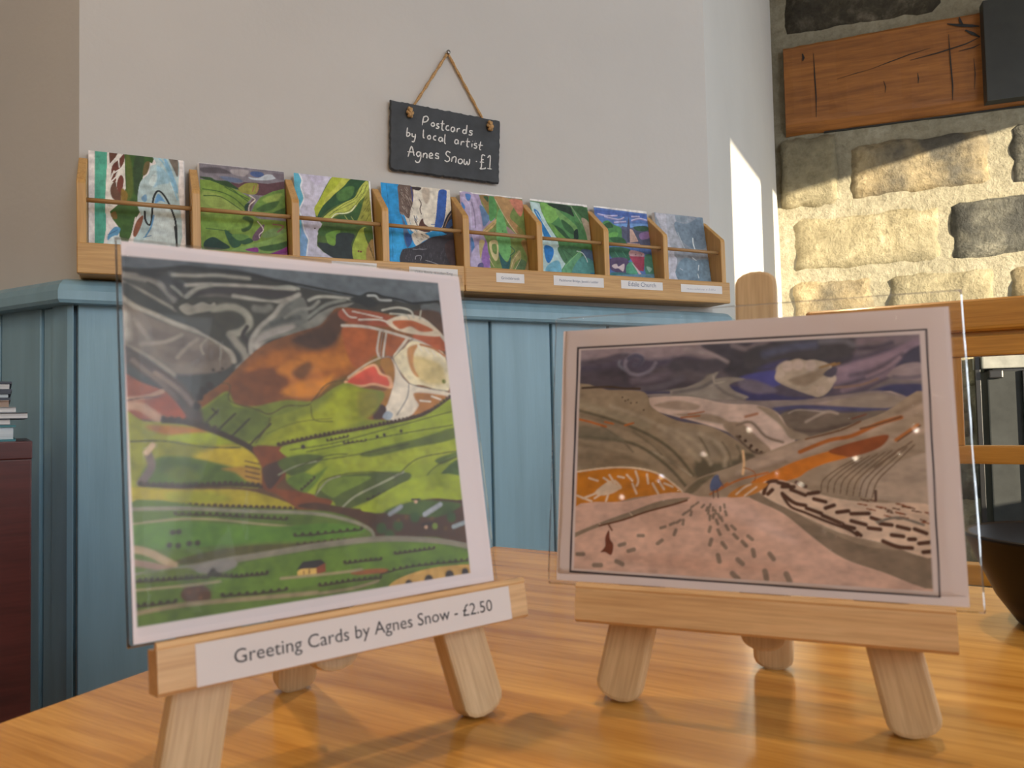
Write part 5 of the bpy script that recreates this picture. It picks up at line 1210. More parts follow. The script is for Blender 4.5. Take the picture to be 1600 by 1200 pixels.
('q',(166,151,185),0.32,1,[-4.3,157.7,113,157.6,112.3,-23.8,-0.1,-28]),
('p',(184,171,205),3.19,1,[1.8,156,24,156.1,34.5,109.2,29.8,90.4,14.9,83.1,11.1,113.2]),
('p',(85,131,197),1.27,1,[9.7,156.1,19.2,155.6,16.8,146.1,12,145.6]),
('p',(79,131,197),1.06,1,[1.5,141.4,8,134.4,5.9,128,11.4,117.9,6.6,115.9]),
('s',(204,197,227),1.7,1.27,1,[6.1,149.6,16.2,138.3,16.2,118.3,15.9,95.4,17.1,71.2,12,46.7]),
('s',(138,127,161),1.91,1.49,1,[19.8,143.3,23,123.5,22.7,100.5]),
('p',(91,135,193),1.27,1,[12.6,82.9,17.6,77.3,17.7,59.1,12.5,52.7]),
('p',(194,183,217),2.12,1,[11.2,55.6,26.7,71.9,25,32.5,10.7,30.1]),
('p',(99,129,169),1.06,1,[33.9,140,50.4,126.1,49.6,116.7,37.2,103.3,35.3,118.5]),
('q',(118,141,76),0.85,1,[33.7,157.1,113,157.6,116.9,22.5,44.9,24.6,40.9,51.6,41.3,76,34.6,90.8,59.6,119.2,47,124.3,37.2,141.9]),
('p',(148,121,76),1.06,1,[35.2,155.7,51.4,156.7,50.1,141.7,48,125.9,40.4,140.7]),
('p',(55,91,60),0.85,1,[41.5,154.8,49.7,155.7,48.9,146.2]),
('p',(87,147,85),1.06,1,[52.2,156,61,153.8,64.3,135.3,59.7,120.8,49.4,113.6,49.5,133.8]),
('p',(190,163,109),0.85,1,[36.8,98.7,59.5,117.6,60.6,111.5,48,98.1,32.7,87.6]),
('s',(138,111,64),0.64,0.32,1,[34.7,92.3,57.3,111.2]),
('s',(138,111,64),0.64,0.32,1,[41.2,92.9,58.5,106.7]),
('p',(111,177,109),1.06,1,[63.6,127.4,70.9,135.9,78.5,110,83.1,88.5,82.5,63.7,72.8,47.6,61.1,62.2,58.4,86.6,60.3,108.4]),
('d',(59,85,50),1.06,[70.8,98.4,55.9,95.6]),
('p',(180,143,97),1.06,1,[61.2,156.9,86,156.4,98.8,149.7,86.4,124.8,98.6,111.7,104.4,102.8,97.1,95.9,82.1,113.4,71,137.5]),
('p',(196,127,105),1.7,1,[89.2,155.1,112,155.1,113.2,141.6,106.7,126.7,97.6,136.9]),
('s',(211,197,161),1.06,0.53,1,[62.5,152.3,73.7,129.9,85.1,110.6,96.9,94.3]),
('p',(166,141,141),1.06,1,[78.2,106.8,87.6,101.4,96.7,91.2,83.1,88.5]),
('p',(134,131,70),1.06,1,[98.3,108.6,107.8,103.1,110,90.7,100.2,93]),
('s',(168,141,85),1.27,0.85,1,[83.1,124.5,94.9,108.3,100.5,96.2]),
('p',(148,111,181),1.06,1,[30.7,63.1,38.6,81.9,41.6,60.8,43.8,48.8,39,30.3,29.6,31.3]),
('p',(95,89,137),0.85,1,[22.4,39.9,30.5,41.9,29.6,31.3,20.1,30.7]),
('p',(194,179,131),1.27,1,[27.2,78,36.8,78.7,32.5,66.2,26.4,49.1]),
('p',(211,201,151),0.85,1,[44.7,77.8,59.5,80.5,58.9,55.9,53.2,46.4,46.2,58.1]),
('p',(111,141,76),0.85,1,[49.2,73.6,57.3,74.2,55.9,58.7,49.7,61.4]),
('s',(211,201,151),1.06,0.53,1,[42.3,50.2,49.2,37]),
('p',(43,93,97),0.85,1,[59.5,62,66.7,51.8,74.3,46.2,81.9,57.4,74.7,32.4,64.9,31.8]),
('s',(45,91,81),1.27,0.64,1,[82.5,73,89.3,65.7,80.3,57.3]),
('p',(168,159,105),0.85,1,[78.3,35.7,83,51.4,97.8,67.9,100,55.6,89.2,47.1,81.3,32.8]),
('p',(91,121,85),1.27,1,[88.5,39.4,99.7,52.4,109.2,46.9,104.4,32.6,87.9,33.2]),
('p',(154,125,76),1.06,1,[102.3,80.7,112.8,84.6,113.3,37.8,104.4,32.6,111.8,56.4]),
('s',(207,193,151),0.85,0.42,1,[78,32.6,86.3,51.6,97.5,64.7]),
('s',(204,191,151),0.85,0.42,1,[86.2,33.1,99.8,54]),
('s',(188,169,121),0.85,0.42,1,[107.8,32.8,115.2,56.6])],
[
('q',(79,135,81),0.32,1,[-2.2,156.9,115.3,155.6,115.5,-30.3,-0.7,-34.2]),
('q',(188,215,217),0.53,1,[-0.6,155.4,18.2,154.1,20.3,139.8,28.7,119.7,45.2,93.7,48.5,74.7,56.4,49.7,44.2,34.7,33.5,-33,-0.7,-34.2,11.9,91.1]),
('p',(39,125,191),0.85,1,[5.8,141.6,14.9,137.7,21.6,119,34.8,94.5,22.3,91.9,14.7,118.4]),
('p',(43,125,201),1.06,1,[19.3,79,34.7,76.9,35.1,64.2,24.9,49.3,18.8,56.8]),
('p',(118,181,207),2.12,1,[20.9,44.4,42.9,55.2,47.9,36.5,43.7,29.9,17.9,31.6]),
('s',(207,231,233),1.06,0.53,1,[9.8,138.8,27.5,108.3,37.8,90]),
('p',(124,177,93),1.49,1,[20,154.3,34,154.1,45.7,148.8,55.1,136.6,35.5,118.7,27.4,124.4,21.7,136.7]),
('p',(109,161,81),1.27,1,[32,118.4,42.3,116,58.2,99.6,71.4,89.3,50.4,92.5]),
('p',(37,58,46),0.85,1,[34,154.9,75,155,81.2,145.7,83.8,136,69.9,141.3,47.3,147.3]),
('p',(59,97,60),1.06,1,[75,155,109.7,155.1,110.7,131.9,98.5,137.4,85.2,149.4]),
('s',(132,161,121),2.12,1.49,1,[80.3,153.8,91.1,136.7,97.2,125.7]),
('p',(117,163,97),1.06,1,[47.3,147.3,59,140.3,88.9,116.8,82.3,106.4,57.4,125.5]),
('p',(45,85,56),1.06,1,[42.3,116,57.7,110.9,72.1,95.9,87,100.3,82.2,90.2,63.1,95.1]),
('p',(55,99,62),0.85,1,[57.8,128.8,77.9,115.9,80.1,103,63,111.3]),
('p',(30,56,50),0.85,1,[80.8,109.6,88.5,113.5,88.8,100.4,84.2,91.9,79.3,96.4]),
('p',(73,123,78),1.27,1,[83,129.4,99.5,114.4,104.2,91.8,89.5,90.7,88.5,113.5]),
('p',(174,161,141),1.27,1,[98.1,134.1,112.2,128.7,116.6,102.7,107.6,88.8,104.3,108.2]),
('p',(77,125,89),1.06,1,[47.2,79.5,85,82.2,87.7,74.3,72.1,63.6,58.1,49.8,47.4,65.1]),
('s',(49,85,60),0.74,0.42,1,[55.6,75.3,72.1,63.6]),
('s',(49,85,60),0.74,0.42,1,[52,75,60.6,56.4]),
('p',(105,165,125),1.49,1,[56.2,48.1,75.9,65.4,91,71.3,72.1,31.5,47.2,30.1]),
('p',(89,151,151),2.12,1,[82.2,57.8,101.6,68.8,118.5,56.9,119.3,32.5,68.5,31.3]),
('p',(81,105,137),1.27,1,[91.7,77.9,113.4,76.1,118.5,56.9,104.5,62.5,94.1,66.7]),
('s',(217,229,231),1.49,0.64,1,[82.2,73.9,92.8,71.4,99,62.1,101,55.8]),
('s',(138,191,131),0.96,0.53,1,[56,46.5,87.7,74.3]),
('p',(55,121,161),0.85,1,[105.1,36.6,118,37.3,119.3,32.5,104.6,31.7])],
[
('q',(91,123,187),0.34,1,[-5.3,157.4,122.3,155.2,117.2,-32.8,2.8,-36.3]),
('p',(79,105,177),1.57,1,[4.1,153,113.4,152.5,112.6,146.9,5.2,146]),
('s',(194,191,223),2.02,1.12,1,[7.2,146.1,25,144.3,47.7,146.4]),
('s',(148,137,181),1.12,0.9,1,[7,144,24.8,142.1,47.4,144.2]),
('s',(194,191,223),2.02,1.12,1,[20.7,142.1,48.8,139.3,61.8,144.1]),
('s',(148,137,181),1.12,0.9,1,[20.5,139.9,48.5,137.1,61.5,141.9]),
('s',(194,191,223),2.02,1.12,1,[77.9,140.1,95.4,145.3,112.1,143.2]),
('s',(148,137,181),1.12,0.9,1,[77.6,137.9,95.1,143.1,111.8,141]),
('s',(194,191,223),2.02,1.12,1,[39.9,133.1,65,137.1]),
('s',(148,137,181),1.12,0.9,1,[39.6,130.9,64.7,134.9]),
('s',(194,191,223),2.02,1.12,1,[78.8,147.5,95.9,149]),
('s',(148,137,181),1.12,0.9,1,[78.5,145.2,95.6,146.8]),
('p',(118,161,217),1.57,1,[39.4,129.5,111.1,135.8,112.2,128.5,63.6,126.2]),
('p',(91,97,125),0.9,1,[53.2,125.3,71.7,125.1,93.4,130.6,114.3,128.7,116.2,96,59.1,91.8]),
('p',(61,97,78),0.9,1,[80.4,127.6,101.9,131.3,114.3,128.7,109.3,122.8,87.9,121]),
('p',(148,121,171),1.57,1,[91.4,115.9,113.3,121.3,114,110.4,94.2,105.2]),
('p',(83,141,85),1.12,1,[12.9,127.1,26,135.4,39.2,127.7,52.9,123.5,52.7,105.6,59.4,93.6,22.2,89,20.6,108.3]),
('p',(49,89,62),1.12,1,[16.7,125.7,29.6,132.2,36.7,123.9,24.2,121]),
('p',(111,177,93),1.35,1,[22.6,108.5,37.6,115,45.4,112.1,35.8,100.7]),
('p',(55,101,66),1.35,1,[26,103.5,52.7,105.6,59.6,95.4,35.1,95.3]),
('q',(83,85,111),0.34,1,[65.4,124.5,72.5,146.9,72.8,125.2,68.4,99.6,63.2,99.2]),
('q',(209,177,165),0.45,1,[71.5,123.3,77.6,122,87.3,101.1,68.2,97.8]),
('s',(194,161,151),2.7,0.9,1,[63.7,95.7,88.7,95.8]),
('p',(61,113,93),1.35,1,[23.8,85.6,66.5,85.2,61.6,63.5,27.3,64.8]),
('s',(91,157,125),1.12,0.67,1,[33.1,79.3,39.9,69.2]),
('s',(91,157,125),1.12,0.67,1,[49.5,80.4,56.3,70.3]),
('p',(198,161,171),0.67,1,[68.3,83.5,95,80,91.9,72.6,64.8,72.6]),
('d',(69,50,70),1.01,[90.2,76.1,77.7,76.2]),
('p',(91,76,111),1.12,1,[21.2,64.4,57.9,66.8,54.7,41.9,22.6,43.6]),
('p',(204,187,191),0.9,1,[23.7,52.3,34.2,56.5,37.6,51.4,50.6,57.5,46.7,43.2,37.2,47.9,29.1,47.4]),
('q',(166,72,97),0.56,1,[62.8,72.5,98.2,73.1,90.3,45.7,77.9,46.8,69.4,60.5]),
('p',(87,161,131),1.12,1,[54,52.4,67.6,62.1,77.5,43.2,68.2,35.6,54,36.6]),
('p',(213,191,201),0.67,1,[67.3,60.3,85.4,40.1,82.3,32.9,77.5,43.2]),
('p',(83,141,121),1.35,1,[98.7,76.7,115.3,74.2,118.8,38.4,97.5,37.2,93.6,54.9]),
('p',(148,191,181),1.12,1,[97.9,55.1,110.1,52.3,102.7,44.7]),
('p',(65,121,127),1.12,1,[22.2,40,56.5,40.3,76.5,36.1,21.1,31.3]),
('p',(109,151,177),1.57,1,[89.6,40.4,121.2,40.3,120.5,20.6,21.1,15.7,19.3,32.9])],
[
('q',(150,159,173),0.34,1,[-5,163.1,121,163.7,117.6,-28.6,-2.7,-32.4]),
('p',(194,195,207),2.25,1,[3,158.3,27.1,158.7,32.8,121.9,34,85,33,33.7,14.8,29.1,20.7,84.1,12.2,131.3]),
('p',(174,179,191),2.7,1,[27.1,158.7,47.1,158.7,46.8,126.8,55.3,93.9,28.4,92]),
('p',(122,141,159),1.8,1,[45.1,145.4,71.9,144,116,161.3,114.1,105.7,89.5,96.4,65.5,102.1,46.3,123]),
('p',(138,153,167),1.8,1,[49.4,158.9,73.9,157.4,70.2,147.6,49.9,147.7]),
('p',(111,129,147),2.7,1,[75.9,140.5,105.6,154.6,110.1,124.4,87.3,111.3]),
('s',(229,237,241),2.47,0.9,1,[82.4,116.5,81.8,105.2,84.6,94.2]),
('s',(198,207,215),1.35,0.9,1,[48.8,125.1,55,106.9,59.8,94.2]),
('p',(126,151,171),1.8,1,[36.8,59.5,57.2,77.4,79.1,73.2,113.8,75.5,116.4,34.3,32.4,30]),
('p',(204,205,219),1.35,1,[21.8,76.8,39,74.3,30.7,48.2,34.6,30.1,14.8,29.1]),
('s',(223,233,239),1.8,0.9,1,[75.4,78.6,83.7,73.5]),
('s',(223,233,239),2.02,0.9,1,[88,64.5,85.3,55]),
('s',(217,227,233),2.02,0.9,1,[83,47.4,84.1,40.1]),
('s',(207,217,225),1.12,0.67,1,[42.9,56.2,49.1,52.9])]]
CHALK=[[461.8,469.8,459.4,456.7],[461.4,469.7,466.7,472.3,469.8,468.9,466.6,463.7,460.8,462.0],[476.8,463.6,474.3,460.2,476.7,457.6,479.9,459.8,479.0,463.1,476.8,463.6],[488.0,463.2,484.4,462.7,484.3,459.6,487.5,458.4,485.2,455.5,482.0,455.9],[494.0,469.7,492.4,455.7,495.5,454.0],[490.3,464.0,497.1,464.6],[504.3,462.7,500.6,461.7,499.2,457.2,501.9,455.0,505.1,456.3],[513.4,461.5,509.3,460.9,507.8,455.9,511.0,454.2,513.3,457.1,513.9,461.1,514.2,455.1],[518.9,461.0,517.9,454.3],[518.4,458.3,521.2,460.9,523.5,460.8],[533.7,460.2,529.5,459.6,528.1,455.4,531.3,454.2,533.7,456.7,535.8,468.8,534.1,454.1],[545.9,460.3,541.2,460.4,540.7,457.7,544.4,456.5,542.9,453.3,538.3,453.4],[435.2,449.6,433.7,436.8,435.9,435.8,439.0,438.8,437.7,441.6,434.7,441.1],[442.5,441.4,442.8,436.9,446.3,436.5],[448.1,441.4,447.1,433.7,444.9,428.3,441.8,428.7],[461.5,450.2,460.8,438.2,463.0,437.3],[470.2,442.1,467.9,439.2,469.6,436.1,472.8,437.8,472.4,441.6,470.2,442.1],[482.7,443.1,478.6,441.7,478.1,437.3,482.1,436.2],[492.6,441.6,488.5,441.4,486.6,437.3,489.3,435.1,492.0,437.6,493.0,441.2,493.3,435.2],[497.7,448.3,496.5,434.8,498.7,433.0],[519.5,442.0,515.3,441.4,513.9,436.9,516.6,435.1,519.4,437.6,519.9,441.6,520.3,435.2],[525.5,440.7,524.4,434.0],[524.9,438.0,527.8,440.6,531.0,440.2],[536.7,447.5,535.1,434.6,537.9,433.3],[532.9,441.7,540.8,442.0],[544.1,439.8,543.5,433.6],[545.1,443.9,545.3,443.5],[552.6,440.6,548.8,440.1,548.7,437.4,552.5,436.2,550.5,432.9,546.7,433.2],[549.8,444.2,550.0,444.0],[559.7,445.2,557.1,432.9,559.9,431.5],[554.9,438.7,563.4,439.1],[435.3,403.4,441.3,420.6,445.4,406.0],[434.2,411.2,445.9,412.0],[455.1,413.3,451.2,413.1,449.3,409.1,451.9,406.1,455.0,409.0,456.0,413.4,456.3,405.4,453.5,397.8,449.1,396.4,447.0,399.1],[460.8,412.8,459.8,405.4],[460.3,409.3,463.5,412.7,466.5,411.4,466.0,405.0],[470.5,409.0,475.9,411.4,473.7,414.5,470.5,411.5,470.9,406.5,476.2,406.8],[486.7,414.6,482.2,415.2,481.2,411.7,485.7,410.6,484.7,407.0,479.8,407.7],[506.2,419.4,501.2,420.9,498.4,417.0,500.2,413.8,503.8,411.7,504.2,407.0,500.0,404.3,496.0,406.0],[509.3,413.3,507.8,404.9],[508.8,410.2,512.5,413.8,515.7,412.5,514.6,404.1],[523.0,411.7,519.8,409.5,519.7,405.2,522.9,403.9,526.2,406.5,526.2,410.4,523.0,411.7],[530.0,412.6,529.4,405.6,532.1,403.8,534.6,408.9,535.9,403.8,538.7,406.8,539.3,413.9],[550.1,411.3,552.4,411.2],[566.9,422.4,563.1,423.6,560.6,420.2,559.8,403.8,557.4,400.0,565.9,401.5,566.9,403.4],[557.1,411.0,564.7,411.5],[559.1,415.6,564.3,415.9],[571.1,419.8,576.0,423.6,574.6,402.6],[570.2,402.1,578.4,402.2]]
LEFT_PIC=[-0.3, 144.1, 140.7, 145.7, 140.9, 5.2, 1.3, 5.7]
RIGHT_PIC=[9.8, 116.3, 165.3, 115.2, 164.4, 5.4, 8.7, 5.9]
# ------------------------------------------------------------------ printed sheets and lettering
def sheet_mesh(name, img, W, H, t, paper):
    """card of W x H metres, printed face in +z at z=0, thickness t behind it"""
    ny, nx = img.shape[:2]
    X, Y = np.meshgrid(np.linspace(0, W, nx), np.linspace(0, H, ny))
    co = np.stack([X, Y, np.zeros_like(X)], -1).reshape(-1, 3)
    I = np.arange(nx * ny).reshape(ny, nx)
    quads = np.stack([I[:-1, :-1], I[:-1, 1:], I[1:, 1:], I[1:, :-1]], -1).reshape(-1, 4)
    border = np.concatenate([I[0, :-1], I[:-1, -1], I[-1, :0:-1], I[:0:-1, 0]])
    nb = len(border); n0 = len(co)
    bc = co[border].copy(); bc[:, 2] = -t
    co = np.concatenate([co, bc, co[border]])           # back rim, then a second front rim so the edge keeps the paper colour
    k = np.arange(nb); k2 = (k + 1) % nb
    sides = np.stack([n0 + nb + k, n0 + k, n0 + k2, n0 + nb + k2], -1)
    faces = [tuple(q) for q in np.concatenate([quads, sides]).tolist()] + [tuple((n0 + k[::-1]).tolist())]
    me = bpy.data.meshes.new(name); me.from_pydata(co.tolist(), [], faces)
    col = np.ones((len(co), 4), np.float32); col[:, :3] = s2l(paper); col[:n0, :3] = img.reshape(-1, 3)
    a = me.color_attributes.new('print', 'FLOAT_COLOR', 'POINT'); a.data.foreach_set('color', col.ravel())
    me.update(); return me
def text_mesh(body, width=None, height=None):
    cu = bpy.data.curves.new('text', 'FONT'); cu.body = body; cu.align_x = 'LEFT'; cu.resolution_u = 3; cu.extrude = 0.0
    o = bpy.data.objects.new('text', cu); COL.objects.link(o)
    dg = bpy.context.evaluated_depsgraph_get(); me = bpy.data.meshes.new_from_object(o.evaluated_get(dg))
    bpy.data.objects.remove(o); bpy.data.curves.remove(cu)
    co = np.zeros(len(me.vertices) * 3); me.vertices.foreach_get('co', co); co = co.reshape(-1, 3)
    lo, hi = co.min(0), co.max(0)
    sx = width / (hi[0] - lo[0]); sy = (height / (hi[1] - lo[1])) if height else sx
    co[:, 0] = (co[:, 0] - lo[0]) * sx; co[:, 1] = (co[:, 1] - lo[1]) * sy; co[:, 2] = 0
    me.vertices.foreach_set('co', co.ravel()); me.materials.clear(); me.update(); return me

# ------------------------------------------------------------------ frames of the place
P0 = Vector((-.52249, .92, 0)); WD = Vector((.89649, .44307, 0)); WI = Vector((-.44307, .89649, 0)); UP = Vector((0, 0, 1))
MW = frame(P0, WD, WI, UP)                                   # x along the back wall, y into it, z up from the floor
TILT = .0105
WDt = (WD + UP * TILT).normalized(); UPt = WDt.cross(WI).normalized()
MWT = frame(P0 + UP * EYE, WDt, WI, UPt)                     # the same, a hair out of level, z from eye height
KL = P0 + WD * -.009 + WI * .06
LX = Vector((.8829, -.4695, 0)); LI = Vector((.4695, .8829, 0))
ML = frame(KL, LX, LI, UP)                                   # left wall, x runs back to the corner
KR = P0 + WD * 1.043 + WI * .06
RX = az(25.5); RI = Vector((-RX.y, RX.x, 0))
MR = frame(KR, RX, RI, UP)                                   # plaster return on the right
SO = Vector((.93248, 2.58482, 0)); SX = az(109); SI = Vector((-SX.y, SX.x, 0))
MS = frame(SO, SX, SI, UP)                                   # stone wall
E_ = EYE
def on(mat4, name, me, mat, parent=None): return link(name, me, mat, parent, mat4)

# ------------------------------------------------------------------ the room
fl = box('floor', (-4, -4, -.05), (4, 4, 0), M['floor']); tag(fl, 'dark wooden floor under the table', None, None, 'structure')
w = box('ceiling', (-2.6, -3.1, 2.5), (2.3, 3.0, 2.56), M['plaster']); tag(w, 'pale ceiling', kind='structure')
w = box('wall_front', (-2.6, -3.1, 0), (2.3, -3.0, 2.5), M['plaster']); tag(w, 'plaster wall behind the viewer', kind='structure')
w = box('wall_side', (-2.6, -3.0, 0), (-2.5, 3.0, 2.5), M['plaster']); tag(w, 'plaster wall far to the left', kind='structure')
w = prism('wall_back', [(-.009, .06), (1.043, .06), (.98, .2), (.05, .2)], 2, 0, 2.5, M['plaster'], matrix=MW); tag(w, 'pale plastered wall carrying the postcard rack', kind='structure')
w = prism('wall_left', [(0, 0), (-2.5, 0), (-2.5, .12), (-.02, .12)], 2, 0, 2.5, M['plaster'], matrix=ML); tag(w, 'shaded plaster wall turning away on the left', kind='structure')
RL = (SO - KR).length + .03
def return_wall():
    zs = [0, .6, .9, 1.2, 1.36, 1.45, 1.52, 1.58, 1.66, 1.8, 2.1, 2.5]
    bm = bmesh.new(); rows = []
    for z in zs:
        e = RL - .05 + .05 / (1 + math.exp((z - 1.52) / .04))
        pts = [(0, 0), (.01, -.002), (.4, 0), (.8, 0), (e - .05, -.002), (e - .012, .003), (e, .02), (e, .12), (.05, .12)]
        rows.append([bm.verts.new((x, y, z)) for x, y in pts])
    n = len(rows[0])
    for A, B in zip(rows, rows[1:]):
        for k in range(n): bm.faces.new((A[k], A[(k + 1) % n], B[(k + 1) % n], B[k]))
    bm.faces.new(rows[0]); bm.faces.new(rows[-1][::-1])
    return bm_mesh(bm, 'wall_right')
w = on(MR, 'wall_right', return_wall(), M['plaster_return']); tag(w, 'white plaster return lit by a patch of sun', kind='structure')
bm = bmesh.new()
for lo, hi in (((2.2, -4, 0), (2.23, 2.3, .75)), ((2.2, -4, 1.877), (2.23, .25, 2.6)), ((2.2, .25, 1.90), (2.23, 2.3, 2.6)), ((2.2, -4, .75), (2.23, -.80, 1.877)), ((2.2, .06, .75), (2.23, .44, 1.90)), ((2.2, 2.1, .75), (2.23, 2.3, 1.90))):
    box_bm(lo, hi, 0, 1, bm)
w = link('wall_window', bm_mesh(bm, 'wall_window'), M['plaster']); tag(w, 'plaster wall with two windows, out of view on the right', kind='structure')
for i, (y0, y1, zt) in enumerate(((-.80, .06, 1.877), (.44, 2.1, 1.90))):
    bm = bmesh.new(); t = .012
    for lo, hi in (((2.23, y0 - .02, .73), (2.25, y0, zt + .02)), ((2.23, y1, .73), (2.25, y1 + .02, zt + .02)), ((2.23, y0, .73), (2.25, y1, .75)), ((2.23, y0, zt), (2.25, y1, zt + .02))): box_bm(lo, hi, .002, 1, bm)
    o = link('window_%d' % (i + 1), bm_mesh(bm, 'window_frame'), M['paper']); tag(o, 'white window frame in the right-hand wall', kind='structure')

# stone wall with its stones, the timber lintel
def stone(u0, u1, z0, z1, mat, proud=.02, seed=0, nx=12, nz=8, rough=.006, jit=.008):
    r = random.Random(seed); bm = bmesh.new(); g = []
    ph = [r.random() * 6.28 for _ in range(6)]
    for j in range(nz + 1):
        row = []
        for i in range(nx + 1):
            a, b = i / nx, j / nz
            ea, eb = min(a, 1 - a) * (u1 - u0), min(b, 1 - b) * (z1 - z0)
            e = min(ea, eb); rim = min(1, e / .012)
            u = u0 + a * (u1 - u0); z = z0 + b * (z1 - z0)
            if i in (0, nx): u += (math.sin(b * 9 + ph[0]) * .5 + r.uniform(-.5, .5)) * jit
            if j in (0, nz): z += (math.sin(a * 11 + ph[1]) * .5 + r.uniform(-.5, .5)) * jit
            y = .012 - (proud + .012) * math.sin(rim * math.pi / 2) + (rough * (math.sin(u * 43 + ph[2]) * math.sin(z * 57 + ph[3]) + r.uniform(-.6, .6))) * rim
            row.append(bm.verts.new((u, y, z + E_)))
        g.append(row)
    for j in range(nz):
        for i in range(nx): bm.faces.new((g[j][i], g[j][i + 1], g[j + 1][i + 1], g[j + 1][i]))
    rim_v = g[0][:-1] + [row[-1] for row in g[:-1]] + g[-1][:0:-1] + [row[0] for row in g[:0:-1]]
    back = [bm.verts.new((v.co.x, .05, v.co.z)) for v in rim_v]
    for k in range(len(rim_v)): bm.faces.new((rim_v[k - 1], rim_v[k], back[k], back[k - 1]))
    return bm_mesh(bm, 'stone', True)
def wall_grid(u0, u1, z0, z1, nx, nz):
    r = random.Random(3); bm = bmesh.new()
    g = [[bm.verts.new((u0 + (u1 - u0) * i / nx, r.uniform(-.004, .004), z0 + (z1 - z0) * j / nz)) for i in range(nx + 1)] for j in range(nz + 1)]
    for j in range(nz):
        for i in range(nx): bm.faces.new((g[j][i], g[j][i + 1], g[j + 1][i + 1], g[j + 1][i]))
    c = [g[0][0], g[0][-1], g[-1][-1], g[-1][0]]; rim = g[0][:-1] + [row[-1] for row in g[:-1]] + g[-1][:0:-1] + [row[0] for row in g[:0:-1]]
    back = [bm.verts.new((v.co.x, .25, v.co.z)) for v in rim]
    for k in range(len(rim)): bm.faces.new((rim[k - 1], rim[k], back[k], back[k - 1]))
    bm.faces.new(back)
    return bm_mesh(bm, 'wall_far', True)
ws = on(MS, 'wall_far', wall_grid(-.12, 1.36, 0, 2.5, 44, 70), M['mortar']); tag(ws, 'old sandstone wall with pale lime mortar and sunlit courses', kind='structure')
STONES = [(.034, .535, 1.286, 1.56, 'stone_dark', .02), (.575, 1.05, 1.30, 1.56, 'stone_tan', .02),
          (.012, .192, .686, .930, 'stone_pale', .035), (.226, .645, .700, .882, 'stone_tan', .018), (.690, 1.10, .698, .888, 'stone_grey', .018),
          (.042, .500, .468, .648, 'stone_pale', .016), (.515, .98, .470, .660, 'stone_grey', .02),
          (.036, .288, .26, .432, 'stone_tan', .016), (.330, .640, .26, .434, 'stone_pale', .016), (.672, 1.05, .26, .436, 'stone_tan', .018),
          (.02, .42, .05, .232, 'stone_tan', .016), (.45, .575, .055, .225, 'stone_pale', .02), (.60, 1.0, .05, .235, 'stone_grey', .018),
          (.04, .30, -.14, .022, 'stone_grey', .016), (.33, .56, -.10, .018, 'stone_tan', .02), (.585, .98, -.13, .02, 'stone_tan', .02),
          (.02, .40, -.33, -.165, 'stone_tan', .016), (.43, .62, -.30, -.125, 'stone_grey', .02), (.65, 1.05, -.33, -.16, 'stone_tan', .018),
          (.05, .50, -.52, -.36, 'stone_tan', .018), (.53, .95, -.52, -.335, 'stone_tan', .018),
          (1.13, 1.33, .70, .90, 'stone_tan', .018), (1.01, 1.33, .47, .66, 'stone_tan', .018), (1.08, 1.33, .24, .44, 'stone_grey', .018)]
for i, (u0, u1, z0, z1, mk, pr) in enumerate(STONES):
    link('stone', stone(u0 - .004, u1 + .004, z0 - .006, z1 + .005, mk, pr, 10 + i), M[mk], ws)
def beam_mesh():
    bm = bmesh.new(); r = random.Random(8); rows = []; N = 46
    prof = [(.03, 1.236), (-.026, 1.236), (-.032, 1.228), (-.034, 1.10), (-.034, .985), (-.03, .968), (-.012, .944), (-.004, .937), (.03, .937)]
    cracks = [(.12, .010), (.56, .006), (.565, .01)]
    for i in range(N + 1):
        u = .034 + (1.30 - .034) * i / N; row = []
        for k, (y, z) in enumerate(prof):
            row.append(bm.verts.new((u, y + r.uniform(-.0012, .0012), z + E_ + (.02 * (u - .03) if z > 1.2 else 0) + r.uniform(-.0015, .0015))))
        rows.append(row)
    for A, B in zip(rows, rows[1:]):
        for k in range(len(prof)): bm.faces.new((A[k], A[(k + 1) % len(prof)], B[(k + 1) % len(prof)], B[k]))
    bm.faces.new(rows[0]); bm.faces.new(rows[-1][::-1])
    return bm_mesh(bm, 'beam')
bmr = empty('trim_1', MS, label='old reddish timber lintel set in the stone wall', kind='structure')
link('beam', beam_mesh(), M['beam'], bmr)
box('gap', (.155, -.012, .9335 + E_), (1.30, .03, .9368 + E_), M['black'], bmr)  # black strip painting the shadow line under the beam
def crack(pts, w0):
    bm = bmesh.new(); n = len(pts); L = []; R = []
    for i, (u, z) in enumerate(pts):
        a = Vector(pts[max(i - 1, 0)]); b = Vector(pts[min(i + 1, n - 1)]); t = (b - a).normalized(); nn = Vector((-t.y, t.x)); w_ = w0 * (math.sin(math.pi * (i + .35) / (n - .3)))
        L.append(bm.verts.new((u + nn.x * w_, -.0358, z + E_ + nn.y * w_))); R.append(bm.verts.new((u - nn.x * w_, -.0358, z + E_ - nn.y * w_)))
    for i in range(n - 1): bm.faces.new((L[i], L[i + 1], R[i + 1], R[i]))
    return bm_mesh(bm, 'crack')
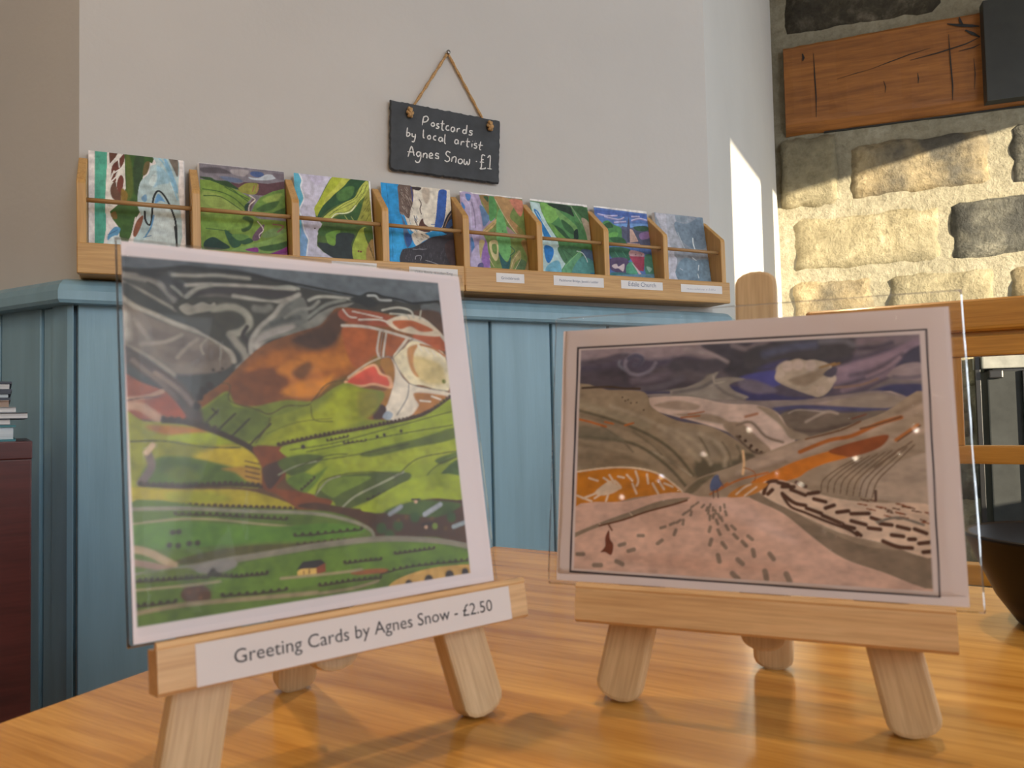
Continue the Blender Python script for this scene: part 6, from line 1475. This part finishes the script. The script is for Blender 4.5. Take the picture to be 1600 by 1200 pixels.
for pts, w_ in (([(.130, 1.20), (.131, 1.12), (.133, 1.05), (.131, .98)], .0022), ([(.533, 1.19), (.535, 1.10), (.538, 1.02), (.536, .975)], .0022),
                ([(.30, 1.115), (.36, 1.13), (.42, 1.145), (.48, 1.155)], .0015), ([(.42, 1.125), (.50, 1.135), (.58, 1.15), (.62, 1.165)], .0022),
                ([(.53, 1.225), (.56, 1.215), (.60, 1.205), (.62, 1.20)], .005), ([(.58, 1.195), (.60, 1.18), (.62, 1.165)], .005), ([(.565, 1.24), (.568, 1.225), (.575, 1.214)], .004),
                ([(.56, 1.13), (.60, 1.135), (.62, 1.142)], .0018), ([(.34, 1.07), (.345, 1.05), (.343, 1.03)], .0012), ([(.20, 1.10), (.26, 1.11), (.30, 1.115)], .001), ([(.095, 1.205), (.098, 1.19), (.095, 1.18)], .004),
                ([(.60, 1.10), (.602, 1.05), (.598, 1.0)], .0012), ([(.44, 1.08), (.442, 1.06), (.44, 1.045)], .0016)):
    link('crack', crack(pts, w_), M['black'], bmr)
pn = box('wall_panel', (.622, -.075, .943 + E_), (1.12, -.034, 1.262 + E_), M['panel'], None, .0015, 2, MS); tag(pn, 'black rectangular panel mounted over the timber lintel', 'panel')

# blue panelling
def mitre(f1, y1, f2, y2):
    a = f1 @ Vector((0, y1, 0)); b = f2 @ Vector((0, y2, 0)); d1 = f1.to_3x3() @ Vector((1, 0, 0)); d2 = f2.to_3x3() @ Vector((1, 0, 0))
    den = d1.x * d2.y - d1.y * d2.x; t = ((b.x - a.x) * d2.y - (b.y - a.y) * d2.x) / den
    p = a + d1 * t; p.z = 0; return p
CAPZ = .151
def cap_profile(wy): return [(wy, .1835), (wy - .022, .183), (wy - .030, .180), (wy - .036, .174), (wy - .039, .166), (wy - .039, .155), (wy - .036, .151), (wy, .151)]
def cap(name, f, wy, xa, xb, ma, mb, parent):
    """cap rail along x; ends cut to the mitre points given per profile depth"""
    bm = bmesh.new(); A = []; B = []; inv = f.inverted()
    for y, z in cap_profile(wy):
        pa = (inv @ ma(y)).x if ma else xa; pb = (inv @ mb(y)).x if mb else xb
        A.append(bm.verts.new((pa, y, z + E_))); B.append(bm.verts.new((pb, y, z + E_)))
    n = len(A); bm.faces.new(A); bm.faces.new(B[::-1])
    for k in range(n): bm.faces.new((A[k], B[k], B[(k + 1) % n], A[(k + 1) % n]))
    return link(name, bm_mesh(bm, name), M['blue'], parent)
m_left = lambda y: mitre(MW, y, ML, y - .06)
m_left2 = lambda y: mitre(MW, y + .06, ML, y)
m_right = lambda y: mitre(MW, y, MR, y - .06)
m_right2 = lambda y: mitre(MW, y + .06, MR, y)
t1 = empty('trim_2', MW, label='blue painted tongue-and-groove panelling below the postcard rack', kind='structure')
cap('cap_rail', MW, .06, 0, 1, m_left, m_right, t1)
box('backing', (0, .052, 0), (1.04, .06, CAPZ + E_), M['blue'], t1)
edges = [-.0115, .104, .220, .336, .4515, .567, .679, .793, .907, 1.018]
for a, b in zip(edges, edges[1:]):
    prism('board', [(a + .0022, .0455), (a + .0035, .0440), (b - .0035, .0440), (b - .0022, .0455), (b - .0022, .052), (a + .0022, .052)], 2, 0, CAPZ + E_, M['blue'], t1)
inv = MW.inverted()
c1 = inv @ m_left(.043); c2 = inv @ (ML @ Vector((-.028, -.017, 0))); c3 = inv @ (ML @ Vector((-.028, 0, 0)))
prism('corner_post', [(-.0145, .043), (c1.x + .004, .043), (c1.x - .003, c1.y + .0035), (c2.x, c2.y), (c3.x, c3.y), (-.0145, .058)], 2, 0, CAPZ + E_, M['blue'], t1)
c1 = inv @ m_right(.043); c2 = inv @ (MR @ Vector((.028, -.017, 0))); c3 = inv @ (MR @ Vector((.028, 0, 0)))
prism('corner_post', [(1.021, .043), (c1.x, .043), (c2.x, c2.y), (c3.x, c3.y), (1.021, .058)], 2, 0, CAPZ + E_, M['blue'], t1)
t2 = empty('trim_3', ML, label='blue panelling in shade on the left wall', kind='structure')
cap('cap_rail', ML, 0, -2.4, 0, None, m_left2, t2)
box('backing', (-2.4, -.008, 0), (-.005, 0, CAPZ + E_), M['blue'], t2)
e2 = [-.031, -.148, -.264, -.380, -.496, -.612, -.728]
box('board', (-.052, -.014, 0), (-.031, -.006, CAPZ + E_), M['blue'], t2, .0015, 1)
e2[0] = -.054
for a, b in zip(e2, e2[1:]):
    prism('board', [(b + .0022, -.0145), (b + .0035, -.016), (a - .0035, -.016), (a - .0022, -.0145), (a - .0022, -.008), (b + .0022, -.008)], 2, 0, CAPZ + E_, M['blue'], t2)
t3 = empty('trim_4', MR, label='blue panelling on the sunlit right return', kind='structure')
cap('cap_rail', MR, 0, 0, RL - .06, m_right2, None, t3)
for k in range(10):
    a = .03 + k * .116; b = min(a + .112, RL - .06)
    prism('board', [(a, -.0145), (a + .0015, -.016), (b - .0015, -.016), (b, -.0145), (b, 0), (a, 0)], 2, 0, CAPZ + E_, M['blue'], t3)

# ------------------------------------------------------------------ the table
TC = Vector((-.023, .81, 0)); TX = az(120.6); TY = Vector((-TX.y, TX.x, 0))
MT = frame(TC, TX, TY, UP); invT = MT.inverted()
tA = invT @ (TC - az(26.2) * 1.5); tB = Vector((1.5, 0, 0))
tb = empty('table', MT, label='honey oak table with a clear satin finish in the foreground', cat='table')
prism('table_top', [(0, 0), (tA.x, tA.y), (tA.x + 1.5, tA.y), (1.5, 0)], 2, TABLE_Z - .028, TABLE_Z, M['oak'], tb, .0025, 2)
for x0, y0 in ((.10, -.14), (1.36, -.14), (.0, -1.28), (1.3, -1.28)):
    box('leg', (x0, y0, 0), (x0 + .06, y0 + .06, TABLE_Z - .028), M['oak'], tb, .004)
box('apron', (.12, -.115, TABLE_Z - .11), (1.4, -.095, TABLE_Z - .028), M['oak'], tb, .002)
box('apron', (.05, -1.26, TABLE_Z - .11), (1.34, -1.24, TABLE_Z - .028), M['oak'], tb, .002)

# ------------------------------------------------------------------ greeting cards on easels
def rounded_bar(name, p, q, width_dir, w, t, mat, parent, rnd_bottom=True, rnd_top=True, n=7):
    """flat bar from p to q with rounded ends and eased edges; width along width_dir"""
    p, q = Vector(p), Vector(q); L = (q - p).length; y = (q - p).normalized(); x = (Vector(width_dir) - y * Vector(width_dir).dot(y)).normalized(); z = x.cross(y)
    r = w * .5; poly = []
    if rnd_bottom:
        for k in range(n + 1):
            a = math.pi + math.pi * k / n; poly.append((r * math.cos(a), r * .62 + r * .62 * math.sin(a)))
    else: poly += [(-r, 0), (r, 0)]
    if rnd_top:
        for k in range(n + 1):
            a = math.pi * k / n; poly.append((r * math.cos(a), L - r * .62 + r * .62 * math.sin(a)))
    else: poly += [(r, L), (-r, L)]
    return prism(name, poly, 2, -t / 2, t / 2, mat, parent, .0018, 2, False, frame(p, x, y, z))
def easel(name, c, yaw, lean, ledge, legx, mast, back_foot, label, price):
    ex = Vector((math.cos(yaw), math.sin(yaw), 0)); n0 = Vector((math.sin(yaw), -math.cos(yaw), 0))
    ey = math.cos(lean) * UP - math.sin(lean) * n0; nz = ex.cross(ey)
    c = Vector(c) + UP * EYE; F = frame(c, ex, ey, nz)
    root = empty(name, F, label=label, cat='easel')
    def y_on_table(zn): return (TABLE_Z - c.z - zn * nz.z) / ey.z
    prof = [(-.0168, -.006), (-.0168, .0082), (-.0155, .0098), (-.0022, .0098), (-.0014, .0096), (-.0004, .0101), (.0010, .0094), (.0014, .0076), (.0008, .0060), (-.0016, .0052), (-.0018, -.006)]
    prism('ledge', prof, 0, ledge[0], ledge[1], M['easel_x'], root)
    zl = -.0135; yb = y_on_table(zl - .004)
    for x0, sgn in ((legx[0], -1), (legx[1], 1)):
        top = (x0 - sgn * .2 * .155, .125, zl); slope = sgn * .2
        foot = (x0 + slope * (-yb - .0177) , yb, zl)
        rounded_bar('leg', foot, top, (1, 0, 0), .0215, .0115, M['easel_y'], root)
    rounded_bar('mast', (mast, -.0265, -.0265), (mast, .160, -.0265), (1, 0, 0), .0205, .010, M['easel_y'], root)
    rounded_bar('crossbar', (legx[0] + .012, .07, -.024), (legx[1] - .012, .07, -.024), (0, 1, 0), .018, .008, M['easel_y'], root)
    bf = F.inverted() @ Vector((back_foot[0], back_foot[1], TABLE_Z))
    rounded_bar('back_leg', bf, (mast, .118, -.039), (1, 0, 0), .0205, .010, M['easel_y'], root)
    tube('hinge_pin', [(mast - .014, .116, -.033), (mast + .014, .116, -.033)], .0016, M['metal'], root, 8)
    if price:
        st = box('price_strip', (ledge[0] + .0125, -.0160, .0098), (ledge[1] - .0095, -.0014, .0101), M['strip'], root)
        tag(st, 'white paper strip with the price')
        me = text_mesh('Greeting Cards by Agnes Snow - \u00a32.50', .113); link('lettering', me, M['ink'], st, Matrix.Translation((ledge[0] + .0255, -.0123, .01022)))
    return root, F
PAPER = (219, 207, 208)
def greeting_card(F, img, W, H, label, sleeve_label, mg, seed, z=.0):
    root = empty('greeting_card', F, label=label, cat='greeting card', group='greeting cards on the easels')
    me = sheet_mesh('front', img, W, H, .0006, PAPER); link('front', me, M['print_gloss'], root, Matrix.Translation((-W / 2, 0.0012, z)))
    box('back', (-W / 2 + .0004, .0014, z - .0022), (W / 2 - .0012, H - .001, z - .0014), M['paper'], root)
    # clear sleeve: a shallow pillow of thin film
    l, r_, b, t = mg; x0, x1, y0, y1 = -W / 2 - l, W / 2 + r_, .0012 - b, H + .0012 + t
    nx, ny = 110, 90; rs = np.random.RandomState(seed); ph = rs.rand(8) * 6.28
    X, Y = np.meshgrid(np.linspace(x0, x1, nx + 1), np.linspace(y0, y1, ny + 1))
    ed = np.minimum(np.minimum(X - x0, x1 - X), np.minimum(Y - y0, y1 - Y)); mm = min(l, r_) * .75; k = np.clip((ed - mm) / .005, 0, 1); k = k * k * (3 - 2 * k)
    rip = .00035 * np.sin(X * 55 + Y * 30 + ph[0]) + .0003 * np.sin(Y * 75 - X * 40 + ph[1]) + .0002 * np.sin(X * 160 + ph[2]) * np.sin(Y * 120 + ph[3])
    Zf = z - .0007 + k * (.0018 + rip) + (ed > 1e-6) * .00012; Zb = z - .0007 - k * .0022
    co = np.concatenate([np.stack([X, Y, Zf], -1).reshape(-1, 3), np.stack([X, Y, Zb], -1).reshape(-1, 3)])
    I = np.arange((nx + 1) * (ny + 1)).reshape(ny + 1, nx + 1); q = np.stack([I[:-1, :-1], I[:-1, 1:], I[1:, 1:], I[1:, :-1]], -1).reshape(-1, 4)
    faces = q.tolist() + (q[:, ::-1] + I.size).tolist()
    bm = bmesh.new(); mt = bpy.data.meshes.new('tmp'); mt.from_pydata(co.tolist(), [], faces); bm.from_mesh(mt); bpy.data.meshes.remove(mt)
    bmesh.ops.remove_doubles(bm, verts=bm.verts[:], dist=1e-5)
    sl = link('plastic_sleeve', bm_mesh(bm, 'plastic_sleeve', True), M['plastic']); sl.matrix_world = F; tag(sl, sleeve_label, 'plastic sleeve', 'clear sleeves around the greeting cards')
    return root
eL, FL = easel('easel', (-.0722, .3125, -.0788), .6312, .1737, (-.0712, .0870), (-.0525, .0625), .006, (-.116, .3972), 'small wooden easel with the price strip, holding the green valley card', True)
eR, FR = easel('easel', (.1019, .3437, -.0833), -.3912, .159, (-.0757, .0825), (-.0535, .061), .0065, (.1384, .4138), 'small wooden easel without a price strip, holding the snowy lane card', False)
imgL = paint(LEFT_ART, 153.3, 150., 440, 430, PAPER, LEFT_PIC, .2, 3)
greeting_card(FL, imgL, .1533, .150, 'square greeting card with a green patchwork valley under dark hills', 'clear plastic sleeve around the square green valley card', (.002, .0025, .001, .0015), 5)
imgR = paint(RIGHT_ART, 177.2, 127., 480, 344, PAPER, RIGHT_PIC, .15, 8, nbase=2)
greeting_card(FR, imgR, .1772, .127, 'wide greeting card with footprints along a snowy lane between hills', 'clear plastic sleeve around the wide snowy lane card', (.0048, .0055, .002, .0075), 9)

# ------------------------------------------------------------------ postcard rack
def squiggle(w, h):
    """a line of print too small to read"""
    r = random.Random(6); bm = bmesh.new(); x = 0
    while x < w:
        if r.random() < .14: x += .0022; continue
        hh = h * r.choice((.55, .6, .6, 1.0)); t = .0004; k = r.choice((0, 1, 2))
        for (xa, ya, xb, yb) in (((x, 0, x + t, hh),), ((x, 0, x + t, hh * .6), (x, hh * .5, x + .0013, hh * .6)), ((x, 0, x + .0013, t), (x, hh * .3, x + .0013, hh * .3 + t), (x, 0, x + t, hh * .6)))[k]:
            bm.faces.new([bm.verts.new(p + (0,)) for p in ((xa, ya), (xb, ya), (xb, yb), (xa, yb))])
        x += .0019
    return bm_mesh(bm, 'lettering')
rk = empty('postcard_rack', MWT, label='long pine wall rack with eight compartments for postcards', cat='rack')
DIV = [0, .1309, .258, .386, .5136, .6416, .7693, .893, 1.0235]
box('rail', (-.0055, 0, .1845), (.5085, .012, .2232), M['pine'], rk, .0012, 1)
box('rail', (.5095, 0, .1845), (1.036, .012, .2232), M['pine'], rk, .0025, 2)
box('base_board', (-.004, .012, .1845), (1.033, .058, .1935), M['pine'], rk, .001, 1)
for s in DIV:
    prism('divider', [(.001, .1935), (.058, .1935), (.058, .341), (.051, .344), (.0025, .302), (.001, .297)], 0, s - .0052, s + .0052, M['pine_z'], rk, .0008, 1)
for a, b in zip(DIV, DIV[1:]):
    tube('dowel', [(a + .0052, .0095, .2785), (b - .0052, .0095, .2785)], .0030, M['dowel'], rk, 10)
LAB = [(.306, .371, .2030, .2185, None), (.420, .497, .2000, .2170, 'Odin Rock, Kinder Trig'), (.5615, .6105, .2010, .2155, 'Grindsbrook'), (.664, .760, .2008, .2168, 'Packhorse Bridge, Jacob\'s Ladder'),
       (.795, .882, .2015, .2155, 'Edale Church'), (.922, 1.016, .2010, .2150, '')]
for a, b, z0, z1, tx in LAB:
    lb = box('label', (a, -.0005, z0), (b, 0, z1), M['paper'], rk)
    if tx == '':
        link('lettering', squiggle((b - a) * .72, .0042), M['ink_blue'], lb, frame((a + (b - a) * .13, -.0007, (z0 + z1) / 2 - .002), (1, 0, 0), (0, 0, 1), (0, -1, 0)))
    if tx:
        w_ = (b - a) * (.78 if len(tx) > 12 else .66)
        link('lettering', text_mesh(tx, w_), M['ink_blue'], lb, frame((a + (b - a - w_) / 2, -.0007, (z0 + z1) / 2 - .0025), (1, 0, 0), (0, 0, 1), (0, -1, 0)))
S0 = [.006, .1385, .2648, .3938, .523, .6493, .7752, .905]
PCL = ['postcard of a teal sky and an icy blue cliff, first slot from the left', 'postcard of a green moorland valley with a winding pale path', 'postcard of a bright green hill against a lilac sky', 'postcard of dark rocks under a vivid blue sky',
       'postcard of a green valley with mauve and ochre slopes', 'postcard of steep green slopes beside a blue stream', 'postcard of a church spire behind trees with a red path', 'grey postcard of a misty night scene, last slot on the right']
ly, lz = .022, .158; ll = math.hypot(ly, lz)
def card_frame(s, off, z, dx=0): 
    return MWT @ frame((s + dx, off, z), (1, 0, 0), (0, ly / ll, lz / ll), (0, -lz / ll, ly / ll))
for i, ops in enumerate(CARD_ART):
    img = paint(ops, 113, 160, 142, 201, (238, 235, 234), None, .2, 20 + i)
    me = sheet_mesh('postcard', img, .1125, .160, .0005, (238, 235, 234))
    o = link('postcard', me, M['print']); o.matrix_world = card_frame(S0[i], .024, .1945); tag(o, PCL[i], 'postcard', 'postcards in the wall rack')
behind = bm_mesh(box_bm((0, 0, -.0005), (.1125, .160, 0)), 'postcard')
behind.materials.append(M['paper'])
WHERE = {1: ('the moorland valley postcard', -1), 2: ('the bright green hill postcard', 1), 7: ('the grey misty postcard', -1), 0: ('the icy cliff postcard', 1)}
for i, (t, sg) in WHERE.items():
    for k in range(1, 4 if i in (1, 7) else 3):
        o = link('postcard', behind, None); o.matrix_world = card_frame(S0[i], .024 + .0014 * k, .1945, sg * .0007 * k)
        tag(o, 'postcard stacked %s behind %s, only its edge showing' % (('directly', 'second', 'third')[k - 1], t), 'postcard', 'postcards in the wall rack')

# ------------------------------------------------------------------ slate sign
MSG = frame(P0 + UP * EYE, WD, WI, UP)
sg_ = empty('slate_sign', MSG @ Matrix.Translation((.5, .05, .43)), label='small slate sign with white handwriting hung from jute rope', cat='sign')
def slate_mesh():
    r = random.Random(5); cs = [(.4084, .4896), (.4064, .3821), (.412, .3800), (.5914, .3795), (.5962, .4854)]; poly = []
    for i, a in enumerate(cs):
        b = cs[(i + 1) % len(cs)]; n = max(2, int(math.hypot(b[0] - a[0], b[1] - a[1]) / .004))
        for k in range(n):
            t = k / n; poly.append((a[0] + (b[0] - a[0]) * t + r.uniform(-.0007, .0007) - .5, a[1] + (b[1] - a[1]) * t + r.uniform(-.0007, .0007) - .43))
    bm = bmesh.new(); n = len(poly)
    cx = sum(p[0] for p in poly) / n; cz = sum(p[1] for p in poly) / n
    F_ = [bm.verts.new((cx + (x - cx) * .985, -.001, cz + (z - cz) * .972)) for x, z in poly]; G = [bm.verts.new((x, .0012 + r.uniform(-.0006, .0006), z)) for x, z in poly]; B = [bm.verts.new((x, .0045, z)) for x, z in poly]
    bm.faces.new(F_); bm.faces.new(B[::-1])
    for A, C in ((F_, G), (G, B)):
        for k in range(n): bm.faces.new((A[k], A[(k + 1) % n], C[(k + 1) % n], C[k]))
    return bm_mesh(bm, 'slate')
link('slate', slate_mesh(), M['slate'], sg_)
def ribbon(strokes, w):
    bm = bmesh.new(); r = random.Random(2); y = -.00125
    for st in strokes:
        p = smooth(np.array(st, np.float32).reshape(-1, 2) / 1000., False, 5)
        if len(p) == 2: p = np.linspace(p[0], p[1], 4)
        L = []; R = []
        for i in range(len(p)):
            t = p[min(i + 1, len(p) - 1)] - p[max(i - 1, 0)]; t = t / (np.hypot(*t) + 1e-9); ww = w * (.85 + .3 * r.random())
            if i in (0, len(p) - 1): ww *= .6
            n_ = np.array([-t[1], t[0]]) * ww
            L.append(bm.verts.new((p[i][0] + n_[0] - .5, y, p[i][1] + n_[1] - .43))); R.append(bm.verts.new((p[i][0] - n_[0] - .5, y, p[i][1] - n_[1] - .43)))
        for i in range(len(p) - 1): bm.faces.new((L[i], L[i + 1], R[i + 1], R[i]))
    return bm_mesh(bm, 'chalk_lettering')
link('chalk_lettering', ribbon(CHALK, .00098), M['chalk'], sg_)
NAIL = (.5076, .5852)
def rope_line(a, b):
    pts = [Vector(a).lerp(Vector(b), t / 40) for t in range(41)]
    return tube_bm(pts, .0021, 9, None, 0, lambda w, i: .22 * math.cos(2 * w - i * .9))
for kx, kz in ((.4386, .4725), (.5755, .4720)):
    link('rope', bm_mesh(rope_line((kx - .5, .0062, kz - .43), (NAIL[0] - .5 + (-.001 if kx < .5 else .001), .0062, NAIL[1] - .43 - .002)), 'rope', True), M['rope'], sg_)
    kb = bmesh.new(); c = (kx - .5, -.004, kz - .43)
    for j in range(3):
        ring = []
        for q in range(13):
            a = 2 * math.pi * q / 12; tl = j * 1.05
            ring.append(Vector((c[0] + .0042 * math.cos(a) * math.cos(tl), c[1] - .0012 + .0028 * math.sin(a) * .9, c[2] + 0.0044 * math.cos(a) * math.sin(tl) + .0028 * math.sin(a + j))))
        tube_bm(ring, .0024, 7, kb)
    link('knot', bm_mesh(kb, 'knot', True), M['rope'], sg_)
nl = lathe('nail', [(0, .0), (.0034, .0005), (.0036, .0016), (.0015, .0022), (.0013, .016), (0, .018)], M['metal'], None, 14, MSG @ frame((NAIL[0], .0515, NAIL[1]), (1, 0, 0), (0, 0, -1), (0, 1, 0)))
tag(nl, 'round nail head in the plaster above the slate sign', 'nail')

# ------------------------------------------------------------------ bookcase and books on the left
MB_ = frame((-.4866, .765, 0), az(56), Vector((-az(56).y, az(56).x, 0)), UP)
BZ = EYE - .0162
bc = empty('bookcase', MB_, label='low maroon wooden bookcase against the blue panelling', cat='bookcase')
box('side_panel', (-.5, 0, 0), (0, .018, BZ - .018), M['maroon'], bc, .0015)
box('top_board', (-.5, -.0005, BZ - .018), (.0005, .22, BZ), M['maroon'], bc, .0012)
box('end_panel', (-.018, .018, 0), (0, .21, BZ - .018), M['maroon'], bc, .0015)
box('shelf', (-.48, .018, .40), (-.018, .20, .418), M['maroon'], bc, .0015)
box('back_panel', (-.5, .205, 0), (0, .213, BZ - .018), M['maroon'], bc)
M['teal'] = plain('teal_cover', (.03, .17, .20), .45, .1, 40); M['navy'] = plain('dark_cover', (.02, .025, .045), .4, .1, 40); M['tan'] = plain('tan_cover', (.36, .25, .19), .5, .1, 40); M['grey_cover'] = plain('grey_cover', (.28, .30, .32), .5, .1, 40)
M['pages'] = wood('page_edges', (.60, .60, .62), (.76, .75, .75), 0, 1.0, .8, 60); M['pages_blue'] = wood('blue_white_page_edges', (.50, .58, .66), (.66, .74, .80), 0, 1.0, .8, 60)
zz = BZ
BOOKS = [(.0165, -.0135, .0022, 'teal', 'pages_blue', 'teal hardback book at the bottom of the stack on the bookcase'),
         (.0062, -.0185, .0006, 'navy', 'pages', 'thin white booklet directly on the teal book'), (.0064, -.0035, .0006, 'navy', 'pages', 'thin white booklet sticking out furthest from the stack'),
         (.0058, -.0135, .0006, 'grey_cover', 'pages', 'thin pale booklet above the one that sticks out'), (.0066, -.0195, .0008, 'tan', 'tan', 'tan booklet in the upper half of the book stack'),
         (.0092, -.0180, .0028, 'navy', 'pages_blue', 'white paged book with dark covers, second from the top'), (.0098, -.0170, .0022, 'navy', 'pages', 'pale paged book with a dark cover on top of the stack')]
for t, xr, cv, cm, pm, lb in BOOKS:
    rb = empty('book', MB_ @ Matrix.Translation((xr, .012, zz)), label=lb, cat='book', group='books stacked on the bookcase')
    box('pages', (-.135, .002, cv), (-.0022 if cv > .001 else 0, .18, t - cv), M[pm], rb, .0003, 1)
    box('cover', (-.138, 0, 0), (0, .183, cv), M[cm], rb); box('cover', (-.138, 0, t - cv), (0, .183, t), M[cm], rb)
    box('spine', (-.1395, 0, 0), (-.138, .183, t), M[cm], rb)
    zz += t

# ------------------------------------------------------------------ oak chair, bowl, stove on the right
MC = frame((.45, .70, 0), az(118), Vector((-az(118).y, az(118).x, 0)), UP)
ch = empty('dining_chair', MC, label='honey oak dining chair with a slatted back behind the snowy lane card', cat='chair')
x0, x1 = -.165, .27
box('top_rail', (x0, 0, E_ + .0690), (x1, .024, E_ + .1000), M['chair'], ch, .005, 3)
box('rail', (x0, .003, E_ + .0460), (x1, .022, E_ + .0648), M['chair'], ch, .0015)
box('groove', (x0 + .002, .009, E_ + .0640), (x1 - .002, .020, E_ + .0700), M['chair'], ch)
box('rail', (x0, .003, E_ - .0555), (x1, .022, E_ - .0385), M['chair'], ch, .0015)
box('rail', (x0, .003, E_ - .1690), (x1, .022, E_ - .1500), M['chair'], ch, .0015)
for s in (-.036, .085): box('spindle', (s, .006, E_ - .0385), (s + .0085, .018, E_ + .046), M['chair_z'], ch, .001)
for s in (x0, x1 - .03): box('back_post', (s, .001, 0), (s + .03, .026, E_ + .0690), M['chair_z'], ch, .003)
for s in (x0, x1 - .03): box('front_leg', (s, -.36, 0), (s + .03, -.33, .43), M['chair_z'], ch, .003)
box('seat', (x0, -.37, .43), (x1, .0, .455), M['chair'], ch, .006, 3)
box('seat_rail', (x0 + .03, -.355, .37), (x1 - .03, -.335, .43), M['chair'], ch, .002)

bl = lathe('bowl', [(0, .002), (.028, .0), (.033, .002), (.044, .018), (.0545, .042), (.0595, .0555), (.0600, .0572), (.0588, .0580), (.0570, .0565), (.050, .040), (.038, .016), (.020, .008), (0, .007)], M['bowl'], None, 64, Matrix.Translation((.3465, .470, TABLE_Z)))
tag(bl, 'dark brown-black bowl at the right edge of the table', 'bowl')

st = empty('stove', MS, label='grey cast iron stove standing before the stone wall', cat='stove')
box('body', (.574, -.13, 0), (.80, -.03, E_ + .100), M['stove'], st, .004)
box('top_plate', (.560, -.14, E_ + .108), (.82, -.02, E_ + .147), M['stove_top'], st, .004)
box('collar', (.59, -.125, E_ + .100), (.79, -.03, E_ + .108), M['black'], st)
box('handle', (.574, -.148, E_ + .078), (.612, -.129, E_ + .103), M['black'], st, .004)
box('door_frame', (.662, -.142, 0), (.70, -.129, E_ + .100), M['black'], st, .002)
fg = empty('fire_tool_stand', MS, label='black iron upright standing left of the grey stove', cat='fire tools')
box('upright', (.544, -.126, .02), (.5575, -.112, E_ + .150), M['black'], fg, .001)
box('foot', (.515, -.150, 0), (.566, -.090, .02), M['black'], fg, .004)
tube('hook', [(.551, -.119, E_ + .148), (.551, -.119, E_ + .165), (.541, -.119, E_ + .170), (.536, -.119, E_ + .16)], .003, M['black'], fg, 8)
